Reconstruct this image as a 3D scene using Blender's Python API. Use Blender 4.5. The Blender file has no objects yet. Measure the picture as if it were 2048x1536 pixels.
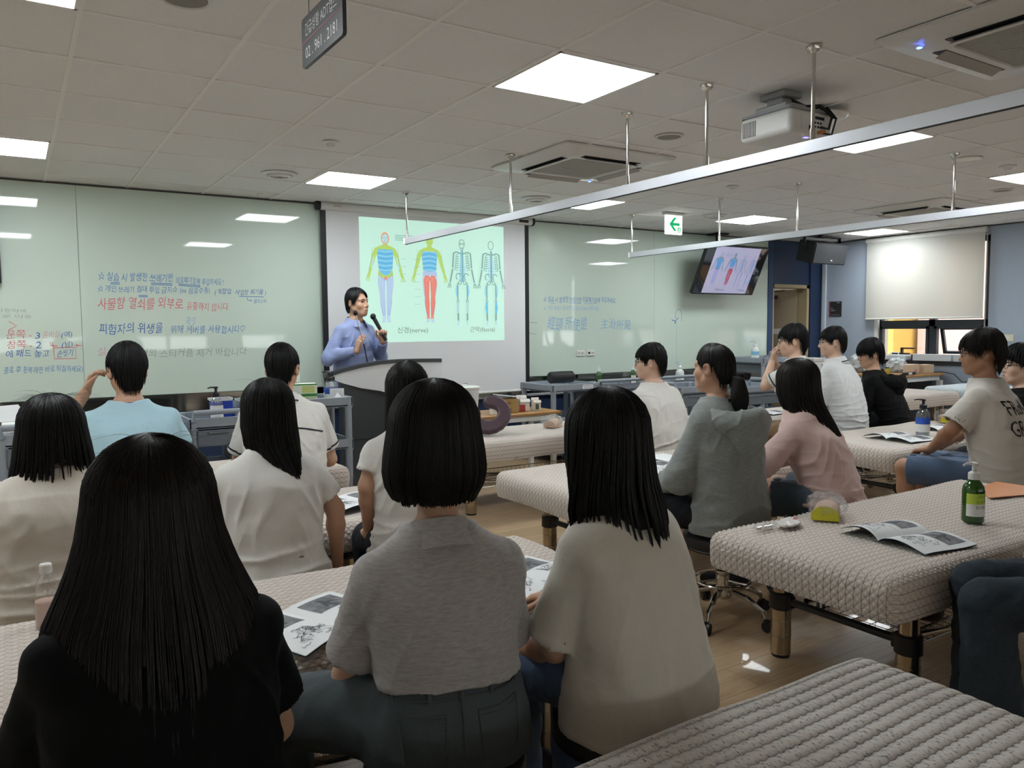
import bpy, bmesh, math, random
import numpy as np
from mathutils import Vector, Matrix, noise
PI = math.pi
R = math.radians
SC = bpy.context.scene
COL = SC.collection
random.seed(7)

# ------------------------------------------------------------------ camera, light, exposure
CEIL = 2.606      # ceiling height
CAMZ = 1.40       # the photographer's eye height
YAW, PITCH, ROLL, FPX = 0.567403, -0.0710717, -0.0090083, 1562.6
cam_d = bpy.data.cameras.new('camera')
cam = bpy.data.objects.new('camera', cam_d)
COL.objects.link(cam)
SC.camera = cam
fw = Vector((math.sin(YAW) * math.cos(PITCH), math.cos(YAW) * math.cos(PITCH), math.sin(PITCH)))
rt0 = Vector((math.cos(YAW), -math.sin(YAW), 0))
up0 = rt0.cross(fw)
rt = math.cos(ROLL) * rt0 + math.sin(ROLL) * up0
up = -math.sin(ROLL) * rt0 + math.cos(ROLL) * up0
m = Matrix((rt, up, -fw)).transposed().to_4x4()
m.translation = (0, 0, CAMZ)
cam.matrix_world = m
cam_d.sensor_width = 36.0
cam_d.lens = 36.0 * FPX / 2048.0
cam_d.clip_start = 0.05
cam_d.clip_end = 200

SC.view_settings.view_transform = 'Standard'
SC.view_settings.look = 'None'
SC.view_settings.gamma = 1.0
SC.view_settings.use_curve_mapping = False
SC.view_settings.exposure = 1.08
PANEL_W = 11.5      # emission of the ceiling panels
SKY_W = 3.0         # daylight

world = bpy.data.worlds.new('world')
SC.world = world
world.use_nodes = True
wn = world.node_tree.nodes
bg = wn['Background']
# bright overcast sky: white at the horizon, cooler overhead
tc = wn.new('ShaderNodeTexCoord')
sp = wn.new('ShaderNodeSeparateXYZ')
rp = wn.new('ShaderNodeValToRGB')
rp.color_ramp.elements[0].color = (.93, .95, .97, 1)
rp.color_ramp.elements[1].color = (.74, .86, 1.0, 1)
world.node_tree.links.new(tc.outputs['Generated'], sp.inputs[0])
world.node_tree.links.new(sp.outputs[2], rp.inputs[0])
world.node_tree.links.new(rp.outputs[0], bg.inputs[0])
bg.inputs[1].default_value = SKY_W

# ------------------------------------------------------------------ materials
def lin(h):
    h = h.lstrip('#')
    v = [int(h[i:i + 2], 16) / 255 for i in (0, 2, 4)]
    return tuple(((c + .055) / 1.055) ** 2.4 if c > .04045 else c / 12.92 for c in v) + (1,)

class NT:
    """small node-tree helper"""
    def __init__(s, name):
        s.m = bpy.data.materials.new(name)
        s.m.use_nodes = True
        s.t = s.m.node_tree
        s.b = s.t.nodes['Principled BSDF']
    def n(s, ty, **kw):
        nd = s.t.nodes.new('ShaderNode' + ty)
        for k, v in kw.items():
            if k[0] == 'i' and k[1:].isdigit():
                s.set(nd.inputs[int(k[1:])], v)
            elif k in nd.inputs.keys() if isinstance(k, str) and k in [i.name for i in nd.inputs] else False:
                s.set(nd.inputs[k], v)
            else:
                setattr(nd, k, v)
        return nd
    def set(s, inp, v):
        if isinstance(v, bpy.types.NodeSocket):
            s.t.links.new(v, inp)
        else:
            inp.default_value = v
    def math(s, op, a, b=0.0, c=0.0, clamp=False):
        nd = s.t.nodes.new('ShaderNodeMath')
        nd.operation = op
        nd.use_clamp = clamp
        for i, v in enumerate((a, b, c)):
            s.set(nd.inputs[i], v)
        return nd.outputs[0]
    def mix(s, f, a, b):
        nd = s.t.nodes.new('ShaderNodeMix')
        nd.data_type = 'RGBA'
        s.set(nd.inputs[0], f)
        s.set(nd.inputs[6], a)
        s.set(nd.inputs[7], b)
        return nd.outputs[2]
    def co(s, kind='Object'):
        return s.t.nodes.new('ShaderNodeTexCoord').outputs[kind]
    def mapping(s, vec, sc=(1, 1, 1), loc=(0, 0, 0), rot=(0, 0, 0)):
        nd = s.t.nodes.new('ShaderNodeMapping')
        s.set(nd.inputs[0], vec)
        nd.inputs[1].default_value = loc
        nd.inputs[2].default_value = rot
        nd.inputs[3].default_value = sc
        return nd.outputs[0]
    def noise(s, vec, scale, detail=3.0, rough=.5):
        nd = s.t.nodes.new('ShaderNodeTexNoise')
        s.set(nd.inputs['Vector'], vec)
        nd.inputs['Scale'].default_value = scale
        nd.inputs['Detail'].default_value = detail
        nd.inputs['Roughness'].default_value = rough
        return nd.outputs[0]
    def ramp(s, f, stops):
        nd = s.t.nodes.new('ShaderNodeValToRGB')
        s.set(nd.inputs[0], f)
        while len(nd.color_ramp.elements) < len(stops):
            nd.color_ramp.elements.new(.5)
        for e, (p, c) in zip(nd.color_ramp.elements, stops):
            e.position = p
            e.color = c if len(c) == 4 else tuple(c) + (1,)
        return nd.outputs[0]
    def bump(s, h, strength=.3, dist=.002, normal=None):
        nd = s.t.nodes.new('ShaderNodeBump')
        nd.inputs['Strength'].default_value = strength
        nd.inputs['Distance'].default_value = dist
        s.set(nd.inputs['Height'], h)
        if normal is not None:
            s.set(nd.inputs['Normal'], normal)
        s.set(s.b.inputs['Normal'], nd.outputs[0])
        return nd.outputs[0]
    def p(s, **kw):
        for k, v in kw.items():
            s.set(s.b.inputs[k.replace('_', ' ')], v)
        return s

MATS = {}
def mat(name, col, rough=.5, metal=0, coat=0, nscale=0, namt=.08, bscale=0, bdist=.001, emit=0, trans=0, sheen=0, alpha=1):
    """plain procedural material: colour with a little noise, optional bump"""
    if name in MATS:
        return MATS[name]
    t = NT(name)
    c = lin(col) if isinstance(col, str) else col
    if nscale:
        f = t.noise(t.co(), nscale)
        d = tuple(max(0, x * (1 - namt)) for x in c[:3]) + (1,)
        l = tuple(min(1, x * (1 + namt)) for x in c[:3]) + (1,)
        t.set(t.b.inputs['Base Color'], t.ramp(f, [(.3, d), (.7, l)]))
    else:
        t.b.inputs['Base Color'].default_value = c
    t.p(Roughness=rough, Metallic=metal, Coat_Weight=coat, Coat_Roughness=.03)
    if bscale:
        t.bump(t.noise(t.co(), bscale, 4), .5, bdist)
    if emit:
        t.p(Emission_Color=c, Emission_Strength=emit)
    if trans:
        t.p(Transmission_Weight=trans, IOR=1.45)
    if sheen:
        t.p(Sheen_Weight=sheen, Sheen_Roughness=.5)
    if alpha < 1:
        t.p(Alpha=alpha)
    MATS[name] = t.m
    return t.m

# ------------------------------------------------------------------ mesh building
def np_mesh(name, v, f, mats=(), midx=None, smooth=True, sharp=None, uv=None):
    """v (n,3), f (m,k) or list of arrays of equal-k faces / python list of tuples"""
    me = bpy.data.meshes.new(name)
    v = np.asarray(v, np.float32)
    if isinstance(f, np.ndarray):
        k = f.shape[1]
        me.vertices.add(len(v))
        me.vertices.foreach_set('co', v.ravel())
        me.loops.add(f.size)
        me.loops.foreach_set('vertex_index', f.astype(np.int32).ravel())
        me.polygons.add(len(f))
        me.polygons.foreach_set('loop_start', np.arange(0, f.size, k, dtype=np.int32))
        me.update(calc_edges=True)
    else:
        me.from_pydata([tuple(map(float, p)) for p in v], [], [tuple(map(int, q)) for q in f])
        me.update()
    for mt in mats:
        me.materials.append(mt)
    if midx is not None:
        me.polygons.foreach_set('material_index', np.asarray(midx, np.int32))
    me.polygons.foreach_set('use_smooth', np.full(len(me.polygons), bool(smooth)))
    if uv is not None:
        l = me.uv_layers.new(name='UVMap')
        l.data.foreach_set('uv', np.asarray(uv, np.float32).ravel())
    if sharp is not None and smooth:
        me.set_sharp_from_angle(angle=R(sharp))
    me.validate()
    return me

class MB:
    """collects shapes into ONE mesh"""
    def __init__(s):
        s.v, s.f, s.m, s.wn = [], [], [], False
    def add(s, v, f, mi=0, M=None):
        o = len(s.v)
        for p in v:
            p = Vector(p)
            s.v.append(tuple(M @ p) if M is not None else tuple(p))
        for q in f:
            s.f.append(tuple(i + o for i in q))
            s.m.append(mi)
        return s
    def bm(s, b, mi=0, M=None):
        b.verts.index_update()
        s.add([v.co for v in b.verts], [[v.index for v in f.verts] for f in b.faces], mi, M)
        b.free()
        return s
    def box(s, lo, hi, mi=0, bev=0, seg=1, M=None):
        b = bmesh.new()
        bmesh.ops.create_cube(b, size=1)
        for v in b.verts:
            v.co = Vector([lo[i] + (v.co[i] + .5) * (hi[i] - lo[i]) for i in range(3)])
        if bev:
            bmesh.ops.bevel(b, geom=list(b.edges), offset=bev, segments=seg, affect='EDGES', profile=.5)
            s.wn = s.wn or seg > 1
        return s.bm(b, mi, M)
    def prism(s, pts, z0, z1, mi=0, M=None, bev=0):
        """polygon pts in xy extruded z0..z1"""
        b = bmesh.new()
        lo = [b.verts.new((x, y, z0)) for x, y in pts]
        hi = [b.verts.new((x, y, z1)) for x, y in pts]
        n = len(pts)
        b.faces.new(lo[::-1])
        b.faces.new(hi)
        for i in range(n):
            b.faces.new((lo[i], lo[(i + 1) % n], hi[(i + 1) % n], hi[i]))
        bmesh.ops.recalc_face_normals(b, faces=b.faces)
        if bev:
            bmesh.ops.bevel(b, geom=[e for e in b.edges], offset=bev, segments=1, affect='EDGES', profile=.5)
        return s.bm(b, mi, M)
    def tube(s, pts, r, n=10, mi=0, caps=True, closed=False, sq=None, M=None):
        """swept tube; r number or list; sq=(w,h) gives a rectangular section"""
        P = [Vector(p) for p in pts]
        rr = r if isinstance(r, (list, tuple)) else [r] * len(P)
        ring = []
        t0 = (P[1] - P[0]).normalized()
        a = Vector((0, 0, 1)) if abs(t0.z) < .9 else Vector((1, 0, 0))
        u = t0.cross(a).normalized()
        vv = []
        for i, p in enumerate(P):
            if closed:
                t = (P[(i + 1) % len(P)] - P[i - 1]).normalized()
            else:
                t = (P[min(i + 1, len(P) - 1)] - P[max(i - 1, 0)]).normalized()
            u = (u - t * u.dot(t)).normalized()
            w = t.cross(u)
            if sq:
                ring = [p + u * a_ * sq[0] / 2 + w * b_ * sq[1] / 2 for a_, b_ in ((-1, -1), (1, -1), (1, 1), (-1, 1))]
            else:
                ring = [p + (u * math.cos(2 * PI * j / n) + w * math.sin(2 * PI * j / n)) * rr[i] for j in range(n)]
            vv += ring
        k = 4 if sq else n
        ff = []
        L = len(P)
        for i in range(L if closed else L - 1):
            for j in range(k):
                a_, b_ = i * k + j, i * k + (j + 1) % k
                c_, d_ = ((i + 1) % L) * k + (j + 1) % k, ((i + 1) % L) * k + j
                ff.append((a_, b_, c_, d_))
        if caps and not closed:
            ff.append(tuple(range(k))[::-1])
            ff.append(tuple((L - 1) * k + j for j in range(k)))
        return s.add(vv, ff, mi, M)
    def cyl(s, p0, p1, r0, r1=None, n=20, mi=0, caps=True, M=None):
        return s.tube([p0, p1], [r0, r0 if r1 is None else r1], n, mi, caps, M=M)
    def lathe(s, prof, n=24, mi=0, M=None, c=(0, 0, 0), a0=0, a1=2 * PI):
        """profile [(r,z)] turned about z"""
        full = abs(a1 - a0 - 2 * PI) < 1e-6
        k = n if full else n + 1
        vv = [(c[0] + r * math.cos(a0 + (a1 - a0) * j / n), c[1] + r * math.sin(a0 + (a1 - a0) * j / n), c[2] + z) for r, z in prof for j in range(k)]
        ff = []
        for i in range(len(prof) - 1):
            for j in range(n):
                j2 = (j + 1) % k
                ff.append((i * k + j, i * k + j2, (i + 1) * k + j2, (i + 1) * k + j))
        if full:
            if prof[0][0] > 1e-6:
                ff.append(tuple(range(k))[::-1])
            if prof[-1][0] > 1e-6:
                ff.append(tuple((len(prof) - 1) * k + j for j in range(k)))
        return s.add(vv, ff, mi, M)
    def ball(s, c, r, mi=0, n=16, M=None):
        r = r if isinstance(r, (tuple, list)) else (r, r, r)
        b = bmesh.new()
        bmesh.ops.create_uvsphere(b, u_segments=n, v_segments=max(6, n * 2 // 3), radius=1)
        for v in b.verts:
            v.co = Vector([c[i] + v.co[i] * r[i] for i in range(3)])
        return s.bm(b, mi, M)
    def build(s, name, mats, parent=None, smooth=True, sharp=28, loc=None):
        mats = mats if isinstance(mats, (list, tuple)) else [mats]
        me = np_mesh(name, s.v, s.f, mats, s.m, smooth, sharp)
        b = bmesh.new()
        b.from_mesh(me)
        bmesh.ops.remove_doubles(b, verts=b.verts, dist=1e-6)
        b.to_mesh(me)
        b.free()
        o = bpy.data.objects.new(name, me)
        COL.objects.link(o)
        if s.wn:
            o.modifiers.new('normals', 'WEIGHTED_NORMAL').keep_sharp = True
        if parent is not None:
            o.parent = parent
        if loc is not None:
            o.location = loc
        return o

def link(name, me, parent=None):
    o = bpy.data.objects.new(name, me)
    COL.objects.link(o)
    if parent is not None:
        o.parent = parent
    return o

def thing(name, label, cat, loc=(0, 0, 0), rotz=0, group=None):
    o = bpy.data.objects.new(name, None)
    COL.objects.link(o)
    o.empty_display_size = .1
    o.location = loc
    o.rotation_euler = (0, 0, rotz)
    return tag(o, label, cat, group)

def tag(o, label, cat, group=None):
    o['label'] = label
    o['category'] = cat
    if group:
        o['group'] = group
    return o

def struct(o, label=None):
    o['kind'] = 'structure'
    if label:
        o['label'] = label
    return o

def copy_tree(o, parent=None):
    c = o.copy()
    COL.objects.link(c)
    c.parent = parent
    for ch in list(o.children):
        copy_tree(ch, c)
    return c

def text_arrays(body, size, align='LEFT'):
    cu = bpy.data.curves.new('txt', 'FONT')
    cu.body = body
    cu.size = size
    cu.align_x = align
    cu.resolution_u = 2
    o = bpy.data.objects.new('txt', cu)
    COL.objects.link(o)
    dg = bpy.context.evaluated_depsgraph_get()
    me = bpy.data.meshes.new_from_object(o.evaluated_get(dg))
    v = [tuple(p.co) for p in me.vertices]
    f = [tuple(p.vertices) for p in me.polygons]
    bpy.data.objects.remove(o)
    bpy.data.curves.remove(cu)
    bpy.data.meshes.remove(me)
    return v, f

def add_text(mb, body, size, M, mi=0, align='LEFT', sx=1.0):
    v, f = text_arrays(body, size, align)
    mb.add([(x * sx, y, z) for x, y, z in v], f, mi, M)

def frame(o, x, y):
    """matrix whose local x,y axes are the given world directions at origin o"""
    x = Vector(x).normalized()
    y = Vector(y)
    y = (y - x * x.dot(y)).normalized()
    z = x.cross(y)
    M = Matrix((x, y, z)).transposed().to_4x4()
    M.translation = o
    return M
# ------------------------------------------------------------------ the room
WX, WY = 10.15, 7.36          # right wall, whiteboard wall
LX, BY = -3.6, -4.6           # left wall, rear wall
GX0, GY0, GS = 0.27, 3.42, 0.597

def floor_mat():
    t = NT('oak_vinyl')
    co = t.co()
    br = t.t.nodes.new('ShaderNodeTexBrick')
    t.set(br.inputs['Vector'], t.mapping(co, (1, 1, 1)))
    br.offset = .37
    for k, v in (('Scale', 1.0), ('Mortar Size', .0012), ('Brick Width', 1.2), ('Row Height', .18), ('Bias', 0.0)):
        br.inputs[k].default_value = v
    br.inputs['Color1'].default_value = lin('#a58a6a')
    br.inputs['Color2'].default_value = lin('#b79c7b')
    br.inputs['Mortar'].default_value = lin('#5c4733')
    g = t.noise(t.mapping(co, (2.0, 26, 1)), 2.2, 6, .65)
    g2 = t.noise(t.mapping(co, (.9, 9, 1)), 1.6, 4)
    dark = t.mix(.55, br.outputs['Color'], lin('#84694c'))
    c = t.mix(t.ramp(g, [(.42, (0, 0, 0)), (.66, (1, 1, 1))]), br.outputs['Color'], dark)
    c = t.mix(t.math('MULTIPLY', g2, .35), c, lin('#b39a7c'))
    t.p(Base_Color=c, Roughness=.38, Coat_Weight=.15)
    t.bump(g, .08, .001)
    return t.m

M_WHITE = mat('white_plastic', '#d9d8d4', .35)
M_CEIL = mat('ceiling_tile', '#e6e5e4', .9, nscale=140, namt=.03, bscale=300, bdist=.0006)
M_TBAR = mat('ceiling_bar', '#eceae6', .5)
M_DARK = mat('black_plastic', '#15161a', .45)
M_CHROME = mat('chrome', '#d5d2cc', .13, 1)
M_ALU = mat('brushed_aluminium', '#cdced4', .38, .6)
M_NAVY = mat('navy_panel', '#1f3150', .45, nscale=8, namt=.06)
M_BLUEGREY = mat('blue_grey_wallpaper', '#a2acba', .85, nscale=60, namt=.03, bscale=220, bdist=.0006)
M_GLASSBOARD = mat('mint_glass', '#c6d4c7', .55, coat=1, nscale=.8, namt=.02)
M_STEEL = mat('mirror_steel', '#a09c94', .08, 1)
M_SASH = mat('window_aluminium', '#34383d', .4, .3)

def quadbox(name, lo, hi, m, parent=None, bev=0):
    return MB().box(lo, hi, bev=bev).build(name, m, parent)

# floor, ceiling, walls
struct(quadbox('floor', (LX, BY, -.12), (WX + .2, WY + .2, 0), floor_mat()), 'light oak plank floor')
struct(quadbox('ceiling', (LX, BY, CEIL + .004), (WX + .2, WY + .2, CEIL + .1), M_CEIL), 'grey suspended tile ceiling')
g = MB()
i = -7
while GX0 + i * GS < WX:
    x = GX0 + i * GS
    g.box((x - .0095, BY, CEIL - .003), (x + .0095, WY, CEIL + .006))
    i += 1
i = -14
while GY0 + i * GS < WY:
    y = GY0 + i * GS
    g.box((LX, y - .0075, CEIL - .002), (WX, y + .0075, CEIL + .006))
    i += 1
struct(g.build('trim_1', M_TBAR, smooth=False), 'pale metal grid between the ceiling tiles')
g = MB().box((LX, WY - .02, CEIL - .012), (WX, WY, CEIL)).box((WX - .02, BY, CEIL - .012), (WX, WY - .02, CEIL))
struct(g.build('trim_2', mat('shadow_gap', '#4c4c4a', .7), smooth=False))

struct(quadbox('wall_back', (LX, WY, 0), (9.02, WY + .14, CEIL), mat('wall_base', '#9aa39b', .7)))
w = MB()
w.box((9.02, WY, 1.99), (9.84, WY + .14, CEIL))
w.box((9.84, WY, 0), (WX + .2, WY + .14, CEIL))
struct(w.build('wall_back_door_side', M_NAVY), 'dark navy wall panels round the doorway')
struct(quadbox('wall_left', (LX - .14, BY, 0), (LX, WY + .14, CEIL), mat('left_wall', '#dcdcd8', .8)))
# navy panel left of the door reaching the board, white corner trim
struct(quadbox('trim_3', (8.93, WY - .035, 0), (9.03, WY, CEIL - .012), mat('navy_trim', '#2c4468', .5), bev=.003))
struct(quadbox('trim_4', (WX - .03, WY - .09, 0), (WX, WY - .03, CEIL - .012), mat('pale_corner_trim', '#c3ccd3', .6), bev=.003))
struct(quadbox('trim_5', (9.86, WY - .03, 0), (10.03, WY, CEIL - .012), M_NAVY, bev=.003))

# windows on the right wall: opening list (y0, y1)
WIN = [(4.99, 6.50), (2.45, 3.95), (-.18, 1.30)]
ZW0, ZW1 = .93, 2.50
w = MB()
ys = sorted([v for p in WIN for v in p])
edges = [BY] + ys + [WY + .14]
for a, b in zip(edges[0::2], edges[1::2]):
    w.box((WX, a, 0), (WX + .18, b, CEIL))
for a, b in WIN:
    w.box((WX, a, 0), (WX + .18, b, ZW0))
    w.box((WX, a, ZW1), (WX + .18, b, CEIL))
struct(w.build('wall_right', M_BLUEGREY), 'blue-grey papered window wall')
M_GLASS = NT('window_glass')
_t1, _t2, _t3 = [M_GLASS.t.nodes.new('ShaderNode' + q) for q in ('BsdfTransparent', 'BsdfGlossy', 'MixShader')]
_t2.inputs['Roughness'].default_value = .02
_t3.inputs[0].default_value = .06
M_GLASS.t.links.new(_t1.outputs[0], _t3.inputs[1])
M_GLASS.t.links.new(_t2.outputs[0], _t3.inputs[2])
M_GLASS.t.links.new(_t3.outputs[0], M_GLASS.t.nodes['Material Output'].inputs[0])
M_GLASS = M_GLASS.m
M_BLIND = NT('roller_fabric')
_c = M_BLIND.co()
M_BLIND.p(Base_Color=lin('#d8d8d4'), Roughness=.85)
_tr = M_BLIND.t.nodes.new('ShaderNodeBsdfTranslucent')
_tr.inputs[0].default_value = lin('#eae6da')
_mx = M_BLIND.t.nodes.new('ShaderNodeMixShader')
_mx.inputs[0].default_value = .45
M_BLIND.t.links.new(M_BLIND.b.outputs[0], _mx.inputs[1])
M_BLIND.t.links.new(_tr.outputs[0], _mx.inputs[2])
M_BLIND.t.links.new(_mx.outputs[0], M_BLIND.t.nodes['Material Output'].inputs[0])
M_BLIND.bump(M_BLIND.noise(_c, 400, 2), .2, .0005)
M_BLIND = M_BLIND.m
for k, (a, b) in enumerate(WIN):
    wd = struct(thing('window_%d' % (k + 1), 'dark grey aluminium window', 'window', (WX, 0, 0)))
    del wd['category']
    X0, X1 = .05, .12
    mid = (a + b) / 2 - .03
    f = MB()
    f.box((X0, a, ZW0), (X1, a + .07, ZW1)).box((X0, b - .07, ZW0), (X1, b, ZW1))
    f.box((X0, a, ZW0), (X1, b, ZW0 + .07)).box((X0, a, ZW1 - .07), (X1, b, ZW1))
    f.box((X0, mid - .04, ZW0), (X1, mid + .04, ZW1)).box((X0, a, 1.38), (X1, b, 1.46))
    f.build('window_frame', M_SASH, wd)
    # fixed sash (far) with inner stiles
    s = MB()
    for ya, yb in ((mid + .04, b - .07), (a + .07, mid - .04)):
        s.box((X0 - .02, ya, 1.345), (X1 - .03, yb, 1.385))
        s.box((X0 - .02, ya, 1.0), (X1 - .03, ya + .03, 1.38)).box((X0 - .02, yb - .035, 1.0), (X1 - .03, yb, 1.38))
    s.build('sash', M_SASH, wd)
    quadbox('pane', (X0 + .02, mid + .07, 1.0), (X0 + .026, b - .1, 1.345), M_GLASS, wd)
    quadbox('upper_pane', (X0 + .02, a + .07, 1.46), (X0 + .026, b - .07, ZW1 - .07), M_GLASS, wd)
    # open awning sash, swung outwards at its foot
    s = MB()
    Mo = Matrix.Translation((X1 + .01, 0, 1.36)) @ Matrix.Rotation(R(-16), 4, 'Y')
    for lo, hi in (((0, a + .09, -.36), (.035, a + .13, 0)), ((0, mid - .1, -.36), (.035, mid - .06, 0)), ((0, a + .09, -.03), (.035, mid - .06, 0)), ((0, a + .09, -.36), (.035, mid - .06, -.325))):
        s.box(lo, hi, M=Mo)
    s.build('open_sash', M_SASH, wd)
    h = MB().box((X0 - .05, mid + .28, 1.0), (X0, mid + .52, 1.022), bev=.004)
    h.box((X0 - .06, mid + .36, 1.02), (X0 - .03, mid + .39, 1.085)).box((X0 - .06, mid + .2, 1.075), (X0 - .035, mid + .39, 1.095), bev=.004)
    h.build('window_handle', M_DARK, wd)
    struct(quadbox('trim_%d' % (6 + k), (WX - .035, a - .03, ZW0 - .06), (WX + .06, b + .03, ZW0), mat('sill_dark', '#33363b', .4), bev=.004))
    wh = MB().box((WX + .002, b - .05, ZW0), (WX + .05, b, 2.5)).build('trim_%d' % (9 + k), M_WHITE)
    struct(wh)
    # roller blind
    off = .07 if k == 0 else 0
    bl = thing('roller_blind', 'cream roller blind pulled half down over the window beside the door corner' if k == 0 else 'cream roller blind over the window out past the right edge' if k == 1 else 'cream roller blind over the window level with the camera', 'blind', (WX - .06, 0, 0))
    ya, yb = (a + .03, b + .09) if k == 0 else (a - .06, b - .03)
    zb = 1.485
    s = MB()
    n = 14
    pts = [(-.012 + .004 * math.sin(i * 1.3), ya + (yb - ya) * i / n) for i in range(n + 1)]
    vv = [(x, y, z) for x, y in pts for z in (zb, CEIL - .05)]
    vv += [(x + .0016, y, z) for x, y in pts for z in (zb, CEIL - .05)]
    q = 2 * (n + 1)
    ff = []
    for i in range(n):
        ff += [(2 * i, 2 * i + 1, 2 * i + 3, 2 * i + 2), (q + 2 * i, q + 2 * i + 2, q + 2 * i + 3, q + 2 * i + 1)]
    s.add(vv, ff)
    s.build('blind_fabric', M_BLIND, bl)
    MB().tube([(-.012, ya, zb), (-.012, yb, zb)], .012, 10).build('bottom_bar', M_WHITE, bl)
    MB().tube([(0, ya - .01, CEIL - .045), (0, yb + .01, CEIL - .045)], .034, 14).build('roller_tube', M_WHITE, bl)
    if k == 0:
        c = MB().tube([(.0, a + .015, CEIL - .06), (0, a + .015, 1.32)], .0022, 6).tube([(.02, a + .015, CEIL - .06), (.02, a + .015, 1.32), (.01, a + .015, 1.30), (0, a + .015, 1.32)], .0022, 6)
        c.build('pull_chain', M_WHITE, bl)

# rear wall behind the camera: a row of windows with blinds
RWIN = [(-2.9, -1.1), (-.4, 1.4), (2.1, 3.9), (4.6, 6.4), (7.1, 8.9)]
w = MB()
M_REAR = mat('rear_wall', '#d2d0ca', .8)
xs_ = [LX - .14] + [v for p in RWIN for v in p] + [WX + .2]
for a, b in zip(xs_[0::2], xs_[1::2]):
    w.box((a, BY - .16, 0), (b, BY, CEIL))
for a, b in RWIN:
    w.box((a, BY - .16, 0), (b, BY, ZW0)).box((a, BY - .16, ZW1), (b, BY, CEIL))
struct(w.build('wall_rear', M_REAR))
for k, (a, b) in enumerate(RWIN):
    wd = struct(thing('window_%d' % (k + 4), 'rear window', 'window', (0, BY, 0)))
    del wd['category'], wd['label']
    f = MB().box((a, -.12, ZW0), (a + .06, -.05, ZW1)).box((b - .06, -.12, ZW0), (b, -.05, ZW1)).box((a, -.12, ZW0), (b, -.05, ZW0 + .06)).box((a, -.12, ZW1 - .06), (b, -.05, ZW1)).box(((a + b) / 2 - .03, -.12, ZW0), ((a + b) / 2 + .03, -.05, ZW1))
    f.build('window_frame', M_SASH, wd)
    quadbox('pane', (a + .06, -.09, ZW0 + .06), (b - .06, -.084, ZW1 - .06), M_GLASS, wd)
    bl = thing('roller_blind', 'cream roller blind over a rear window behind the camera', 'blind', (0, BY + .05, 0), 0, 'rear window blinds')
    quadbox('blind_fabric', (a - .05, 0, 1.30), (b + .05, .0016, CEIL - .03), M_BLIND, bl)
    MB().tube([(a - .05, 0, 1.30), (b + .05, 0, 1.30)], .012, 8).build('bottom_bar', M_WHITE, bl)

# outside: two buildings seen through the window
def brick_mat(name, a, b):
    t = NT(name)
    br = t.t.nodes.new('ShaderNodeTexBrick')
    t.set(br.inputs['Vector'], t.mapping(t.co(), (1, 1, 1), rot=(R(90), 0, R(90))))
    br.inputs['Scale'].default_value = 1.0
    br.inputs['Brick Width'].default_value = .24
    br.inputs['Row Height'].default_value = .08
    br.inputs['Mortar Size'].default_value = .008
    br.inputs['Color1'].default_value = lin(a)
    br.inputs['Color2'].default_value = lin(b)
    br.inputs['Mortar'].default_value = lin('#a58a7e')
    t.p(Base_Color=br.outputs['Color'], Roughness=.9)
    return t.m
bld = thing('brick_building', 'pink brick building with white windows outside the window', 'building', (19, 5, -6))
quadbox('wall', (0, -14, 0), (6, 6.0, 16), brick_mat('pink_brick', '#a8705f', '#96604f'), bld)
for i in range(7):
    for j in range(4):
        wf = MB().box((-.06, -12.3 + i * 2.6, 2 + 3 * j + .85), (.02, -11.2 + i * 2.6, 2 + 3 * j + 2.2))
        wf.box((-.065, -12.2 + i * 2.6, 2 + 3 * j + .95), (-.061, -11.8 + i * 2.6, 2 + 3 * j + 2.1), 1).box((-.065, -11.7 + i * 2.6, 2 + 3 * j + .95), (-.061, -11.3 + i * 2.6, 2 + 3 * j + 2.1), 1)
        wf.build('window', [M_WHITE, mat('outside_glass', '#8b98a5', .1)], bld)
bld = thing('yellow_building', 'plain yellow rendered building outside the window', 'building', (18.2, 11.15, -6))
quadbox('wall', (0, 0, 0), (6, 9, 15), mat('yellow_render', '#b98f3f', .9, nscale=2, namt=.05), bld)
MB().box((-.02, 0, 7.05), (0, 9, 7.09)).build('wall_joint', mat('render_joint', '#a88a48', .9), bld)
struct(quadbox('ground', (WX + .3, -40, -6.3), (60, 40, -6), mat('asphalt', '#77746f', .9)))

# doorway in the back wall: open leaf into the corridor
dr = struct(thing('door_1', 'beige frame of the open doorway at the far right corner', 'door', (0, WY, 0)))
del dr['category']
M_BEIGE = mat('beige_paint', '#9c8e78', .55)
f = MB().box((9.02, -.02, 0), (9.07, .16, 1.99)).box((9.79, -.02, 0), (9.84, .16, 1.99)).box((9.02, -.02, 1.94), (9.84, .16, 1.99))
f.build('door_frame', mat('door_frame_paint', '#a89878', .5), dr)
Md = Matrix.Translation((9.785, .15, 0)) @ Matrix.Rotation(R(108), 4, 'Z')
MB().box((0, -.02, .01), (.71, .02, 1.93), M=Md).build('door_leaf', M_BEIGE, dr)
s = MB().box((.28, .02, 1.80), (.50, .07, 1.86), M=Md, bev=.006).tube([Md @ Vector((.4, .06, 1.87)), Md @ Vector((.55, .2, 1.9)), Md @ Vector((.12, .16, 1.92))], .008, 6)
s.build('door_closer', M_DARK, dr)
MB().box((.2, .021, 1.28), (.34, .023, 1.36), M=Md).build('door_notice', M_WHITE, dr)
struct(quadbox('wall_corridor', (8.0, WY + 1.9, 0), (12, WY + 2.0, CEIL), mat('corridor_wall', '#8b7f6c', .8)))
struct(quadbox('wall_corridor_side', (8.0, WY + .14, 0), (8.1, WY + 1.9, CEIL), mat('corridor_wall', '#8b7f6c', .8)))
struct(quadbox('wall_corridor_end', (12.0, WY + .14, 0), (12.1, WY + 2.0, CEIL), mat('corridor_wall', '#8b7f6c', .8)))
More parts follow.
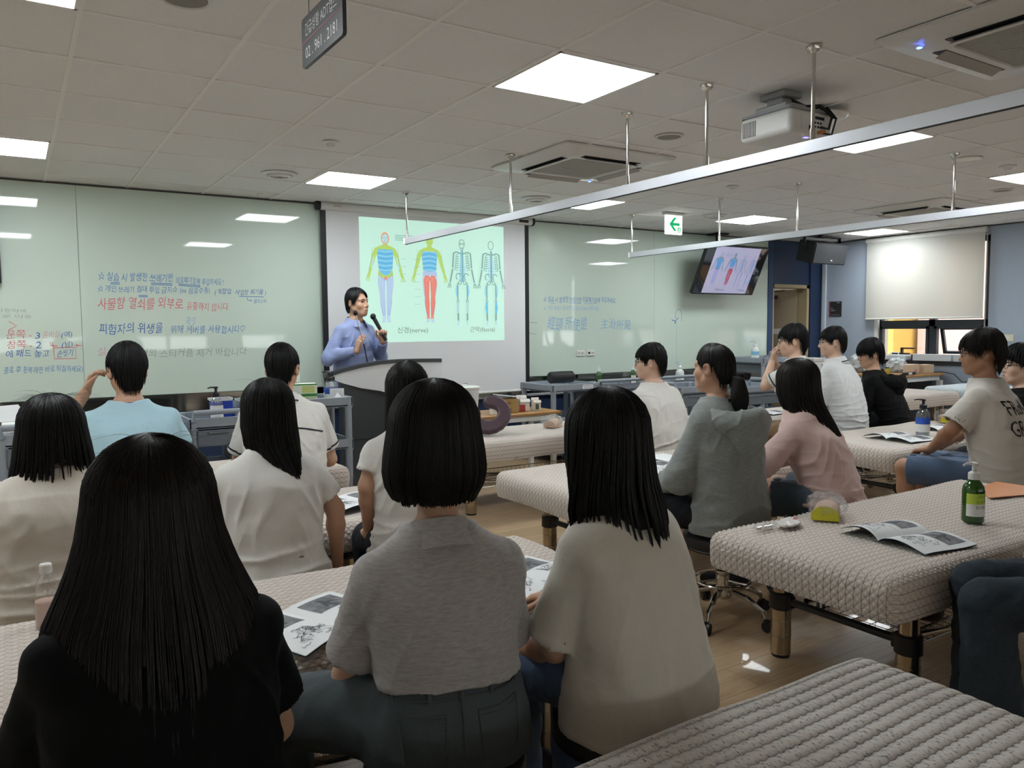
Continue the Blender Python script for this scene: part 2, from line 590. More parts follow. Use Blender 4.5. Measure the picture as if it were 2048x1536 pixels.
struct(quadbox('ceiling_corridor', (8.0, WY + .14, CEIL), (12, WY + 2.0, CEIL + .1), M_CEIL))
struct(quadbox('floor_corridor', (8.0, WY + .14, -.1), (12, WY + 2.0, 0), mat('corridor_floor', '#7c7468', .5)))
cl = thing('ceiling_light', 'slim light panel in the corridor behind the open door', 'ceiling light', (9.4, WY + .9, CEIL))
quadbox('diffuser', (-.5, -.08, -.02), (.5, .08, -.002), mat('corridor_diffuser', '#ffffff', .5, emit=5), cl)

# glass boards along the back wall
BZ0, BZ1 = .855, CEIL - .014
def board(x0, x1, label):
    o = quadbox('glass_whiteboard', (x0 + .0015, WY - .022, BZ0), (x1 - .0015, WY, BZ1), M_GLASSBOARD)
    return tag(o, label, 'whiteboard', 'mint glass boards on the back wall')
BOARD_L0 = board(LX + .02, .485, 'mint glass whiteboard panel at the far left with boxed red and blue marker notes')
BOARD_L = board(.485, 2.62, 'mint glass whiteboard panel covered in blue and red Korean marker sentences left of the screen')
BOARD_M = board(2.62, 4.83, 'mint glass whiteboard panel hidden behind the pulled-down projection screen')
BOARD_R = board(4.83, 6.80, 'mint glass whiteboard panel right of the screen with faint blue marker lines')
BOARD_R2 = board(6.80, 8.93, 'mint glass whiteboard panel behind the hanging television with a small blue doodle')
struct(quadbox('trim_12', (LX, WY - .014, .66), (8.93, WY, .85), M_STEEL), 'polished steel strip under the glass boards')
struct(quadbox('trim_13', (LX, WY - .05, .635), (8.93, WY, .66), M_ALU, bev=.003))
struct(quadbox('baseboard_back', (LX, WY - .016, 0), (8.93, WY, .635), M_NAVY))
struct(quadbox('baseboard_right', (WX - .015, BY, 0), (WX, WY - .1, .09), mat('dark_skirting', '#3a3f48', .5)))

# ceiling light panels
M_PANEL = NT('panel_light')
M_PANEL.p(Base_Color=(1, 1, 1, 1), Emission_Color=(.90, .975, 1.0, 1), Emission_Strength=PANEL_W)
M_PANEL = M_PANEL.m
def panel(i, j, where, on=True):
    x0, y0 = GX0 + i * GS, GY0 + j * GS
    t = thing('ceiling_light', 'square white light panel in the ceiling ' + where, 'ceiling light', (x0 + GS / 2, y0 + GS / 2, CEIL), 0, 'ceiling light panels')
    h = GS / 2 - .01
    f = MB()
    for lo, hi in (((-h, -h), (-h + .012, h)), ((h - .012, -h), (h, h)), ((-h, -h), (h, -h + .012)), ((-h, h - .012), (h, h))):
        f.box((lo[0], lo[1], -.006), (hi[0], hi[1], .003))
    f.build('frame', M_TBAR, t, smooth=False)
    quadbox('diffuser', (-h + .012, -h + .012, -.004), (h - .012, h - .012, .003), M_PANEL, t)
for (i, j, w_) in ((-1, -1, 'at the upper left corner of the picture'), (3, -1, 'nearest the camera'), (7, -1, 'behind the near rail beside the projector'),
                   (11, -1, 'cut by the right picture edge'), (-1, 4, 'at the left edge near the whiteboard'), (3, 4, 'just left of the projection screen'),
                   (7, 4, 'behind the rail right of the screen'), (11, 4, 'beside the green exit sign'), (15, 4, 'nearest the window blind'),
                   (-5, -1, 'out past the left edge, near row'), (-5, 4, 'out past the left edge, far row'), (15, -1, 'out past the right edge')):
    panel(i, j, w_)
# ------------------------------------------------------------------ treatment beds
def quilt_mat(name, base, line, s, style):
    t = NT(name)
    uv = t.co('UV')
    sep = t.t.nodes.new('ShaderNodeSeparateXYZ')
    t.set(sep.inputs[0], uv)
    u, v = sep.outputs[0], sep.outputs[1]
    n1 = t.noise(t.co(), 55, 4)
    if style == 'diamond':
        a = t.math('SINE', t.math('MULTIPLY', t.math('ADD', u, v), PI / s))
        b = t.math('SINE', t.math('MULTIPLY', t.math('SUBTRACT', u, v), PI / s))
        h = t.math('POWER', t.math('ABSOLUTE', t.math('MULTIPLY', a, b)), .4)
        fr = t.math('ABSOLUTE', t.math('SUBTRACT', t.math('FRACT', t.math('DIVIDE', v, s)), .5))
        ln = t.math('GREATER_THAN', fr, .43)
        ln = t.math('MULTIPLY', ln, t.math('ADD', .55, t.math('MULTIPLY', n1, .8)), clamp=True)
        seam = t.math('SUBTRACT', 1.0, h, clamp=True)
        c = t.mix(t.math('MULTIPLY', seam, .35), base, line)
        c = t.mix(t.math('MULTIPLY', ln, .75), c, line)
        hh = t.math('SUBTRACT', h, t.math('MULTIPLY', ln, .5))
        t.bump(t.math('ADD', hh, t.math('MULTIPLY', n1, .12)), .55, .006)
    else:
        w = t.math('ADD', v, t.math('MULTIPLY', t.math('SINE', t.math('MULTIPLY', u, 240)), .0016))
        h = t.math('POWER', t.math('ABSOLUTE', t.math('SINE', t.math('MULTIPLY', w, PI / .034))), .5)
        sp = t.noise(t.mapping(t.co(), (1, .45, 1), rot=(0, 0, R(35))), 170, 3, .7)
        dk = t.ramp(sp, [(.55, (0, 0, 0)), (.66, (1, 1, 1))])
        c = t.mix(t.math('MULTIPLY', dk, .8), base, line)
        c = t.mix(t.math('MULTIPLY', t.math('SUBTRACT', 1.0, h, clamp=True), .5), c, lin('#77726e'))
        t.bump(t.math('ADD', h, t.math('MULTIPLY', sp, .25)), .8, .008)
    t.p(Base_Color=c, Roughness=.9, Sheen_Weight=.2)
    return t.m
M_QUILT = quilt_mat('cream_quilt', lin('#d6cac0'), lin('#85776d'), .030, 'diamond')
M_QUILT_BLUE = quilt_mat('pale_blue_quilt', lin('#cdd6da'), lin('#9aa6ac'), .030, 'diamond')
M_FLECK = quilt_mat('flecked_quilt', lin('#d8d2cb'), lin('#3d4048'), .034, 'channel')
M_BLACKVINYL = mat('black_vinyl', '#17181b', .42, bscale=500, bdist=.0003)
M_BRONZE = mat('smoked_chrome', '#b5a894', .16, 1)

def soft_box(name, lo, hi, r, step, m, parent, disp=None):
    """rounded box with an unfolded uv, all faces but the bottom in one grid"""
    lo, hi = np.array(lo, float), np.array(hi, float)
    V, F, UV = [], [], []
    o = 0
    def face(o3, du, dv, nu, nv, uvf):
        nonlocal o
        a = np.linspace(0, 1, nu + 1)
        b = np.linspace(0, 1, nv + 1)
        A, B = np.meshgrid(a, b, indexing='ij')
        p = o3 + A[..., None] * du + B[..., None] * dv
        V.append(p.reshape(-1, 3))
        i, j = np.meshgrid(np.arange(nu), np.arange(nv), indexing='ij')
        k = (i * (nv + 1) + j).ravel()
        f = np.stack([k, k + nv + 1, k + nv + 2, k + 1], 1) + o
        F.append(f)
        UV.append(uvf(p.reshape(-1, 3)))
        o += (nu + 1) * (nv + 1)
    d = hi - lo
    nx, ny, nz = [max(2, int(round(q / step))) for q in d]
    X, Y, Z = np.eye(3)
    face(np.array([lo[0], lo[1], hi[2]]), X * d[0], Y * d[1], nx, ny, lambda p: p[:, :2])
    face(lo, X * d[0], Z * d[2], nx, nz, lambda p: np.stack([p[:, 0], lo[1] - (hi[2] - p[:, 2])], 1))
    face(np.array([hi[0], hi[1], lo[2]]), -X * d[0], Z * d[2], nx, nz, lambda p: np.stack([p[:, 0], hi[1] + (hi[2] - p[:, 2])], 1))
    face(np.array([lo[0], hi[1], lo[2]]), -Y * d[1], Z * d[2], ny, nz, lambda p: np.stack([lo[0] - (hi[2] - p[:, 2]), p[:, 1]], 1))
    face(np.array([hi[0], lo[1], lo[2]]), Y * d[1], Z * d[2], ny, nz, lambda p: np.stack([hi[0] + (hi[2] - p[:, 2]), p[:, 1]], 1))
    face(np.array([lo[0], hi[1], lo[2]]), X * d[0], -Y * d[1], max(2, nx // 4), max(2, ny // 4), lambda p: p[:, :2])
    V, F, UV = np.concatenate(V), np.concatenate(F), np.concatenate(UV)
    l2, h2 = lo + r, hi - r
    l2[2] = lo[2] + .012
    q = np.clip(V, l2, h2)
    dv = V - q
    n = np.linalg.norm(dv, axis=1)
    rr = np.where(V[:, 2] < (lo[2] + hi[2]) / 2, r, r)
    out = n > 1e-9
    V[out] = q[out] + dv[out] / n[out, None] * np.minimum(r, np.maximum(np.abs(dv[out]).max(1), 1e-9))[:, None] * 1.0
    if disp is not None:
        V = disp(V, UV)
    uvl = UV[F.ravel()]
    me = np_mesh(name, V, F, [m], None, True, None, uvl)
    b = bmesh.new()
    b.from_mesh(me)
    bmesh.ops.remove_doubles(b, verts=b.verts, dist=2e-4)
    b.to_mesh(me)
    b.free()
    return link(name, me, parent)

def vnoise(P, f, seed=0.0, octs=2):
    """cheap smooth noise on points (n,3) from sums of sines"""
    rs = np.random.RandomState(int(seed * 1000) % 100000 + 3)
    s = np.zeros(len(P))
    a = 1.0
    for o in range(octs):
        for _ in range(5):
            k = rs.normal(size=3)
            k *= f * (1.7 ** o) * rs.uniform(.6, 1.4) / np.linalg.norm(k)
            s += a * np.sin(P @ k * 2 * PI + rs.uniform(0, 6.3))
        a *= .5
    return s / 4.0

def bed(x0, x1, y0, y1, zt, label, m=None, near=False, thick=.15, seed=1, group='beds with cream quilted covers', legdx=.31, basket=True):
    t = thing('treatment_bed', label, 'treatment bed', ((x0 + x1) / 2, (y0 + y1) / 2, 0), 0, group)
    hx, hy = (x1 - x0) / 2, (y1 - y0) / 2
    s = .030
    def disp(V, UV):
        z0 = zt - thick
        lowf = vnoise(V * [1, 1, .3], 1.6, seed)
        k = np.clip((V[:, 2] - z0) / thick, 0, 1)
        V[:, 2] += np.where(V[:, 2] > zt - .06, .006 * lowf, 0)
        # sides: the cover swells in the middle of its height and waves at the hem
        c = 1 - np.clip(np.maximum(np.abs(V[:, 0]) / hx, np.abs(V[:, 1]) / hy), 0, 1)
        sw = .010 * np.sin(np.clip(k, 0, 1) * PI) + .012 * vnoise(V, 1.1, seed + 2) * (1 - k)
        side = c < .06
        nrm = np.stack([np.where(np.abs(V[:, 0]) / hx >= np.abs(V[:, 1]) / hy, np.sign(V[:, 0]), 0), np.where(np.abs(V[:, 0]) / hx < np.abs(V[:, 1]) / hy, np.sign(V[:, 1]), 0)], 1)
        V[:, :2] += np.where(side, sw, 0)[:, None] * nrm
        V[:, 2] += np.where(k < .12, .010 * vnoise(V, 1.3, seed + 5), 0)
        if near:
            if m is M_FLECK:
                w = UV[:, 1] + .0016 * np.sin(UV[:, 0] * 240)
                h = .0045 * np.abs(np.sin(w * PI / .034)) ** .5
            else:
                h = .0055 * np.abs(np.sin((UV[:, 0] + UV[:, 1]) * PI / s) * np.sin((UV[:, 0] - UV[:, 1]) * PI / s)) ** .5
            top = np.clip((k - .7) / .3, 0, 1)
            V[:, 2] += h * top
            V[:, :2] += (h * (1 - top))[:, None] * nrm
        return V
    mm = m or M_QUILT
    soft_box('quilted_cover', (-hx, -hy, zt - thick), (hx, hy, zt), .045, .0075 if near else .03, mm, t, disp)
    MB().box((-hx + .12, -hy + .10, zt - thick + .004), (hx - .12, hy - .10, zt - thick + .05), bev=.01).build('bed_frame', M_DARK, t)
    ly = hy - .125
    for sx in (-1, 1):
        for sy in (-1, 1):
            x, y = sx * (hx - legdx), sy * ly
            lg = MB().cyl((x, y, .27), (x, y, zt - thick + .01), .036, n=20).cyl((x, y, .014), (x, y, .25), .042, n=20).lathe([(.0, 0), (.036, 0), (.040, .012), (.040, .02), (0, .02)], 18, 1, c=(x, y, 0))
            for zz in (.09, .16):
                lg.lathe([(.0425, zz - .003), (.0432, zz), (.0425, zz + .003)], 20, 0, c=(x, y, 0))
            o = lg.build('leg', [M_BRONZE, M_DARK], t)
            c = MB().lathe([(.041, .205), (.049, .21), (.049, .275), (.041, .28)], 20, c=(x, y, 0))
            c.box((x - .02, y - sy * .04 - .02, .215), (x + .02, y - sy * .04 + .02, .27), bev=.006)
            c.box((x - sx * .04 - .02, y - .016, .225), (x - sx * .04 + .02, y + .016, .262), bev=.006)
            c.build('clamp', M_DARK, o)
    for sx in (-1, 1):
        x = sx * (hx - legdx)
        MB().cyl((x, -ly, .245), (x, ly, .245), .016, n=12).build('cross_bar', M_DARK, t)
    b = MB()
    for sy in (-1, 1):
        b.cyl((-(hx - legdx) + .1, sy * (ly - .05), .23), ((hx - legdx) - .1, sy * (ly - .05), .12), .013, n=12)
    b.build('stay_bar', M_CHROME, t)
    if basket:
        w = MB()
        bx, by, bz = hx - legdx - .12, ly - .06, .18
        for r_ in (bz, bz + .06):
            w.tube([(-bx, -by, r_), (bx, -by, r_), (bx, by, r_), (-bx, by, r_)], .004, 6, closed=True)
        for i in range(25):
            x = -bx + 2 * bx * i / 24
            w.tube([(x, -by, bz + .06), (x, -by, bz), (x, by, bz), (x, by, bz + .06)], .0018, 4)
        for i in range(7):
            y = -by + 2 * by * i / 6
            w.tube([(-bx, y, bz + .06), (-bx, y, bz), (bx, y, bz), (bx, y, bz + .06)], .0018, 4)
        w.build('wire_basket', M_CHROME, t)
    return t

BEDT = .56
bed_P = bed(-.12, 1.81, .42, 1.18, BEDT, 'bed with grey-flecked ribbed cover, nearest the camera at the lower right', M_FLECK, True, seed=11, group='beds', basket=False)
bed_N = bed(-.22, 1.71, 1.92, 2.66, BEDT, 'cream quilted bed behind the woman in black and the woman in the grey polo', near=True, seed=2)
bed_R = bed(2.39, 4.31, 1.44, 2.25, BEDT, 'cream quilted bed carrying the green pump bottle', near=True, seed=3)
bed_M = bed(-.18, 1.74, 3.27, 4.0, BEDT, 'cream quilted bed carrying an open booklet beside the girl with black bob hidden behind grey polo', seed=4)
bed_M['label'] = 'cream quilted bed in front of the long-haired woman in the white T-shirt'
bed_K = bed(-.19, 1.73, 4.6, 5.3, BEDT, 'cream quilted bed farthest left, mostly hidden by the men in light blue and striped white', seed=5)
bed_R2 = bed(2.37, 4.29, 3.10, 3.92, BEDT, 'cream quilted bed in front of the grey hoodie, beyond the bed with the green bottle', seed=6)
bed_Q = bed(2.55, 4.45, 4.95, 5.7, BEDT, 'cream quilted bed with the purple face cushion at its left end', seed=7)
bed_S = bed(4.95, 6.87, 3.0, 3.84, BEDT, 'cream quilted bed carrying the clear blue-labelled pump bottle', seed=8)
bed_V = bed(5.1, 7.0, 1.55, 2.32, BEDT, 'cream quilted bed just entering at the right edge behind the denim shorts', seed=9)
bed_W = bed(4.95, 6.85, 4.62, 5.36, BEDT, 'cream quilted bed behind the woman in the pink cardigan', seed=10)
bed_T = bed(7.15, 9.05, 4.72, 5.42, .64, 'cream striped bed just behind the man in the black hoodie', seed=12)
bed_U = bed(9.22, 10.08, 3.35, 5.25, .66, 'pale blue quilted bed by the window wall', M_QUILT_BLUE, seed=13, group='beds', legdx=.2)

# ------------------------------------------------------------------ stools
def make_stool(label, x, y, h=.43):
    t = thing('stool', label, 'stool', (x, y, 0), 0, 'round black stools')
    MB().lathe([(0, h), (.12, h), (.165, h - .006), (.186, h - .022), (.190, h - .04), (.186, h - .07), (.176, h - .085), (.0, h - .085)], 36).build('seat', M_BLACKVINYL, t)
    MB().lathe([(.1875, h - .078), (.1895, h - .074), (.1875, h - .070)], 36).build('piping', M_DARK, t)
    c = MB().cyl((0, 0, .2), (0, 0, h - .08), .024, n=18).cyl((0, 0, .13), (0, 0, .225), .031, n=18).lathe([(.031, .222), (.037, .226), (.037, .234), (.026, .238)], 20).lathe([(.0, .1), (.04, .1), (.045, .12), (.04, .15), (.03, .16)], 20)
    c.build('column', M_CHROME, t)
    for k in range(5):
        a = 2 * PI * k / 5 + .35
        d = Vector((math.cos(a), math.sin(a), 0))
        lg = MB().tube([d * .03 + Vector((0, 0, .145)), d * .14 + Vector((0, 0, .125)), d * .225 + Vector((0, 0, .085)), d * .235 + Vector((0, 0, .055))], [.015, .014, .012, .008], 10)
        o = lg.build('leg', M_CHROME, t)
        s = Vector((-d.y, d.x, 0))
        w = MB()
        for q in (-1, 1):
            w.tube([d * .25 + s * q * .006 + Vector((0, 0, .026)), d * .25 + s * q * .020 + Vector((0, 0, .026))], .026, 16)
        w.box((-.01, -.008, .03), (.01, .008, .056), M=Matrix.Translation(d * .24) @ Matrix.Rotation(a, 4, 'Z'))
        w.build('caster', M_DARK, o)
    r_ = MB().tube([(.135 * math.cos(2 * PI * i / 32), .135 * math.sin(2 * PI * i / 32), .185) for i in range(32)], .0075, 8, closed=True)
    for k in range(3):
        a = 2 * PI * k / 3
        r_.tube([(.03 * math.cos(a), .03 * math.sin(a), .185), (.135 * math.cos(a), .135 * math.sin(a), .185)], .005, 6)
    r_.build('foot_ring', M_CHROME, t)
    return t
_stool0 = []
def stool(x, y, who, rz=0):
    lab = 'round black stool under ' + who
    if not _stool0:
        o = make_stool(lab, x, y)
        _stool0.append(o)
    else:
        o = copy_tree(_stool0[0])
        o.location = (x, y, 0)
        o['label'] = lab
    o.rotation_euler = (0, 0, rz)
    return o

# ------------------------------------------------------------------ grey service carts
M_CART = mat('grey_cart_plastic', '#8f969f', .5, nscale=30, namt=.03)
M_CARTD = mat('dark_grey_cart_plastic', '#6d737b', .5)
def cart(x0, x1, y0, y1, zs, label, handle='', drawer=False, group='grey service carts', postr=.028):
    t = thing('service_cart', label, 'cart', ((x0 + x1) / 2, (y0 + y1) / 2, 0), 0, group)
    hx, hy = (x1 - x0) / 2, (y1 - y0) / 2
    for k, z in enumerate(sorted(zs, reverse=True)):
        s = MB()
        e, hgt = .016, .075
        s.box((-hx, -hy, z - hgt), (hx, hy, z - hgt + .012))
        s.box((-hx, -hy, z - hgt), (hx, -hy + e, z), bev=.004).box((-hx, hy - e, z - hgt), (hx, hy, z), bev=.004)
        s.box((-hx, -hy, z - hgt), (-hx + e, hy, z), bev=.004).box((hx - e, -hy, z - hgt), (hx, hy, z), bev=.004)
        for sx in (-1, 1):
            for sy in (-1, 1):
                s.cyl((sx * (hx - .03), sy * (hy - .03), z - hgt - .012), (sx * (hx - .03), sy * (hy - .03), z - .002), .034, n=14)
        s.build('top_tray' if k == 0 else 'shelf', M_CART, t)
    zt, zb = max(zs), min(zs)
    for sx in (-1, 1):
        for sy in (-1, 1):
            p = (sx * (hx - .03), sy * (hy - .03))
            MB().cyl((p[0], p[1], zb - .06), (p[0], p[1], zt - .06), postr, n=14).build('post', M_CART, t)
            c = MB().tube([(p[0] - .012, p[1], .045), (p[0] + .012, p[1], .045)], .045, 18).box((p[0] - .02, p[1] - .02, .05), (p[0] + .02, p[1] + .02, zb - .07), 1)
            c.build('caster', [M_DARK, M_CARTD], t)
    for hd in handle:
        if hd in 'lr':
            X = hx * (-1 if hd == 'l' else 1)
            pts = [(X, -hy + .05, zt - .02), (X * 1.02, -hy + .06, zt + .035), (X * 1.02, hy - .06, zt + .035), (X, hy - .05, zt - .02)]
        else:
            Y = hy * (-1 if hd == 'f' else 1)
            pts = [(-hx + .03, Y, zt - .02), (-hx + .03, Y * 1.02, zt + .04), (hx - .03, Y * 1.02, zt + .04), (hx - .03, Y, zt - .02)]
        MB().tube(pts, .019, 12).build('handle', M_CART, t)
    if drawer:
        d = MB().box((-hx + .05, -hy - .005, zt - .2), (hx - .05, hy - .05, zt - .085), bev=.006).box((-hx + .12, -hy - .02, zt - .11), (hx - .12, -hy, zt - .095), bev=.003)
        d.build('drawer', M_CARTD, t)
    return t
cart(-.11, .93, 5.45, 5.98, (.80, .45, .17), 'grey service cart at the left edge holding a white box', 'f', True)
cart(.99, 1.37, 5.66, 6.2, (.80, .45, .17), 'grey service cart between the men in light blue and striped white, with a blue bin', 'f', True)
CARTX = cart(1.40, 2.22, 5.80, 6.25, (.88, .55, .245), 'grey three-shelf cart beside the lectern, loaded with tissue boxes and pump bottles')
cart(4.60, 5.22, 6.45, 7.05, (.82, .48, .17), 'grey open cart with a black bolster lying on it', '')
cart(5.30, 6.08, 6.62, 7.12, (.78, .45, .17), 'grey cart against the wall with two green bottles', 'f', True)
cart(6.15, 6.93, 6.62, 7.12, (.78, .45, .17), 'grey cart against the wall behind the man in glasses and white T-shirt', 'f', True)
cart(5.55, 6.25, 5.62, 6.16, (.80, .46, .17), 'grey cart with side drawers just behind the ponytail woman', 'l', True)
cart(6.42, 7.2, 5.62, 6.2, (.76, .44, .17), 'grey cart with a deep drawer between the ponytail and the pink cardigan', 'r', True)
cart(7.95, 8.75, 6.58, 7.2, (1.0, .66, .30), 'tall grey cart by the doorway with a pump bottle on top', 'r', True)
cart(8.4, 9.0, 5.7, 6.4, (.72, .42, .17), 'grey cart by the window wall beside the black hoodie', 'l')
# ------------------------------------------------------------------ pixel -> place helpers (2048x1536 frame)
def _ray(x, y):
    return fw + (x - 1024) / FPX * rt - (y - 768) / FPX * up
CAM = Vector((0, 0, CAMZ))
def at_y(x, y, Y):
    d = _ray(x, y)
    return CAM + d * (Y / d.y)
def at_z(x, y, z):
    d = _ray(x, y)
    return CAM + d * ((z - CAMZ) / d.z)
def at_d(x, y, dep):
    return CAM + _ray(x, y) * dep

# ------------------------------------------------------------------ ceiling fittings
def rail(x, ys, y0, y1, label):
    t = thing('curtain_rail', label, 'curtain rail', (x, 0, 0), 0, 'ceiling curtain rails')
    z1, z0 = 2.205, 2.152
    MB().box((-.016, y0, z0), (.016, y1, z1)).box((-.006, y0, z0 - .003), (.006, y1, z0 + .002), 1).build('rail', [M_ALU, M_DARK], t)
    MB().box((-.019, y1 - .005, z0 - .004), (.019, y1 + .022, z1 + .004), bev=.003).build('end_cap', M_WHITE, t)
    for y in ys:
        MB().cyl((0, y, z1 - .01), (0, y, CEIL - .01), .0085, n=14).cyl((0, y, z1 - .02), (0, y, z1 + .05), .0125, n=14).lathe([(.0, CEIL - .03), (.013, CEIL - .032), (.030, CEIL - .018), (.034, CEIL - .006), (.034, CEIL), (0, CEIL)], 24, c=(0, y, 0)).build('hanger', M_CHROME, t)
    return t
rail(2.98, [6.38, 4.67, 3.44, 2.84, 2.22, .6, -.9], -1.6, 6.4, 'long aluminium curtain rail crossing in front of the projection screen')
rail(5.67, [6.47, 5.23, 4.36, 3.05, 1.7, .3], -.6, 6.49, 'aluminium curtain rail farther right, below the exit sign')

def cassette(x, y, label, rz=0):
    t = thing('air_conditioner', label, 'air conditioner', (x, y, CEIL), rz, 'ceiling air conditioners')
    h = .49
    def rsq(hw, r, z, n=6):
        o = []
        for cx, cy, a0 in ((1, 1, 0), (-1, 1, 90), (-1, -1, 180), (1, -1, 270)):
            for i in range(n + 1):
                a = R(a0 + 90 * i / n)
                o.append((cx * (hw - r) + r * math.cos(a), cy * (hw - r) + r * math.sin(a), z))
        return o
    rings = [rsq(h, .03, 0), rsq(h, .03, -.012), rsq(h - .02, .04, -.022), rsq(h - .09, .13, -.026), rsq(h - .11, .13, -.042), rsq(.30, .06, -.048), rsq(.275, .03, -.048), rsq(.27, .03, -.040), rsq(.27, .03, -.010)]
    n = len(rings[0])
    v = [p for r_ in rings for p in r_]
    f = [(i * n + j, (i + 1) * n + j, (i + 1) * n + (j + 1) % n, i * n + (j + 1) % n) for i in range(len(rings) - 1) for j in range(n)]
    MB().add(v, f).build('housing', M_WHITE, t, sharp=50)
    g = MB().box((-.27, -.27, -.030), (.27, .27, -.026), 1)
    for i in range(41):
        q = -.26 + .013 * i
        g.box((-.265, q - .002, -.042), (.265, q + .002, -.034))
        if i % 3 == 0:
            g.box((q - .002, -.265, -.040), (q + .002, .265, -.036))
    g.tube([(-.2, -.03, -.043), (-.12, .05, -.043), (-.02, .05, -.043)], .003, 4).tube([(.2, .03, -.043), (.12, -.05, -.043), (.02, -.05, -.043)], .003, 4)
    g.build('grille', [mat('grille_plastic', '#c6c4be', .5), mat('grille_mesh', '#77746e', .7)], t, smooth=False)
    for k in range(4):
        Mk = Matrix.Rotation(k * PI / 2, 4, 'Z')
        s = MB().box((-.25, .305, -.0475), (.25, .365, -.044), M=Mk)
        o = s.build('outlet', M_DARK, t)
        MB().box((-.235, -.026, -.004), (.235, .026, .0), M=Mk @ Matrix.Translation((0, .338, -.054)) @ Matrix.Rotation(R(-24), 4, 'X'), bev=.0015).build('vane', mat('vane_plastic', '#a7a39d', .5), o)
    MB().ball((.36, .36, -.045), (.012, .012, .004)).build('status_light', mat('blue_led', '#5a78ff', .3, emit=3), t)
    return t
cassette(3.57, 4.63, 'white ceiling air conditioner in the middle, beside the near rail')
cassette(3.63, 1.56, 'white ceiling air conditioner nearest the camera at the upper right corner', PI / 2)
cassette(8.02, 4.62, 'white ceiling air conditioner farthest away, above the second rail')

def round_fit(x, y, r, kind, name, label, cat, grp=None):
    t = thing(name, label, cat, (x, y, CEIL), 0, grp)
    if kind == 'vent':
        MB().lathe([(r, 0), (r, -.006), (r * .78, -.016), (r * .74, -.008), (r * .70, 0)], 40).build('flange', M_WHITE, t)
        c = MB()
        for q in (.62, .46, .30):
            c.lathe([(r * q, -.004), (r * (q - .02), -.022), (r * (q - .12), -.026), (r * (q - .10), -.008)], 32)
        c.build('louvre', M_WHITE, t)
        MB().lathe([(0, -.001), (r * .7, -.001)], 32).build('duct', M_DARK, t)
    elif kind == 'speaker':
        MB().lathe([(r, 0), (r, -.005), (r * .88, -.009), (r * .82, -.004), (r * .82, 0)], 40).build('rim', M_WHITE, t)
        MB().lathe([(0, -.004), (r * .82, -.004), (r * .82, -.001)], 32).build('mesh', mat('speaker_mesh', '#8d8a86', .7, bscale=900, bdist=.0005), t)
    elif kind == 'ring':
        MB().lathe([(r, 0), (r, -.008), (r * .86, -.010), (r * .84, -.002), (0, -.002)], 40).build('rim', mat('bright_rim', '#f2f0ea', .4), t)
    elif kind == 'dome':
        MB().lathe([(0, -.004), (r * .25, -.006), (r * .3, -.02), (r, -.03), (r, -.036), (r * .9, -.046), (r * .5, -.054), (0, -.056)], 40).build('cover', M_WHITE, t)
    else:
        MB().lathe([(r, 0), (r, -.006), (r * .6, -.012), (r * .45, -.03), (0, -.032)], 24).build('cover', M_WHITE, t)
    return t
round_fit(1.79, 6.12, .135, 'vent', 'air_diffuser', 'round white ceiling air diffuser left of the screen', 'air vent', 'round air diffusers')
round_fit(4.17, 6.10, .135, 'vent', 'air_diffuser', 'round white ceiling air diffuser above the right end of the screen', 'air vent', 'round air diffusers')
round_fit(6.50, 6.07, .135, 'vent', 'air_diffuser', 'round white ceiling air diffuser near the exit sign', 'air vent', 'round air diffusers')
round_fit(3.57, 3.72, .09, 'speaker', 'ceiling_speaker', 'round grey-meshed ceiling speaker between the two middle hangers', 'speaker', 'round ceiling speakers')
round_fit(.585, 3.10, .095, 'speaker', 'ceiling_speaker', 'round ceiling speaker cut by the top edge of the picture', 'speaker', 'round ceiling speakers')
round_fit(7.6, 3.65, .09, 'speaker', 'ceiling_speaker', 'small round ceiling speaker near the right edge', 'speaker', 'round ceiling speakers')
round_fit(5.95, 3.11, .10, 'ring', 'downlight', 'round white-rimmed downlight beside the last hanger of the second rail', 'downlight')
round_fit(6.5, 3.09, .06, 'smoke', 'detector', 'small white ceiling detector right of the downlight', 'detector', 'ceiling detectors')
round_fit(1.78, 4.94, .05, 'smoke', 'detector', 'small white sprinkler-like ceiling detector left of the middle', 'detector', 'ceiling detectors')
round_fit(5.3, 4.75, .05, 'smoke', 'detector', 'tiny ceiling detector beyond the second rail', 'detector', 'ceiling detectors')
round_fit(3.90, 2.84, .135, 'dome', 'wireless_router', 'flat white disc-shaped unit on the ceiling behind the projector', 'router')
round_fit(1.9, 7.1, .03, 'smoke', 'sprinkler', 'tiny sprinkler in the ceiling just in front of the whiteboard', 'sprinkler')

# projector
pc = at_d(1573, 258, 4.12)
t = thing('projector', 'white ceiling-mounted projector with cables at its back', 'projector', (pc.x, pc.y, pc.z))
MB().box((-.17, -.16, -.065), (.17, .17, .06), bev=.028, seg=4).build('body', M_WHITE, t)
MB().box((-.165, -.155, .052), (.165, .165, .078), bev=.02, seg=3).build('top_cover', mat('projector_grey', '#8e8e92', .45), t)
g = MB()
for i in range(9):
    g.box((-.1705, .06 + .01 * i, -.045), (-.1695, .065 + .01 * i, .035))
g.build('side_vent', M_DARK, t)
g = MB().box((-.03, -.1625, -.045), (-.005, -.159, -.018))
for i in range(3):
    for j in range(2):
        g.cyl((.02 + .022 * i, -.159, -.02 + .02 * j), (.02 + .022 * i, -.163, -.02 + .02 * j), .006, n=10)
g.box((-.09, -.162, -.04), (-.086, -.159, .035), 1).box((.02, -.163, .018), (.09, -.159, .032))
g.build('sockets', [M_DARK, M_WHITE], t)
MB().cyl((.045, -.16, -.048), (.045, -.20, -.05), .008, n=10).build('plug', mat('orange_plug', '#c06a2c', .5), t)
MB().cyl((.06, .165, 0), (.06, .2, 0), .045, n=24).build('lens', mat('lens_glass', '#22262c', .08), t)
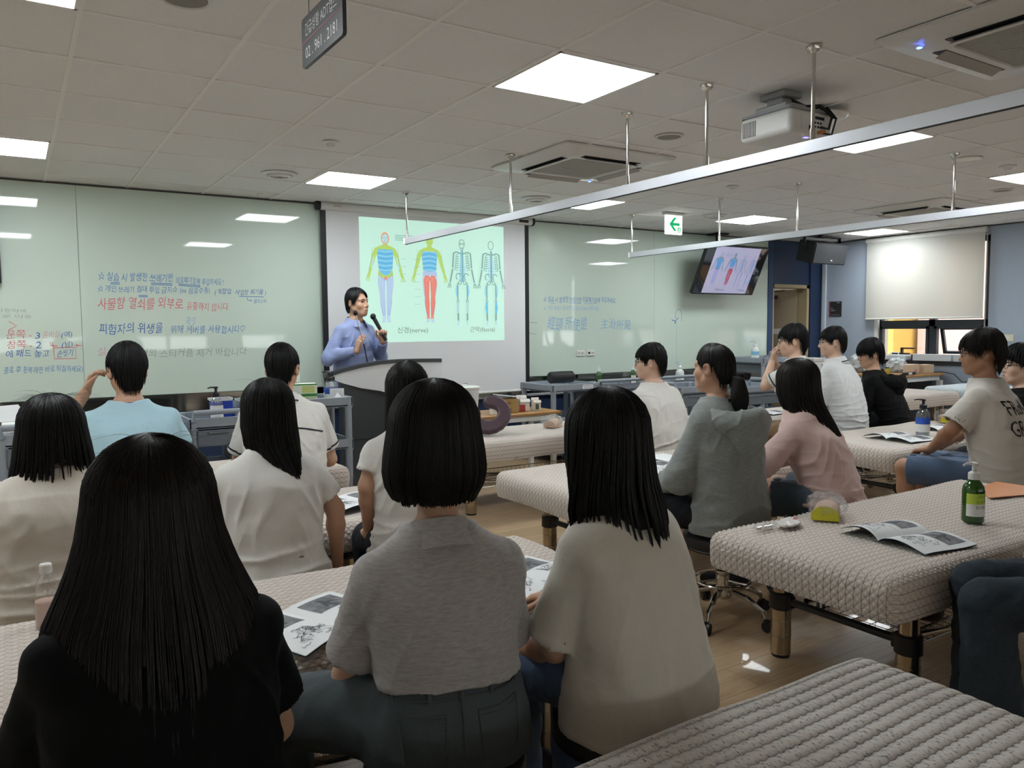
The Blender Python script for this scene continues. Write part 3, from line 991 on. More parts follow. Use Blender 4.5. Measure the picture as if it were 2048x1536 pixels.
MB().box((.0, -.12, -.0665), (.03, -.1, -.0645)).build('status_light', mat('violet_led', '#6a62e8', .3, emit=2.5), t)
top = CEIL - pc.z
b = MB().box((-.1, -.05, .10), (-.02, .05, top - .03), bev=.004).box((-.13, -.1, .075), (.03, .1, .105), bev=.006).box((-.12, -.08, top - .03), (.02, .08, top), bev=.004)
b.cyl((-.102, -.02, .14), (-.098, -.02, .14), .014, n=12).cyl((-.102, .02, .14), (-.098, .02, .14), .014, n=12)
b.build('ceiling_mount', mat('mount_grey', '#9c9d9e', .45, .3), t)
c = MB().tube([(-.03, -.04, top - .03), (.03, -.09, top - .07), (.09, -.14, .1), (.1, -.2, .03), (.09, -.19, -.03), (.06, -.165, -.02)], .007, 8)
c.tube([(-.03, -.02, top - .05), (.06, -.06, top - .09), (.11, -.12, .1), (.115, -.215, .02), (.1, -.2, -.06), (.05, -.165, -.048)], .006, 8)
c.tube([(-.03, 0, top - .04), (.08, -.08, top - .11), (.13, -.15, .09), (.12, -.2, .03)], .009, 8)
c.build('cable', M_DARK, t)

# hanging emergency sign
a, b_ = at_d(609, 140, 2.60), at_d(690, 69, 2.29)
zb = (a.z + b_.z) / 2
a.z = b_.z = zb
dx = (b_ - a)
L = dx.length
H_ = .158
SM = frame(a, dx, (0, 0, 1))
t = thing('hanging_sign', 'dark grey hanging sign with white Korean text and phone number', 'sign', a)
Ml = Matrix.Translation(-a) @ SM
pl = []
r_ = .012
for cx, cy, a0 in ((L - r_, H_ - r_, 0), (r_, H_ - r_, 90), (r_, r_, 180), (L - r_, r_, 270)):
    for i in range(5):
        an = R(a0 + 90 * i / 4)
        pl.append((cx + r_ * math.cos(an), cy + r_ * math.sin(an)))
MB().prism(pl, -.006, .006, 0, Ml).build('plate', mat('sign_slate', '#3b3d42', .35), t, sharp=30)
MB().box((0.003, H_ * .50 - .0022, .0061), (L - .003, H_ * .50 + .0022, .0067), M=Ml).build('red_line', mat('sign_red', '#8a4a52', .5), t)
def fit_text(mb, body, x0, x1, yb, hgt, M, mi=0, z=.0065):
    v, f = text_arrays(body, 1.0)
    xs = [p[0] for p in v]
    ys = [p[1] for p in v]
    sx = (x1 - x0) / (max(xs) - min(xs))
    sy = hgt / (max(ys) - min(ys))
    mb.add([(x0 + (p[0] - min(xs)) * sx, yb + (p[1] - min(ys)) * sy, z) for p in v], f, mi, M)
for q in (('긴급상황 ADT캡스', H_ * .60, H_ * .26), ('02 . 961 . 2181', H_ * .15, H_ * .22)):
    w = MB()
    fit_text(w, q[0], .035, L - .045, q[1], q[2], Ml)
    w.build('lettering', mat('sign_white', '#e6e6e4', .5), t, smooth=False)
for q in (.06, L - .06):
    p = Ml @ Vector((q, H_, 0))
    MB().cyl(p, (p.x, p.y, CEIL - a.z), .0012, n=6).build('cord', M_DARK, t)

# exit sign
t = thing('exit_sign', 'lit white exit sign with a green arrow pointing left', 'sign', (5.97, 6.15, 2.38))
MB().box((-.115, -.016, 0), (.115, .016, .20), bev=.003).build('lit_panel', mat('exit_white', '#f4f6ee', .4, emit=.9), t)
MB().box((-.14, -.03, .198), (.14, .03, .226), bev=.004).build('mount', M_WHITE, t)
Me = frame(Vector((0, -.0175, 0)), (1, 0, 0), (0, 0, 1))
ar = MB().add([(-.075, .105, 0), (-.01, .175, 0), (.03, .175, 0), (-.02, .12, 0), (.075, .12, 0), (.075, .09, 0), (-.02, .09, 0), (.03, .035, 0), (-.01, .035, 0)], [(0, 8, 7, 6, 3, 2, 1), (3, 6, 5, 4)], 0, Me)
ar.box((.045, .02, 0), (.088, .075, .0006), 0, M=Me)
ar.box((.052, .028, .0006), (.081, .034, .001), 1, M=Me).box((.06, .04, .0006), (.073, .062, .001), 1, M=Me).ball((.067, .067, .001), (.004, .004, .0005), 1, 8, Me)
ar.build('arrow', [mat('exit_green', '#0f9d5e', .4, emit=.5), mat('exit_white', '#f4f6ee')], t, smooth=False)

# ------------------------------------------------------------------ projection screen and slide
def emis(name, col, e, base=.25):
    t_ = NT(name)
    c = lin(col)
    t_.p(Base_Color=tuple(x * base for x in c[:3]) + (1,), Emission_Color=c, Emission_Strength=e, Roughness=.6)
    return t_.m

def slide(name, M, w, h, pal, parent):
    """two colour-mapped figures and two skeletons above their captions; pal = list of materials"""
    mb = MB()
    BG, PEACH, LIME, BLUE, DBLUE, LAV, VIO, RED, DRED, GREY, PALE, TXT = range(12)
    lay = [0]
    def poly(pts, mi):
        lay[0] += 1
        mb.add([(x * w, y * h, .00012 * lay[0]) for x, y in pts], [tuple(range(len(pts)))], mi, M)
    def strip(pts, ws, mi):
        lay[0] += 1
        v, f = [], []
        n = len(pts)
        for i, (x, y) in enumerate(pts):
            a = Vector((pts[min(i + 1, n - 1)][0] - pts[max(i - 1, 0)][0], (pts[min(i + 1, n - 1)][1] - pts[max(i - 1, 0)][1]) * h / w))
            a.normalize()
            q = ws[i] if isinstance(ws, (list, tuple)) else ws
            v += [(x * w - a.y * q * h, y * h + a.x * q * h, .00012 * lay[0]), (x * w + a.y * q * h, y * h - a.x * q * h, .00012 * lay[0])]
        for i in range(n - 1):
            f.append((2 * i, 2 * i + 1, 2 * i + 3, 2 * i + 2))
        mb.add(v, f, mi, M)
    def oval(cx, cy, rx, ry, mi, n=20):
        poly([(cx + rx * math.cos(2 * PI * i / n), cy + ry * math.sin(2 * PI * i / n)) for i in range(n)], mi)
    def ring(cx, cy, rx, ry, q, mi, a0=0, a1=2 * PI, n=16):
        strip([(cx + rx * math.cos(a0 + (a1 - a0) * i / n), cy + ry * math.sin(a0 + (a1 - a0) * i / n)) for i in range(n + 1)], q, mi)
    mb.add([(0, 0, 0), (w, 0, 0), (w, h, 0), (0, h, 0)], [(0, 1, 2, 3)], BG, M)
    S = .725            # figure height as a share of the slide
    A = h / w
    def figure(cx, back):
        T = .885
        X = lambda x: cx + x * S * A
        Y = lambda y: T - y * S
        for s in (-1, 1):
            arm = [(s * .10, .175), (s * .135, .25), (s * .155, .33), (s * .185, .43), (s * .205, .49)]
            strip([(X(x), Y(y)) for x, y in arm], [.022 * S, .026 * S, .021 * S, .015 * S, .018 * S], LIME)
            for k in range(4):
                strip([(X(s * (.20 + .006 * k)), Y(.485)), (X(s * (.186 + .018 * k)), Y(.545 - .006 * abs(k - 1)))], .0035 * S, LIME)
            if not back:
                strip([(X(s * .138), Y(.27)), (X(s * .165), Y(.40))], .008 * S, PALE)
            strip([(X(s * .15), Y(.17)), (X(s * .165), Y(.30)), (X(s * .20), Y(.42))], .0012 * S, GREY)
            lc, ll = (RED, DRED) if back else (LAV, VIO)
            leg = [(s * .045, .47), (s * .047, .56), (s * .040, .66), (s * .036, .71), (s * .036, .78), (s * .024, .92), (s * .026, .96)]
            strip([(X(x), Y(y)) for x, y in leg], [.045 * S, .043 * S, .031 * S, .026 * S, .030 * S, .016 * S, .022 * S], lc)
            for q in (-.8, -.3, .3, .8):
                strip([(X(s * .045 + q * .036), Y(.5)), (X(s * .04 + q * .028), Y(.66)), (X(s * .036 + q * .026), Y(.78)), (X(s * .025 + q * .014), Y(.92))], .0016 * S, ll)
            poly([(X(s * .008), Y(.955)), (X(s * .04), Y(.955)), (X(s * .056), Y(.99)), (X(s * .04), Y(1.0)), (X(s * .012), Y(.998))], LAV)
            strip([(X(s * .085), Y(.47)), (X(s * .09), Y(.56)), (X(s * .07), Y(.7)), (X(s * .066), Y(.78)), (X(s * .042), Y(.93))], .0018 * S, VIO)
        to = [(.03, .135), (.10, .16), (.118, .19), (.098, .26), (.088, .36), (.083, .41), (.092, .47), (.05, .50)]
        poly([(X(x), Y(y)) for x, y in to] + [(X(-x), Y(y)) for x, y in to[::-1]], LIME)
        ch = [(.09, .185), (.096, .25), (.086, .36), (.08, .40)] + ([(.09, .44)] if back else [(.05, .455), (.0, .475)])
        poly([(X(x), Y(y)) for x, y in ch] + [(X(-x), Y(y)) for x, y in ch[::-1]], BLUE)
        for k in range(9):
            y = .20 + .026 * k
            d = -.012 if not back else .016
            strip([(X(-.088), Y(y)), (X(-.045), Y(y - d * .6)), (X(0), Y(y - d)), (X(.045), Y(y - d * .6)), (X(.088), Y(y))], .0028 * S, DBLUE if k % 2 else PALE)
        if back:
            hp = [(.085, .41), (.095, .46), (.09, .50)]
            poly([(X(x), Y(y)) for x, y in hp] + [(X(-x), Y(y)) for x, y in hp[::-1]], LAV)
            for k in range(4):
                strip([(X(-.088), Y(.425 + .014 * k)), (X(0), Y(.41 + .014 * k)), (X(.088), Y(.425 + .014 * k))], .002 * S, VIO)
            for s in (-1, 1):
                oval(X(s * .036), Y(.50), .04 * S * A, .044 * S, RED)
                ring(X(s * .036), Y(.50), .03 * S * A, .034 * S, .0016 * S, DRED)
            poly([(X(-.1), Y(.5)), (X(-.088), Y(.47)), (X(-.075), Y(.6)), (X(-.07), Y(.7)), (X(-.082), Y(.62))], LAV)
        else:
            oval(X(0), Y(.505), .018 * S * A, .022 * S, RED)
            for s in (-1, 1):
                strip([(X(s * .085), Y(.43)), (X(s * .05), Y(.49)), (X(s * .02), Y(.53))], .002 * S, VIO)
        poly([(X(-.024), Y(.10)), (X(.024), Y(.10)), (X(.03), Y(.15)), (X(-.03), Y(.15))], LIME)
        oval(X(0), Y(.062), .046 * S * A, .064 * S, LIME if back else PEACH)
        if not back:
            oval(X(0), Y(.066), .036 * S * A, .052 * S, PALE)
            for s in (-1, 1):
                strip([(X(s * .028), Y(.055)), (X(s * .010), Y(.055))], .003 * S, GREY)
            strip([(X(-.012), Y(.098)), (X(.012), Y(.098))], .0025 * S, DRED)
            strip([(X(.002), Y(.06)), (X(.006), Y(.082)), (X(-.004), Y(.084))], .0018 * S, GREY)
            ring(X(0), Y(.062), .046 * S * A, .064 * S, .0035 * S, PEACH)
        for k in range(7 if back else 4):
            y = .28 + .085 * k
            strip([(X(-.12 if back else .19), Y(y)), (X(-.20 if back else .25), Y(y + .004))], .0014 * S, GREY)
    figure(.162, False)
    figure(.455, True)
    def skeleton(cx, back):
        T = .865
        S2 = .73
        X = lambda x: cx + x * S2 * A
        Y = lambda y: T - y * S2
        q = .0032
        ring(X(0), Y(.05), .036 * S2 * A, .05 * S2, q, GREY)
        if not back:
            for s in (-1, 1):
                ring(X(s * .015), Y(.05), .009 * S2 * A, .010 * S2, q * .9, GREY, n=10)
            strip([(X(-.02), Y(.095)), (X(-.014), Y(.118)), (X(.014), Y(.118)), (X(.02), Y(.095))], q, GREY)
            strip([(X(-.014), Y(.1)), (X(.014), Y(.1))], q, GREY)
        mus = [(.012, .12), (.018, .2), (.026, .28), (.04, .34), (.042, .46), (.018, .50)] if not back else [(.014, .11), (.028, .19), (.05, .25), (.042, .38), (.026, .45), (.008, .49)]
        poly([(X(x), Y(y)) for x, y in mus] + [(X(-x), Y(y)) for x, y in mus[::-1]], PALE)
        for k in range(3 if not back else 1):
            dx_ = .012 * (k - (1 if not back else 0))
            strip([(X(dx_), Y(.13)), (X(dx_ * 1.6), Y(.3)), (X(dx_ * 1.2), Y(.49))], .003, BLUE)
        for k in range(5):
            strip([(X(-.04), Y(.32 + .036 * k)), (X(.04), Y(.32 + .036 * k))], .0016, BLUE)
        for s in (-1, 1):
            strip([(X(s * .01), Y(.165)), (X(s * .07), Y(.145)), (X(s * .115), Y(.16))], q * 1.6, GREY)
            for k in range(7):
                y = .175 + .026 * k
                ring(X(s * .034), Y(y + .01), (.045 + .004 * k) * S2 * A, .018 * S2, q * .8, GREY, R(80) if s > 0 else R(100), R(-70) if s > 0 else R(250), 8)
            strip([(X(s * .11), Y(.16)), (X(s * .118), Y(.24)), (X(s * .125), Y(.33))], q * 2.1, GREY)
            strip([(X(s * .128), Y(.34)), (X(s * .146), Y(.42)), (X(s * .165), Y(.50))], q * 1.5, GREY)
            strip([(X(s * .12), Y(.345)), (X(s * .14), Y(.43)), (X(s * .158), Y(.505))], q, GREY)
            for k in range(4):
                strip([(X(s * (.157 + .006 * k)), Y(.51)), (X(s * (.150 + .016 * k)), Y(.565))], q * .7, GREY)
            ring(X(s * .052), Y(.43), .03 * S2 * A, .036 * S2, q * 1.3, GREY, R(20), R(250))
            ring(X(s * .03), Y(.50), .018 * S2 * A, .022 * S2, q, GREY)
            th = [(.078, .52), (.088, .60), (.07, .70), (.055, .70), (.052, .60)] if not back else [(.068, .55), (.078, .62), (.06, .70), (.05, .69), (.05, .60)]
            poly([(X(s * x), Y(y)) for x, y in th], PALE)
            for d in (-.010, .0, .012):
                strip([(X(s * (.066 + d)), Y(.53)), (X(s * (.071 + d * 1.3)), Y(.61)), (X(s * .062), Y(.695))], .003, BLUE)
            strip([(X(s * .06), Y(.50)), (X(s * .064), Y(.70))], q * 1.6, GREY)
            ring(X(s * .062), Y(.715), .014 * S2 * A, .014 * S2, q, GREY)
            strip([(X(s * .058), Y(.73)), (X(s * .056), Y(.95))], q * 1.6, GREY)
            strip([(X(s * .07), Y(.73)), (X(s * .066), Y(.94))], q, GREY)
            strip([(X(s * .062), Y(.73)), (X(s * (.074 if back else .06)), Y(.79)), (X(s * .06), Y(.86))], .010 if back else .006, BLUE if back else PALE)
            poly([(X(s * .046), Y(.95)), (X(s * .07), Y(.95)), (X(s * .074), Y(1.0)), (X(s * .05), Y(1.0))], PALE)
        strip([(X(0), Y(.12)), (X(0), Y(.49))], q * (2.4 if back else 1.6), GREY)
    skeleton(.682, False)
    skeleton(.893, True)
    for k in range(4):
        strip([(.22, .868 - .013 * k), (.395 - .03 * (k % 2), .868 - .013 * k)], .0022, GREY)
    Z = M @ Matrix.Translation((0, 0, .00012 * (lay[0] + 2)))
    fit_text(mb, '신경(nerve)', .225 * w, .43 * w, .065 * h, .058 * h, Z, TXT, 0)
    fit_text(mb, '근막(fascia)', .73 * w, .915 * w, .068 * h, .055 * h, Z, TXT, 0)
    return mb.build(name, pal, parent, smooth=False)

PAL = [emis('slide_' + n, c, .40) for n, c in (('mint', '#c6eedd'), ('peach', '#e8a07a'), ('lime', '#b4d46c'), ('blue', '#6fc0e6'), ('deep_blue', '#3f93cf'), ('lavender', '#bcd4ea'), ('violet', '#8a97cf'), ('red', '#e8907f'), ('deep_red', '#cf5f58'), ('grey', '#7fa59e'), ('pale', '#b4dfe6'), ('caption', '#6f7f7a'))]
t = thing('projection_screen', 'white pull-down projection screen showing four anatomical figures', 'screen', (0, 7.27, 0))
M_SCREEN = mat('screen_white', '#d9d8da', .8)
quadbox('cloth', (2.555, -.001, .72), (4.815, .001, 2.56), M_SCREEN, t)
for q in ((2.50, 2.555), (4.815, 4.868)):
    MB().box((q[0], -.0012, .72), (q[1], .0012, 2.56)).build('black_border', M_DARK, t)
MB().tube([(2.50, 0, .71), (4.868, 0, .71)], .014, 10).build('weight_bar', M_WHITE, t)
cs = MB().tube([(2.50, 0, 2.575), (4.90, 0, 2.575)], .042, 18)
cs.build('case', M_WHITE, t)
MB().tube([(2.46, 0, 2.575), (2.50, 0, 2.575)], .045, 16).tube([(4.90, 0, 2.575), (4.93, 0, 2.575)], .045, 16).build('end_cap', M_DARK, t)
MB().box((4.72, -.046, 2.555), (4.84, -.040, 2.585), 0).box((2.62, -.0445, 2.565), (2.70, -.041, 2.59), 1).build('badge', [M_DARK, mat('case_label', '#c9c2b8', .6)], t)
slide('projected_slide', frame(Vector((2.885, -.0015, 1.272)), (1, 0, 0), (0, 0, 1)), 1.655, 1.225, PAL, t)

# television under the ceiling
PAL2 = [emis('tv_' + n, c, .38) for n, c in (('bg', '#a7a6c2'), ('peach', '#8d8f9e'), ('lime', '#6f8796'), ('blue', '#4f8fc8'), ('deep_blue', '#3d6ea8'), ('lavender', '#9aa0cc'), ('violet', '#6f6fae'), ('red', '#a8485a'), ('deep_red', '#7d3046'), ('grey', '#85879f'), ('pale', '#8d9cc4'), ('caption', '#33343f'))]
tl, bl_ = Vector((7.19, 6.80, 2.40)), Vector((7.19, 7.08, 1.81))
TW = 1.12
upv = tl - bl_
TM = frame(bl_, (1, 0, 0), upv)
t = thing('television', 'black television hung from the ceiling showing the same slide', 'television', bl_)
Mt = Matrix.Translation(-bl_) @ TM
th_ = upv.length
MB().box((0, 0, -.05), (TW, th_, 0), bev=.004, M=Mt).box((.2, .1, -.09), (TW - .2, th_ - .1, -.04), bev=.01, M=Mt).build('housing', M_DARK, t)
MB().box((.012, .016, .0003), (TW - .012, th_ - .012, .001), M=Mt).build('glass', mat('tv_black_glass', '#1c1d22', .06, coat=1), t)
slide('picture', Mt @ Matrix.Translation((.155, .02, .0014)), TW - .31, th_ - .035, PAL2, t)
Mp = MB()
Mp.cyl((.62, .15, .45), (.62, .15, CEIL - bl_.z), .028, n=16).box((.52, .05, CEIL - bl_.z - .02), (.72, .25, CEIL - bl_.z), bev=.004)
Mp.tube([(.62, .15, .45), (.62, .11, .36), (.62, .16, .3)], .03, 10)
Mp.build('ceiling_mount', M_DARK, t)
for m_ in PAL2[:1]:
    m_.node_tree.nodes['Principled BSDF'].inputs['Roughness'].default_value = .12

# hanging loudspeaker by the doorway
t = thing('loudspeaker', 'black loudspeaker hung from a ceiling bracket by the doorway', 'speaker', (9.28, 6.75, 2.40))
Ms = Matrix.Rotation(R(14), 4, 'X')
MB().prism([(-.36, -.16), (.36, -.16), (.27, .17), (-.27, .17)], -.15, .13, 0, Ms, bev=.012).build('cabinet', M_DARK, t)
MB().box((-.345, -.168, -.14), (.345, -.158, .115), bev=.006, M=Ms).build('front_grille', mat('grille_black', '#202125', .6, bscale=700, bdist=.001), t)
MB().box((.02, -.170, -.10), (.05, -.167, -.085), M=Ms).build('badge', M_WHITE, t)
MB().tube([(-.375, -.02, -.02), (-.375, -.02, .19), (.375, -.02, .19), (.375, -.02, -.02)], .02, sq=(.045, .014)).box((-.1, -.08, .185), (.1, .04, .206)).build('bracket', M_DARK, t)

# ------------------------------------------------------------------ marker writing
INK = {'b': mat('blue_marker', '#4f7fb8', .6), 'B': mat('strong_blue_marker', '#3c67ad', .6), 'f': mat('faint_blue_marker', '#87aecb', .6), 'r': mat('red_marker', '#d2727a', .6), 'p': mat('pink_marker', '#c99aa0', .6), 'g': mat('grey_marker', '#98a09a', .6)}
IK = list(INK)
YB = WY - .0226
def hand(par, body, x0, x1, zc, h, ink, tilt=0.0):
    v, f = text_arrays(body, 1.0)
    xs = [p[0] for p in v]
    ys = [p[1] for p in v]
    sx = (x1 - x0) / (max(xs) - min(xs))
    sy = h / (max(ys) - min(ys))
    o = []
    for p in v:
        x = (p[0] - min(xs)) * sx
        y = (p[1] - (min(ys) + max(ys)) / 2) * sy
        y += .006 * math.sin(x * 23 + h * 90) * (h / .08) + tilt * x
        x += .10 * y + .003 * math.sin(x * 61 + y * 40)
        o.append((x0 + x, YB, zc + y))
    MB().add(o, f, IK.index(ink)).build('marker_writing', inks, par, smooth=False)
def line(par, pts, ink, r=.0032, name='marker_line'):
    P_ = [Vector((x, YB, z)) for x, z in pts]
    v, f = [], []
    for i, p in enumerate(P_):
        d = (P_[min(i + 1, len(P_) - 1)] - P_[max(i - 1, 0)]).normalized()
        nrm = Vector((-d.z, 0, d.x)) * r
        v += [p + nrm, p - nrm]
        if i:
            f.append((2 * i - 2, 2 * i - 1, 2 * i + 1, 2 * i))
    MB().add(v, f, IK.index(ink)).build(name, inks, par, smooth=False)
inks = [INK[k] for k in IK]
hand(BOARD_L, '☆ 실습 시 발생한 쓰레기만', .62, 1.20, 1.862, .075, 'b')
hand(BOARD_L, '의료폐기함에 투입하세요 !', 1.22, 1.62, 1.845, .062, 'b', -.03)
line(BOARD_L, [(.71, 1.812), (.78, 1.812)], 'b')
line(BOARD_L, [(.71, 1.80), (.78, 1.80)], 'b')
line(BOARD_L, [(1.02, 1.815), (1.19, 1.812)], 'b')
line(BOARD_L, [(1.02, 1.802), (1.19, 1.80)], 'b')
line(BOARD_L, [(1.24, 1.812), (1.42, 1.80)], 'b')
line(BOARD_L, [(1.24, 1.80), (1.42, 1.788)], 'b')
hand(BOARD_L, '☆ 개인 쓰레기 절대 투입 금지☆ (ex 음료수통)', .61, 1.50, 1.755, .068, 'b')
hand(BOARD_L, '( 복합업 · 사업장 폐기물 )', 1.54, 1.99, 1.748, .06, 'B')
line(BOARD_L, [(1.75, 1.712), (1.97, 1.71)], 'b')
line(BOARD_L, [(1.82, 1.70), (1.825, 1.678), (1.86, 1.676), (1.85, 1.686), (1.86, 1.676), (1.85, 1.668)], 'b')
hand(BOARD_L, '플라스틱', 1.88, 1.99, 1.672, .04, 'b')
line(BOARD_L, [(.92, 1.708), (.99, 1.708)], 'b')
line(BOARD_L, [(.92, 1.697), (.99, 1.697)], 'b')
hand(BOARD_L, '사물함 열쇠를 외부로', .61, 1.27, 1.638, .10, 'r', .01)
hand(BOARD_L, '유출하지 맙시다.', 1.30, 1.66, 1.62, .072, 'r', -.02)
hand(BOARD_L, '피험자의 위생을', .61, 1.10, 1.425, .09, 'B', .02)
hand(BOARD_L, '위해 커버를 사용합시다♡', 1.16, 1.79, 1.415, .07, 'b')
hand(BOARD_L, '종이', 1.29, 1.37, 1.50, .055, 'f')
line(BOARD_L, [(1.31, 1.468), (1.335, 1.442), (1.36, 1.475)], 'f')
hand(BOARD_L, '실', .59, .65, 1.235, .07, 'p')
hand(BOARD_L, '습 후 주변의 스티커를 제거 바랍니다', .66, 1.80, 1.212, .075, 'g')
hand(BOARD_L0, '준비물 지참하여', -.28, .10, 1.575, .03, 'g')
hand(BOARD_L0, '강의실로 이동', -.25, .14, 1.53, .03, 'g')
line(BOARD_L0, [(-.02, 1.49), (.03, 1.455), (-.025, 1.42)], 'r')
hand(BOARD_L0, '문쪽 -', -.04, .13, 1.385, .065, 'r')
hand(BOARD_L0, '3', .155, .185, 1.38, .05, 'B')
hand(BOARD_L0, '준비실', .205, .325, 1.385, .055, 'p')
hand(BOARD_L0, '(여)', .335, .415, 1.38, .06, 'B')
hand(BOARD_L0, '창쪽 -', -.04, .13, 1.305, .065, 'r')
hand(BOARD_L0, '2', .155, .19, 1.305, .055, 'B')
hand(BOARD_L0, '"', .25, .27, 1.31, .025, 'p')
hand(BOARD_L0, '(남)', .335, .415, 1.30, .06, 'B')
for s in (0, 1):
    x = .255 if s == 0 else .425
    line(BOARD_L0, [(x, 1.295), (x + .05, 1.29)], 'r')
    line(BOARD_L0, [(x + .015, 1.303), (x + .025, 1.292), (x + .015, 1.28)], 'r')
hand(BOARD_L0, '에 패드 놓고', -.05, .245, 1.235, .06, 'B')
hand(BOARD_L0, '손씻기', .30, .41, 1.23, .06, 'B')
line(BOARD_L0, [(.275, 1.275), (.43, 1.278), (.432, 1.185), (.278, 1.188), (.275, 1.275)], 'r', .0035)
hand(BOARD_L0, '종료 후 환복하면 바로 퇴실하세요)', -.07, .475, 1.10, .065, 'b')
hand(BOARD_R, '☆ 실습 시 발생한 쓰레기만 의료폐기함에 투입하세요.', 5.11, 6.18, 1.728, .07, 'b')
line(BOARD_R, [(5.2, 1.68), (5.28, 1.68)], 'f')
line(BOARD_R, [(5.48, 1.688), (5.65, 1.686)], 'f')
line(BOARD_R, [(5.70, 1.686), (5.86, 1.684)], 'f')
hand(BOARD_R, '☆ 개인 쓰레기 절대 투입 금지☆(ex 음료수통)', 5.11, 5.92, 1.625, .062, 'f')
hand(BOARD_R, '經頸 所使是', 5.17, 5.74, 1.455, .15, 'f', -.02)
hand(BOARD_R, '主治所是', 5.95, 6.42, 1.45, .12, 'f', -.05)
line(BOARD_R, [(4.89, 1.47), (5.0, 1.46), (5.03, 1.463)], 'g')
line(BOARD_R, [(4.89, 1.35), (4.98, 1.335), (5.02, 1.335)], 'g')
line(BOARD_R2, [(7.16, 1.5), (7.17, 1.58), (7.2, 1.63), (7.26, 1.61), (7.28, 1.55), (7.27, 1.47)], 'b')
line(BOARD_R2, [(7.1, 1.49), (7.17, 1.475), (7.22, 1.52)], 'B', .005)
line(BOARD_R2, [(7.16, 1.44), (7.17, 1.46), (7.155, 1.465)], 'B', .008)
for i in range(14):
    line(BOARD_R2, [(7.185 + .004 * (i % 2), 1.43 - .037 * i), (7.19, 1.40 - .037 * i)], 'f')
line(BOARD_R2, [(7.17, .95), (7.19, .92), (7.2, .96)], 'f')
line(BOARD_R2, [(7.225 + .02 * math.cos(a_ * .5), .93 + .025 * math.sin(a_ * .5)) for a_ in range(14)], 'f')

# wall sockets on the right board
for k, (x0, lab) in enumerate(((5.57, 'white double wall socket on the whiteboard, left one'), (5.725, 'white wall plate with a switch and ports, right one'))):
    t = thing('wall_socket', lab, 'socket', (x0 + .06, WY - .0226, 1.10))
    MB().box((-.06, -.012, -.036), (.06, 0, .036), bev=.004).build('plate', M_WHITE, t)
    grey = mat('socket_grey', '#c4c0b8', .5)
    if k == 0:
        for q in (-.026, .026):
            s = MB().lathe([(.019, 0), (.0175, .003), (.0165, .0005)], 18, 1, M=Matrix.Translation((q, -.0122, 0)) @ Matrix.Rotation(R(90), 4, 'X'))
            for d in (-.006, .006):
                s.ball((q + d * .7, -.0125, d), (.0035, .001, .0035), 0, 8)
            s.build('outlet', [M_DARK, grey], t)
    else:
        for q in ((-.04, -.012, -.012, .014), (.008, .02, -.004, .006), (.03, .042, -.004, .006)):
            MB().box((q[0], -.0135, q[2]), (q[1], -.0115, q[3])).build('port', M_DARK, t)

# small room sign on the window wall
t = thing('room_sign', 'small black and red room sign on the blue-grey wall', 'sign', (WX, 7.115, 1.64))
MB().box((-.012, -.1, -.11), (0, .1, .11), bev=.002).build('plate', mat('room_sign_black', '#2a2a2c', .4), t)
MB().box((-.0126, .078, -.108), (-.0118, .098, .108)).build('red_strip', mat('room_sign_red', '#8c2c3a', .5), t)
Mr = frame(Vector((-.0128, .072, 0)), (0, -1, 0), (0, 0, 1))
for q in (('임상', 0, .035, .0, .022), ('실습실 1', 0, .075, -.03, .022), ('302-1', .10, .15, .083, .014)):
    w = MB()
    fit_text(w, *q, Mr, 0, 0)
    w.build('lettering', mat('sign_white', '#e6e6e4'), t, smooth=False)
MB().add([(0, -.088, 0), (.15, -.088, 0), (.15, -.085, 0), (0, -.085, 0)], [(0, 1, 2, 3)], 0, Mr).build('white_line', mat('sign_white', '#e6e6e4'), t, smooth=False)

# black-framed wall display that just enters at the left edge
t = thing('wall_display', 'black-framed wall display just entering at the left edge', 'television', (0, WY - .03, 0))
MB().box((-1.32, -.07, 1.79), (-.052, 0, 2.44), bev=.004).build('housing', M_DARK, t)
MB().box((-1.30, -.072, 1.81), (-.072, -.0695, 2.42)).build('glass', mat('tv_black_glass', '#1c1d22'), t)
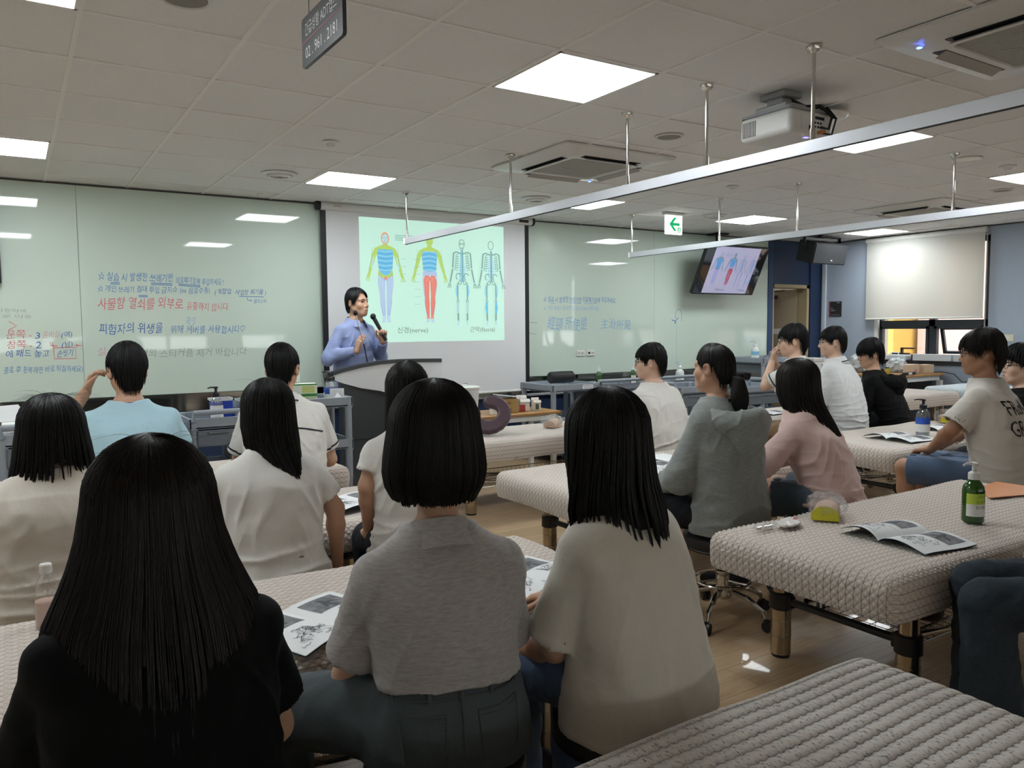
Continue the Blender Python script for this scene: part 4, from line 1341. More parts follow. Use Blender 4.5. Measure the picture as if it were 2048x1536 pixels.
# ------------------------------------------------------------------ people: signed-distance modelling
F32 = np.float32
class SDF:
    def __init__(s, lo, hi, h):
        s.lo = np.array(lo, float)
        s.h = h
        s.n = np.ceil((np.array(hi, float) - s.lo) / h).astype(int) + 1
        s.f = np.full(s.n, .06, F32)
        s.ax = [(s.lo[i] + h * np.arange(s.n[i])).astype(F32) for i in range(3)]
    def win(s, lo, hi):
        i0 = np.clip(np.floor((np.array(lo) - s.lo) / s.h).astype(int), 0, s.n)
        i1 = np.clip(np.ceil((np.array(hi) - s.lo) / s.h).astype(int) + 1, 0, s.n)
        if (i1 <= i0).any():
            return None
        sl = tuple(slice(a, b) for a, b in zip(i0, i1))
        x, y, z = [s.ax[k][sl[k]] for k in range(3)]
        return sl, x[:, None, None], y[None, :, None], z[None, None, :]
    def un(s, p, k=.02, sub=False, grow=0.0):
        fn, lo, hi = p
        g = k + .02 + max(grow, 0)
        w = s.win(np.array(lo) - g, np.array(hi) + g)
        if w is None:
            return
        sl, x, y, z = w
        d = (fn(x, y, z) - grow).astype(F32)
        a = s.f[sl]
        d = np.broadcast_to(d, a.shape)
        if sub:
            d = -d
            hh = np.maximum(k - np.abs(a - d), 0) / k
            s.f[sl] = np.maximum(a, d) + hh * hh * k * .25
        else:
            hh = np.maximum(k - np.abs(a - d), 0) / k
            s.f[sl] = np.minimum(a, d) - hh * hh * k * .25
    def cut(s, fn):
        s.f = np.maximum(s.f, np.broadcast_to(fn(s.ax[0][:, None, None], s.ax[1][None, :, None], s.ax[2][None, None, :]), s.f.shape).astype(F32))
    def mesh(s, smooth=2):
        f = s.f
        f[0], f[-1], f[:, 0], f[:, -1], f[:, :, 0], f[:, :, -1] = .05, .05, .05, .05, .05, .05
        ins = f < 0
        c = np.zeros(tuple(s.n - 1), np.int8)
        for dx in (0, 1):
            for dy in (0, 1):
                for dz in (0, 1):
                    c += ins[dx:s.n[0] - 1 + dx, dy:s.n[1] - 1 + dy, dz:s.n[2] - 1 + dz]
        cells = np.argwhere((c > 0) & (c < 8))
        idx = np.full(tuple(s.n - 1), -1, np.int32)
        idx[tuple(cells.T)] = np.arange(len(cells))
        acc = np.zeros((len(cells), 3))
        cnt = np.zeros(len(cells))
        i, j, k = cells.T
        for a in range(3):
            o1, o2 = [q for q in range(3) if q != a]
            for p1 in (0, 1):
                for p2 in (0, 1):
                    d0 = [0, 0, 0]
                    d0[o1], d0[o2] = p1, p2
                    d1 = list(d0)
                    d1[a] = 1
                    f0 = f[i + d0[0], j + d0[1], k + d0[2]]
                    f1 = f[i + d1[0], j + d1[1], k + d1[2]]
                    m = (f0 < 0) != (f1 < 0)
                    t = np.where(m, f0 / np.where(m, f0 - f1, 1), 0)
                    p = np.zeros((len(cells), 3))
                    p[:, a] = t
                    p[:, o1], p[:, o2] = p1, p2
                    acc += p * m[:, None]
                    cnt += m
        V = (cells + acc / cnt[:, None]) * s.h + s.lo
        Q = []
        for a in range(3):
            o1, o2 = (a + 1) % 3, (a + 2) % 3
            sl0 = [slice(1, -1)] * 3
            sl1 = [slice(1, -1)] * 3
            sl0[a], sl1[a] = slice(0, -1), slice(1, None)
            A, B = ins[tuple(sl0)], ins[tuple(sl1)]
            for flip in (False, True):
                e = np.argwhere((A & ~B) if not flip else (~A & B))
                if not len(e):
                    continue
                off = np.ones(3, int)
                off[a] = 0
                e = e + off
                q = []
                for d1, d2 in ((-1, -1), (0, -1), (0, 0), (-1, 0)):
                    p = e.copy()
                    p[:, o1] += d1
                    p[:, o2] += d2
                    q.append(idx[tuple(p.T)])
                q = np.stack(q, 1)
                Q.append(q[:, ::-1] if flip else q)
        Q = np.concatenate(Q)
        Q = Q[(Q >= 0).all(1)]
        for it in range(smooth * 2):
            w = .5 if it % 2 == 0 else -.52
            S = np.zeros_like(V)
            n = np.zeros(len(V))
            for a, b in ((0, 1), (1, 2), (2, 3), (3, 0)):
                np.add.at(S, Q[:, a], V[Q[:, b]])
                np.add.at(n, Q[:, a], 1)
                np.add.at(S, Q[:, b], V[Q[:, a]])
                np.add.at(n, Q[:, b], 1)
            V = V + w * (S / np.maximum(n, 1)[:, None] - V)
        return V, Q

def vnorm(V, Q):
    fn = np.cross(V[Q[:, 2]] - V[Q[:, 0]], V[Q[:, 3]] - V[Q[:, 1]])
    N = np.zeros_like(V)
    for k in range(4):
        np.add.at(N, Q[:, k], fn)
    return N / np.maximum(np.linalg.norm(N, axis=1), 1e-12)[:, None]

A3 = lambda *p: np.array(p, float)
def rc(a, b, ra, rb):
    a, b = np.array(a, float), np.array(b, float)
    ba = b - a
    L2 = max(float(ba @ ba), 1e-9)
    def fn(x, y, z):
        t = np.clip(((x - a[0]) * ba[0] + (y - a[1]) * ba[1] + (z - a[2]) * ba[2]) / L2, 0, 1)
        return np.sqrt((x - a[0] - t * ba[0]) ** 2 + (y - a[1] - t * ba[1]) ** 2 + (z - a[2] - t * ba[2]) ** 2) - (ra + t * (rb - ra))
    r = max(ra, rb)
    return fn, np.minimum(a, b) - r, np.maximum(a, b) + r
def ell(c, r, M=None):
    c, r = np.array(c, float), np.array(r, float)
    def fn(x, y, z):
        x, y, z = x - c[0], y - c[1], z - c[2]
        if M is not None:
            x, y, z = M[0, 0] * x + M[1, 0] * y + M[2, 0] * z, M[0, 1] * x + M[1, 1] * y + M[2, 1] * z, M[0, 2] * x + M[1, 2] * y + M[2, 2] * z
        k0 = np.sqrt((x / r[0]) ** 2 + (y / r[1]) ** 2 + (z / r[2]) ** 2)
        k1 = np.sqrt((x / r[0] ** 2) ** 2 + (y / r[1] ** 2) ** 2 + (z / r[2] ** 2) ** 2)
        return k0 * (k0 - 1) / np.maximum(k1, 1e-6)
    q = r.max() if M is not None else r
    return fn, c - q, c + q
def xf(p, Mh, c):
    """prim p given in a local frame -> placed with rotation Mh (3x3) about c"""
    fn, lo, hi = p
    def g(x, y, z):
        x, y, z = x - c[0], y - c[1], z - c[2]
        return fn(Mh[0, 0] * x + Mh[1, 0] * y + Mh[2, 0] * z, Mh[0, 1] * x + Mh[1, 1] * y + Mh[2, 1] * z, Mh[0, 2] * x + Mh[1, 2] * y + Mh[2, 2] * z)
    cs = np.array([[(lo, hi)[i][0], (lo, hi)[j][1], (lo, hi)[k][2]] for i in (0, 1) for j in (0, 1) for k in (0, 1)]) @ Mh.T + c
    return g, cs.min(0), cs.max(0)

TZ = A3(0, .12, .25, .40, .55, .70, .82, .90, .95, 1.0, 1.06)
TORSO = {
    'f': (A3(.178, .178, .160, .138, .144, .158, .160, .140, .105, .066, .052), A3(.125, .122, .102, .088, .093, .10, .095, .078, .062, .052, .048), A3(.10, .115, .105, .098, .112, .12, .095, .072, .058, .052, .046)),
    'm': (A3(.172, .172, .165, .158, .168, .182, .184, .162, .120, .072, .060), A3(.125, .122, .108, .10, .108, .116, .108, .088, .070, .060, .055), A3(.105, .12, .115, .11, .118, .122, .102, .080, .066, .058, .052)),
}
def loft(zs, a, bb, bf, cy, e=0.0, p=2.35):
    z0, z1 = zs[0], zs[-1]
    zz = np.linspace(z0, z1, 120)
    sm = lambda v: np.convolve(np.pad(np.interp(zz, zs, v), 6, mode='edge'), np.ones(13) / 13, 'valid')
    A_, BB, BF, CY = sm(a), sm(bb), sm(bf), sm(cy)
    def fn(x, y, z):
        aa = np.interp(z.ravel(), zz, A_).reshape(z.shape) + e
        b1 = np.interp(z.ravel(), zz, BB).reshape(z.shape) + e
        b2 = np.interp(z.ravel(), zz, BF).reshape(z.shape) + e
        c = np.interp(z.ravel(), zz, CY).reshape(z.shape)
        yy = y - c
        b = np.where(yy < 0, b1, b2)
        d = ((np.abs(x) / aa) ** p + (np.abs(yy) / b) ** p) ** (1 / p) - 1
        d = d * np.minimum(aa, b)
        return np.maximum(d, np.maximum(z0 - z, z - z1))
    m = max(a) + e
    return fn, A3(-m, min(cy - bb) - e, z0), A3(m, max(cy + bf) + e, z1)

def rotz(a):
    c, s = math.cos(a), math.sin(a)
    return np.array([[c, -s, 0], [s, c, 0], [0, 0, 1.0]])
def rotx(a):
    c, s = math.cos(a), math.sin(a)
    return np.array([[1, 0, 0], [0, c, -s], [0, s, c.real]])
def roty(a):
    c, s = math.cos(a), math.sin(a)
    return np.array([[c, 0, s], [0, 1, 0], [-s, 0, c]])
def unit(v):
    v = np.array(v, float)
    return v / np.linalg.norm(v)

# ---- materials of people
def skin_mat(name, col):
    t = NT(name)
    c = lin(col)
    n = t.noise(t.co(), 14, 3)
    t.p(Base_Color=t.mix(n, tuple(x * .88 for x in c[:3]) + (1,), tuple(min(1, x * 1.1) for x in c[:3]) + (1,)), Roughness=.5, Subsurface_Weight=.12, Subsurface_Scale=.01)
    t.b.inputs['Subsurface Radius'].default_value = (1, .35, .2)
    t.bump(t.noise(t.co(), 320, 3), .12, .0006)
    return t.m
SKIN = {'a': skin_mat('skin_fair', '#d0ab94'), 'b': skin_mat('skin_medium', '#c1977d'), 'c': skin_mat('skin_tan', '#a87c60')}
M_LIP = mat('lips', '#a5705f', .45)
M_EYE = mat('eye_dark', '#1a1210', .25)
def hair_mat(name, col, rough=.36):
    t = NT(name)
    c = lin(col)
    n = t.noise(t.mapping(t.co(), (60, 60, 3)), 3, 3)
    t.p(Base_Color=t.mix(n, tuple(x * .6 for x in c[:3]) + (1,), tuple(x * 1.5 for x in c[:3]) + (1,)), Roughness=rough, Specular_IOR_Level=.34)
    t.bump(n, .35, .002)
    return t.m
HAIR = {'k': hair_mat('black_hair', '#0f0e0c', .46), 'b': hair_mat('dark_brown_hair', '#16100d', .42), 's': hair_mat('soft_black_hair', '#0d0c0d', .48)}

def cloth_mat(name, col, kind='plain', rough=.88, col2=None, folds=.5, fscale=9.0, weave=420):
    if name in MATS:
        return MATS[name]
    t = NT(name)
    c = lin(col)
    co = t.co()
    n = t.noise(co, 180, 4, .65)
    base = t.mix(t.math('MULTIPLY', n, .3), c, tuple(x * .72 for x in c[:3]) + (1,))
    if kind == 'melange':
        m1 = t.noise(t.mapping(co, (1, 1, 5)), 45, 5, .7)
        base = t.mix(t.ramp(m1, [(.35, (0, 0, 0)), (.68, (1, 1, 1))]), lin(col2), c)
    elif kind == 'denim':
        m1 = t.noise(co, 6, 4, .6)
        base = t.mix(m1, lin(col2), c)
        w = t.noise(t.mapping(co, (1, 1, .15)), 700, 2)
        base = t.mix(t.math('MULTIPLY', w, .14), base, lin('#9fb0bf'))
    elif kind == 'stripe':
        sep = t.t.nodes.new('ShaderNodeSeparateXYZ')
        t.set(sep.inputs[0], co)
        fr = t.math('FRACT', t.math('MULTIPLY', sep.outputs[2], 62))
        base = t.mix(t.math('GREATER_THAN', fr, .6), c, lin(col2))
    t.p(Base_Color=base, Roughness=rough, Sheen_Weight=.15 if max(c[:3]) > .2 else 0, Specular_IOR_Level=.5 if max(c[:3]) > .05 else .2)
    f = t.noise(t.mapping(co, (1, 1, .55), rot=(.3, .2, .4)), fscale, 4, .5)
    h = t.math('ADD', t.math('MULTIPLY', f, folds), t.math('MULTIPLY', t.noise(co, weave, 2), .02))
    t.bump(h, .55, .03)
    MATS[name] = t.m
    return t.m

# ---- hands
def hand_prims(W, d, nrm, side, curl=(.35, .35, .4, .45), spread=.06, size=1.0, thumb=(.55, .5), thick=1.0):
    """W wrist, d towards the fingers, nrm palm normal, side=+1 when the thumb lies on +cross(d,nrm)"""
    d, nrm = unit(d), np.array(nrm, float)
    nrm = unit(nrm - d * (nrm @ d))
    s = np.cross(d, nrm) * side
    P = []
    pl = .092 * size
    for q in (-.030, -.010, .010, .028):
        P.append((rc(W + s * q * .55 * size, W + d * pl * (.98 - abs(q - .004) * 2.2) + s * q * size, .0145 * size * thick, .0115 * size * thick), .012))
    fl = ((.030, .068, curl[0]), (.010, .076, curl[1]), (-.010, .071, curl[2]), (-.029, .055, curl[3]))
    for q, L, c in fl:
        p = W + d * pl * (.96 - abs(q - .004) * 2.2) * 1.0 + s * q * size
        dd = unit(d + s * q * spread / .03)
        ang = 0.0
        r = .0088 * size * thick
        for k, sg in enumerate((.46, .31, .23)):
            ang += c * (.8, 1.1, .8)[k]
            v = dd * math.cos(ang) + nrm * math.sin(ang)
            e = p + v * L * sg * size
            P.append((rc(p, e, r, r * .93), .004))
            p, r = e, r * .93
    p = W + d * .026 * size + s * .024 * size + nrm * .004
    v = unit(d * .75 + s * .75 + nrm * .25)
    e = p + v * .040 * size
    P.append((rc(p, e, .0145 * size, .011 * size), .010))
    v2 = unit(v + d * thumb[0] - s * thumb[1] * .6 + nrm * .25)
    e2 = e + v2 * .032 * size
    P.append((rc(e, e2, .0105 * size, .0095 * size), .004))
    v3 = unit(v2 + d * .3 - s * thumb[1] * .5 + nrm * .2)
    P.append((rc(e2, e2 + v3 * .026 * size, .0095 * size, .008 * size), .004))
    return P

def head_prims(sex, hs=1.0, open_eyes=True):
    """head in its own frame: origin between the ears, +y forward, z up"""
    k = hs
    P = []
    U = lambda p, s, sub=False: P.append((p, s, sub))
    E = lambda c, r: ell([q * k for q in c], [q * k for q in r])
    C = lambda a, b, ra, rb: rc([q * k for q in a], [q * k for q in b], ra * k, rb * k)
    U(E((0, -.012, .036), (.075, .094, .084)), .02)
    U(E((0, .028, -.028), (.062, .066, .084)), .03)
    jw = .055 if sex == 'm' else .050
    for s in (-1, 1):
        U(C((s * jw, -.004, -.045), (s * .020, .062, -.092), .020, .018), .03)
        U(E((s * .040, .058, -.024), (.026, .024, .026)), .025)
        U(C((s * .012, .084, .030), (s * .050, .066, .030), .010, .010), .02)
    U(E((0, .066, -.092), (.022, .020, .020)), .025)
    for s in (-1, 1):
        U(E((s * .031, .094, .009), (.018, .016, .013)), .014, True)
    U(C((0, .088, .016), (0, .107, -.024), .0085, .0115), .012)
    U(E((0, .108, -.030), (.010, .010, .009)), .010)
    for s in (-1, 1):
        U(E((s * .012, .097, -.033), (.0085, .010, .0075)), .008)
        U(E((s * .031, .0765, .009), (.0145, .0125, .0115)), .004)
        U(C((s * .016, .0895, .021), (s * .046, .080, .022), .005, .004), .008)
    U(E((0, .080, -.062), (.026, .020, .022)), .018)
    U(C((-.016, .0945, -.0585), (.016, .0945, -.0585), .0055, .0055), .006)
    U(C((-.014, .0935, -.0675), (.014, .0935, -.0675), .0065, .0065), .006)
    U(C((-.022, .0985, -.063), (.022, .0985, -.063), .0022, .0022), .003, True)
    for s in (-1, 1):
        M = rotz(s * -.48) @ rotx(-.2)
        U(xf(ell(A3(0, 0, 0), A3(.0085, .021, .034) * k), M, A3(s * .083, -.014, .000) * k), .006)
        U(xf(ell(A3(0, 0, 0), A3(.007, .012, .021) * k), M, A3(s * .092, -.010, .004) * k), .004, True)
        U(E((s * .076, -.004, -.026), (.007, .009, .010)), .006)
    return P

# ---- hair
def hair(name, parent, Hc, yaw, env, zend, n=600, r=.0016, K=16, wav=.0, lam=(.95, 1.02), mat_=None, seed=1, clump=40, cl=.6, base=True, flare=.0, tip=.4, fly=0, dome=.03, jit=.02, zjit=.02, crown=(0, -.02), pitch=0.0, off=None, zmin=None):
    """env rows (z, half width, front, back, centre y) relative to the head centre, top first;
    zend(phi) gives the height at which the hair ends, phi=0 front, pi back"""
    rs = np.random.RandomState(seed)
    E_ = np.array([tuple(q) + (0.0,) * (6 - len(q)) for q in env], float)
    zt = E_[0, 0]
    order = np.argsort(E_[:, 0])
    ez = E_[order, 0]
    def P(phi, z, lm):
        eq = dome
        zc = np.minimum(z, zt)
        base_ = [np.interp(np.minimum(zc, 1e9), ez, E_[order, i]) for i in (1, 2, 3, 4)]
        a0, f0, b0, c0 = [np.interp(eq, ez, E_[order, i]) for i in (1, 2, 3, 4)]
        k = np.sqrt(np.clip(1 - (np.clip((zc - eq) / (zt - eq), 0, 1)) ** 2, 0, 1))
        up_ = zc > eq
        a = np.where(up_, a0 * k, base_[0])
        f = np.where(up_, f0 * k, base_[1])
        b = np.where(up_, b0 * k, base_[2])
        c = np.where(up_, c0 + (crown[1] - c0) * (1 - k), base_[3])
        cx = np.where(up_, crown[0] * (1 - k), np.interp(zc, ez, E_[order, 5]))
        y = np.where(np.cos(phi) > 0, f, b) * np.cos(phi)
        return np.stack([cx + a * np.sin(phi) * lm, c + y * lm, z + 0 * phi + (lm - 1) * .05 * np.where(up_, 1, 0)], -1)
    def path(phi, ze, lm, K):
        th = np.linspace(.06, PI / 2, 7)
        zd = dome + (zt - dome) * np.cos(th)
        Z = []
        u = np.linspace(0, 1, K)
        ph = np.asarray(phi)
        out = np.zeros((len(ph), K))
        L1 = .13
        L = L1 + np.maximum(dome - ze, 0)
        for i in range(len(ph)):
            if ze[i] >= dome:
                te = math.acos(np.clip((ze[i] - dome) / (zt - dome), -1, 1))
                out[i] = dome + (zt - dome) * np.cos(np.linspace(.02, te, K))
            else:
                s = u * L[i]
                out[i] = np.where(s < L1, dome + (zt - dome) * np.cos(np.clip(.02 + s / L1 * (PI / 2 - .02), 0, PI / 2)), dome - (s - L1))
        return out
    VV, FF = [], []
    o = 0
    Mh = rotz(yaw) @ rotx(pitch)
    def put(V, F):
        nonlocal o
        VV.append(V)
        FF.append(F + o)
        o += len(V)
    if base:
        m_ = 56
        ph = np.linspace(-PI, PI, m_, endpoint=False)
        ze = np.array([zend(p) for p in ph]) + .008
        KB = max(K, 18)
        Z = path(ph, ze, None, KB)
        V = P(ph[:, None] + 0 * Z, Z, lam[0] - .02)
        i, j = np.meshgrid(np.arange(m_), np.arange(KB - 1), indexing='ij')
        f = np.stack([i * KB + j, i * KB + j + 1, ((i + 1) % m_) * KB + j + 1, ((i + 1) % m_) * KB + j], -1).reshape(-1, 4)
        V = V.reshape(-1, 3)
        # inner layer so that the cap has thickness
        ctr = np.array([0, -.01, 0])
        put(V, f)
        V2 = V.copy()
        V2[:, :2] *= .965
        put(V2, f[:, ::-1])
        e = np.arange(m_) * KB + KB - 1
        rim = np.stack([e, e + len(V), np.roll(e, -1) + len(V), np.roll(e, -1)], 1)
        FF.append(rim + o - 2 * len(V))
    ph = rs.uniform(-PI, PI, n)
    cph = np.linspace(-PI, PI, clump, endpoint=False) + rs.normal(0, .05, clump)
    near = np.argmin(np.abs((ph[:, None] - cph[None] + PI) % (2 * PI) - PI), 1)
    lm = rs.uniform(lam[0], lam[1], n)
    zj = rs.normal(0, zjit, n) + rs.normal(0, zjit, clump)[near]
    ze = np.array([zend(p) for p in ph]) + zj
    if zmin is not None:
        ze = np.maximum(ze, zmin)
    Z = path(ph, ze, None, K)
    u = np.linspace(0, 1, K)[None]
    dphi = ((cph[near] - ph + PI) % (2 * PI) - PI)[:, None] * cl * u ** 2
    clm = rs.uniform(lam[0], lam[1], clump)[near]
    L = lm[:, None] + (clm - lm)[:, None] * u ** 2 * .7 + flare * u ** 3 * rs.uniform(0, 1, n)[:, None] + rs.normal(0, .004, (n, K)) * jit / .02
    w = wav * u * np.sin(u * rs.uniform(5, 9, clump)[near][:, None] + rs.uniform(0, 6, clump)[near][:, None])
    V = P(ph[:, None] + dphi + w * 2.0, Z, L + w)
    T = np.gradient(V, axis=1)
    T /= np.maximum(np.linalg.norm(T, axis=2, keepdims=True), 1e-9)
    ctr = V * [1, 1, 0] - np.array([0, -.01, 0])
    out = ctr / np.maximum(np.linalg.norm(ctr, axis=2, keepdims=True), 1e-9)
    s1 = np.cross(T, out)
    s1 /= np.maximum(np.linalg.norm(s1, axis=2, keepdims=True), 1e-9)
    s2 = np.cross(s1, T)
    rad = (r * rs.uniform(.6, 1.5, n))[:, None] * np.interp(u[0], [0, .15, .7, 1], [.25, 1, 1, tip])[None]
    ringv = [V + (s1 * math.cos(a) + s2 * math.sin(a)) * rad[..., None] for a in (R(-30), R(90), R(210))]
    RV = np.stack(ringv, 2).reshape(-1, 3)
    i, j, q = np.meshgrid(np.arange(n), np.arange(K - 1), np.arange(3), indexing='ij')
    b0 = (i * K + j) * 3
    b1 = (i * K + j + 1) * 3
    f = np.stack([b0 + q, b1 + q, b1 + (q + 1) % 3, b0 + (q + 1) % 3], -1).reshape(-1, 4)
    put(RV, f)
    if fly:
        ph = rs.uniform(-PI, PI, fly)
        for i in range(fly):
            k = 7
            a0 = P(np.array([ph[i]]), np.array([zt - rs.uniform(.002, .03)]), 1.0)[0]
            d = unit([math.sin(ph[i]) * 1.0, math.cos(ph[i]) * .8, rs.uniform(.2, 1.0)])
            Ln = rs.uniform(.025, .07)
            pts = np.array([a0 + d * Ln * t_ + np.array([math.sin(ph[i]), math.cos(ph[i]), -1.0]) * Ln * .55 * t_ ** 2 for t_ in np.linspace(0, 1, k)])
            s_ = np.cross(d, [0, 0, 1.0])
            s_ = s_ / max(np.linalg.norm(s_), 1e-6)
            rr = np.linspace(.00035, .00012, k)[:, None]
            rv = np.stack([pts + s_ * rr, pts - s_ * rr * .6 + [0, 0, 1] * rr, pts - s_ * rr * .6 - [0, 0, 1] * rr], 1).reshape(-1, 3)
            j, q = np.meshgrid(np.arange(k - 1), np.arange(3), indexing='ij')
            put(rv, np.stack([j * 3 + q, j * 3 + 3 + q, j * 3 + 3 + (q + 1) % 3, j * 3 + (q + 1) % 3], -1).reshape(-1, 4))
    V = np.concatenate(VV)
    if off is not None:
        V = V + np.array(off)
    V = V @ Mh.T + Hc
    return link(name, np_mesh(name, V, np.concatenate(FF), [mat_ or HAIR['k']]), parent)

def smooth01(x, a, b):
    t = min(max((x - a) / (b - a), 0), 1)
    return t * t * (3 - 2 * t)
def zend_of(front, temple, side, back, tw=.75, sw=1.25, bw=2.2):
    """piecewise hair-end height round the head"""
    def f(p):
        p = abs((p + PI) % (2 * PI) - PI)
        return float(np.interp(p, [0, tw, sw, max(sw, bw - .28), bw, PI], [front, temple, side, side, back, back]))
    return f

def sit_clamp(V, hs):
    k = (np.hypot(V[:, 0], V[:, 1] - .02) < .225) & (V[:, 2] > hs - .07) & (V[:, 2] < hs - .001)
    V[k, 2] = hs - .001
    return V
def band_ring(z, rx, ry, cy, tilt, prof, n=48, a0=0.0, a1=2 * PI):
    """ring of profile points (dr, dz) round a neck ellipse; tilt lowers the front"""
    V, F = [], []
    full = abs(a1 - a0 - 2 * PI) < 1e-6
    m_ = n if full else n + 1
    k = len(prof)
    for i in range(m_):
        a = a0 + (a1 - a0) * i / n
        sx, sy = math.sin(a), math.cos(a)
        for dr, dz in prof:
            V.append((( rx + dr) * sx, cy + (ry + dr) * sy, z + dz - tilt * sy - .012 * abs(sx) * (dr / .05)))
    for i in range(n):
        for j in range(k):
            if j == k - 1 and not full and False:
                continue
            F.append((i * k + j, ((i + 1) % m_) * k + j, ((i + 1) % m_) * k + (j + 1) % k, i * k + (j + 1) % k))
    return V, F

def on_back(V, x, z, cS, off=.003):
    d = (np.abs(V[:, 0] - x) ** 2 + np.abs(V[:, 2] - z) ** 2) + np.where(V[:, 1] > cS + .03, 9, 0)
    i = np.argsort(d)[:6]
    return (x, float(V[i, 1].mean()) - off, z)

def person(label, x, y, yaw, top, sex='f', hs=.44, lean=.05, turn=0.0, nod=0.0, wid=1.0, sw=None, arms=None, splay=.10, knee=None, foot=None, shirt=None, pants=None, hair_=None, skin='a', h=.006, hb=None, standing=False, roll=0.0, lanyard=None, glasses=None, stool_=True, who=None, shoes='#22242a', watch=None, brows=False, torso_dep=1.0, headk=None, side=0.0, nb=.172, kd=.43):
    t = thing('person', label, 'person', (x, y, 0), R(yaw))
    hk = headk or (1.0 if sex == 'm' else .95)
    Hc = A3(side, lean + .03, top - .018 - .120 * hk)
    NB = Hc[2] - nb * hk
    T = NB - hs
    a, bb, bf = [v.copy() * wid for v in TORSO[sex]]
    bb, bf = bb * torso_dep, bf * torso_dep
    neckr = (.057 if sex == 'm' else .047)
    zs = hs + TZ * T
    cy = np.interp(TZ, [0, .25, .55, .85, 1.0, 1.06], [-.01, -.022, -.02 + lean * .35, lean * .8 - .012, lean, lean + .004])
    sw = (sw or (.168 if sex == 'm' else .146)) * (1 if sw else wid)
    zS = NB - .070
    cS = float(np.interp(zS, zs, cy)) + .002
    au, af = (.29, .25) if sex == 'm' else (.265, .235)
    ra = (.047, .040, .026) if sex == 'm' else (.041, .034, .022)
    J = {}
    for s, nm in ((1, 'r'), (-1, 'l')):
        S = A3(s * sw, cS, zS)
        d = (arms or {}).get(nm)
        if d is None:
            E = S + unit(A3(s * .25, .28, -1)) * au
            W = A3(s * .115, E[1] + .17, hs + .19)
            W = E + unit(W - E) * af
            d = dict(E=E, W=W, dir=A3(-s * .35, 1, -.25), n=A3(-s * .1, -.2, -1))
        else:
            d = dict(d)
            d['E'] = S + unit(d['E']) * au if d.get('rel') else A3(*d['E'])
            d['W'] = d['E'] + unit(d['W']) * af if d.get('rel') else A3(*d['W'])
        d['S'] = S
        J[nm] = d
    # legs
    L = {}
    for s, nm in ((1, 'r'), (-1, 'l')):
        if standing:
            H, K, A_ = A3(s * .088, -.01, hs + .08), A3(s * .095, .03, .50), A3(s * .10, -.02, .09)
            fd = A3(s * .15, 1, 0)
        else:
            H = A3(s * .092 * wid, .02, hs + .088)
            K = A3(s * (.09 + splay), math.sqrt(max(kd ** 2 - splay ** 2, .01)) + .01, hs + .055)
            if knee and nm in knee:
                K = A3(*knee[nm])
            A_ = A3(K[0] + s * .005, max(K[1] - .03, .30), .085)
            if foot and nm in foot:
                A_ = A3(*foot[nm])
            fd = unit(A3(K[0] - H[0], K[1] - H[1], 0))
        L[nm] = (H, K, A_, unit(fd))
    Mh = rotz(R(turn)) @ rotx(R(nod)) @ roty(R(roll))

    # --- body: one continuous surface
    pts = [Hc + [0, 0, .15], Hc + [.13, .13, 0], Hc - [.13, .13, 0], A3(0, -.17, hs)]
    for d in J.values():
        pts += [d['S'], d['E'], d['W'], d['W'] + unit(d['dir']) * .19]
    for l in L.values():
        pts += [l[1], l[2], l[2] + l[3] * .2]
    pts = np.array(pts)
    lo, hi = pts.min(0) - .10, pts.max(0) + .10
    lo[2] = -.02
    B = SDF(lo, hi, h)
    B.un(loft(zs, a - .006, bb - .006, bf - .006, cy), .01)
    nb = A3(0, cy[-2] - .004, NB - .03)
    B.un(rc(nb, Hc + Mh @ A3(0, -.018, -.055), neckr * 1.05, neckr * .93), .035)
    rl = (.082, .058, .046, .034) if sex == 'm' else (.080, .055, .043, .031)
    for s, nm in ((1, 'r'), (-1, 'l')):
        d = J[nm]
        B.un(rc((s * .05, cS - .004, NB - .028), d['S'], .042, ra[0] * 1.06), .05)
        B.un(rc(d['S'], d['E'], ra[0], ra[1]), .03)
        mid = d['E'] * .7 + d['W'] * .3
        B.un(rc(d['E'], mid, ra[1] * .98, ra[1] * 1.0), .02)
        B.un(rc(mid, d['W'], ra[1] * 1.0, ra[2]), .02)
        for p, k in hand_prims(d['W'], d['dir'], d['n'], s, d.get('curl', (.30, .34, .38, .42)), d.get('spread', .05), (1.0 if sex == 'm' else .92), d.get('thumb', (.6, .3))):
            B.un(p, k)
        H, K, A_, fd = L[nm]
        B.un(rc(H, K, rl[0], rl[1]), .03)
        B.un(rc(K, K * .7 + A_ * .3, rl[1] * .95, rl[2] * 1.12), .02)
        B.un(rc(K * .7 + A_ * .3, A_, rl[2] * 1.12, rl[3]), .02)
        B.un(rc(A_ - [0, 0, .035], A_ - [0, 0, .05] + fd * .14, .036, .024), .02)
    for p, k, sub in head_prims(sex, hk):
        B.un(xf(p, Mh, Hc), k, sub)
    V, Q = B.mesh(1)
    C = (V[Q].mean(1) - Hc) @ Mh / hk
    mi = np.zeros(len(Q), int)
    mi[(np.abs(np.abs(C[:, 0]) - .031) < .0135) & (np.abs(C[:, 2] - .0085) < .0036) & (C[:, 1] > .076)] = 2
    mi[(np.abs(C[:, 0]) < .017) & (C[:, 2] > -.071) & (C[:, 2] < -.0555) & (C[:, 1] > .089)] = 1
    body = link('body', np_mesh('body', V, Q, [SKIN[skin], M_LIP, M_EYE], mi), t)
    if brows:
        e = MB()
        for s in (-1, 1):
            e.tube([tuple(Hc + Mh @ (A3(s * q, yy, zz) * hk)) for q, yy, zz in ((.014, .0955, .0245), (.026, .0935, .0285), (.038, .0885, .029), (.049, .081, .025))], [.003, .0042, .0036, .0015], 6)
        e.build('eyebrows', HAIR['k'], t)

    # --- shirt
    hb = hb or h * 1.35
    SV = None
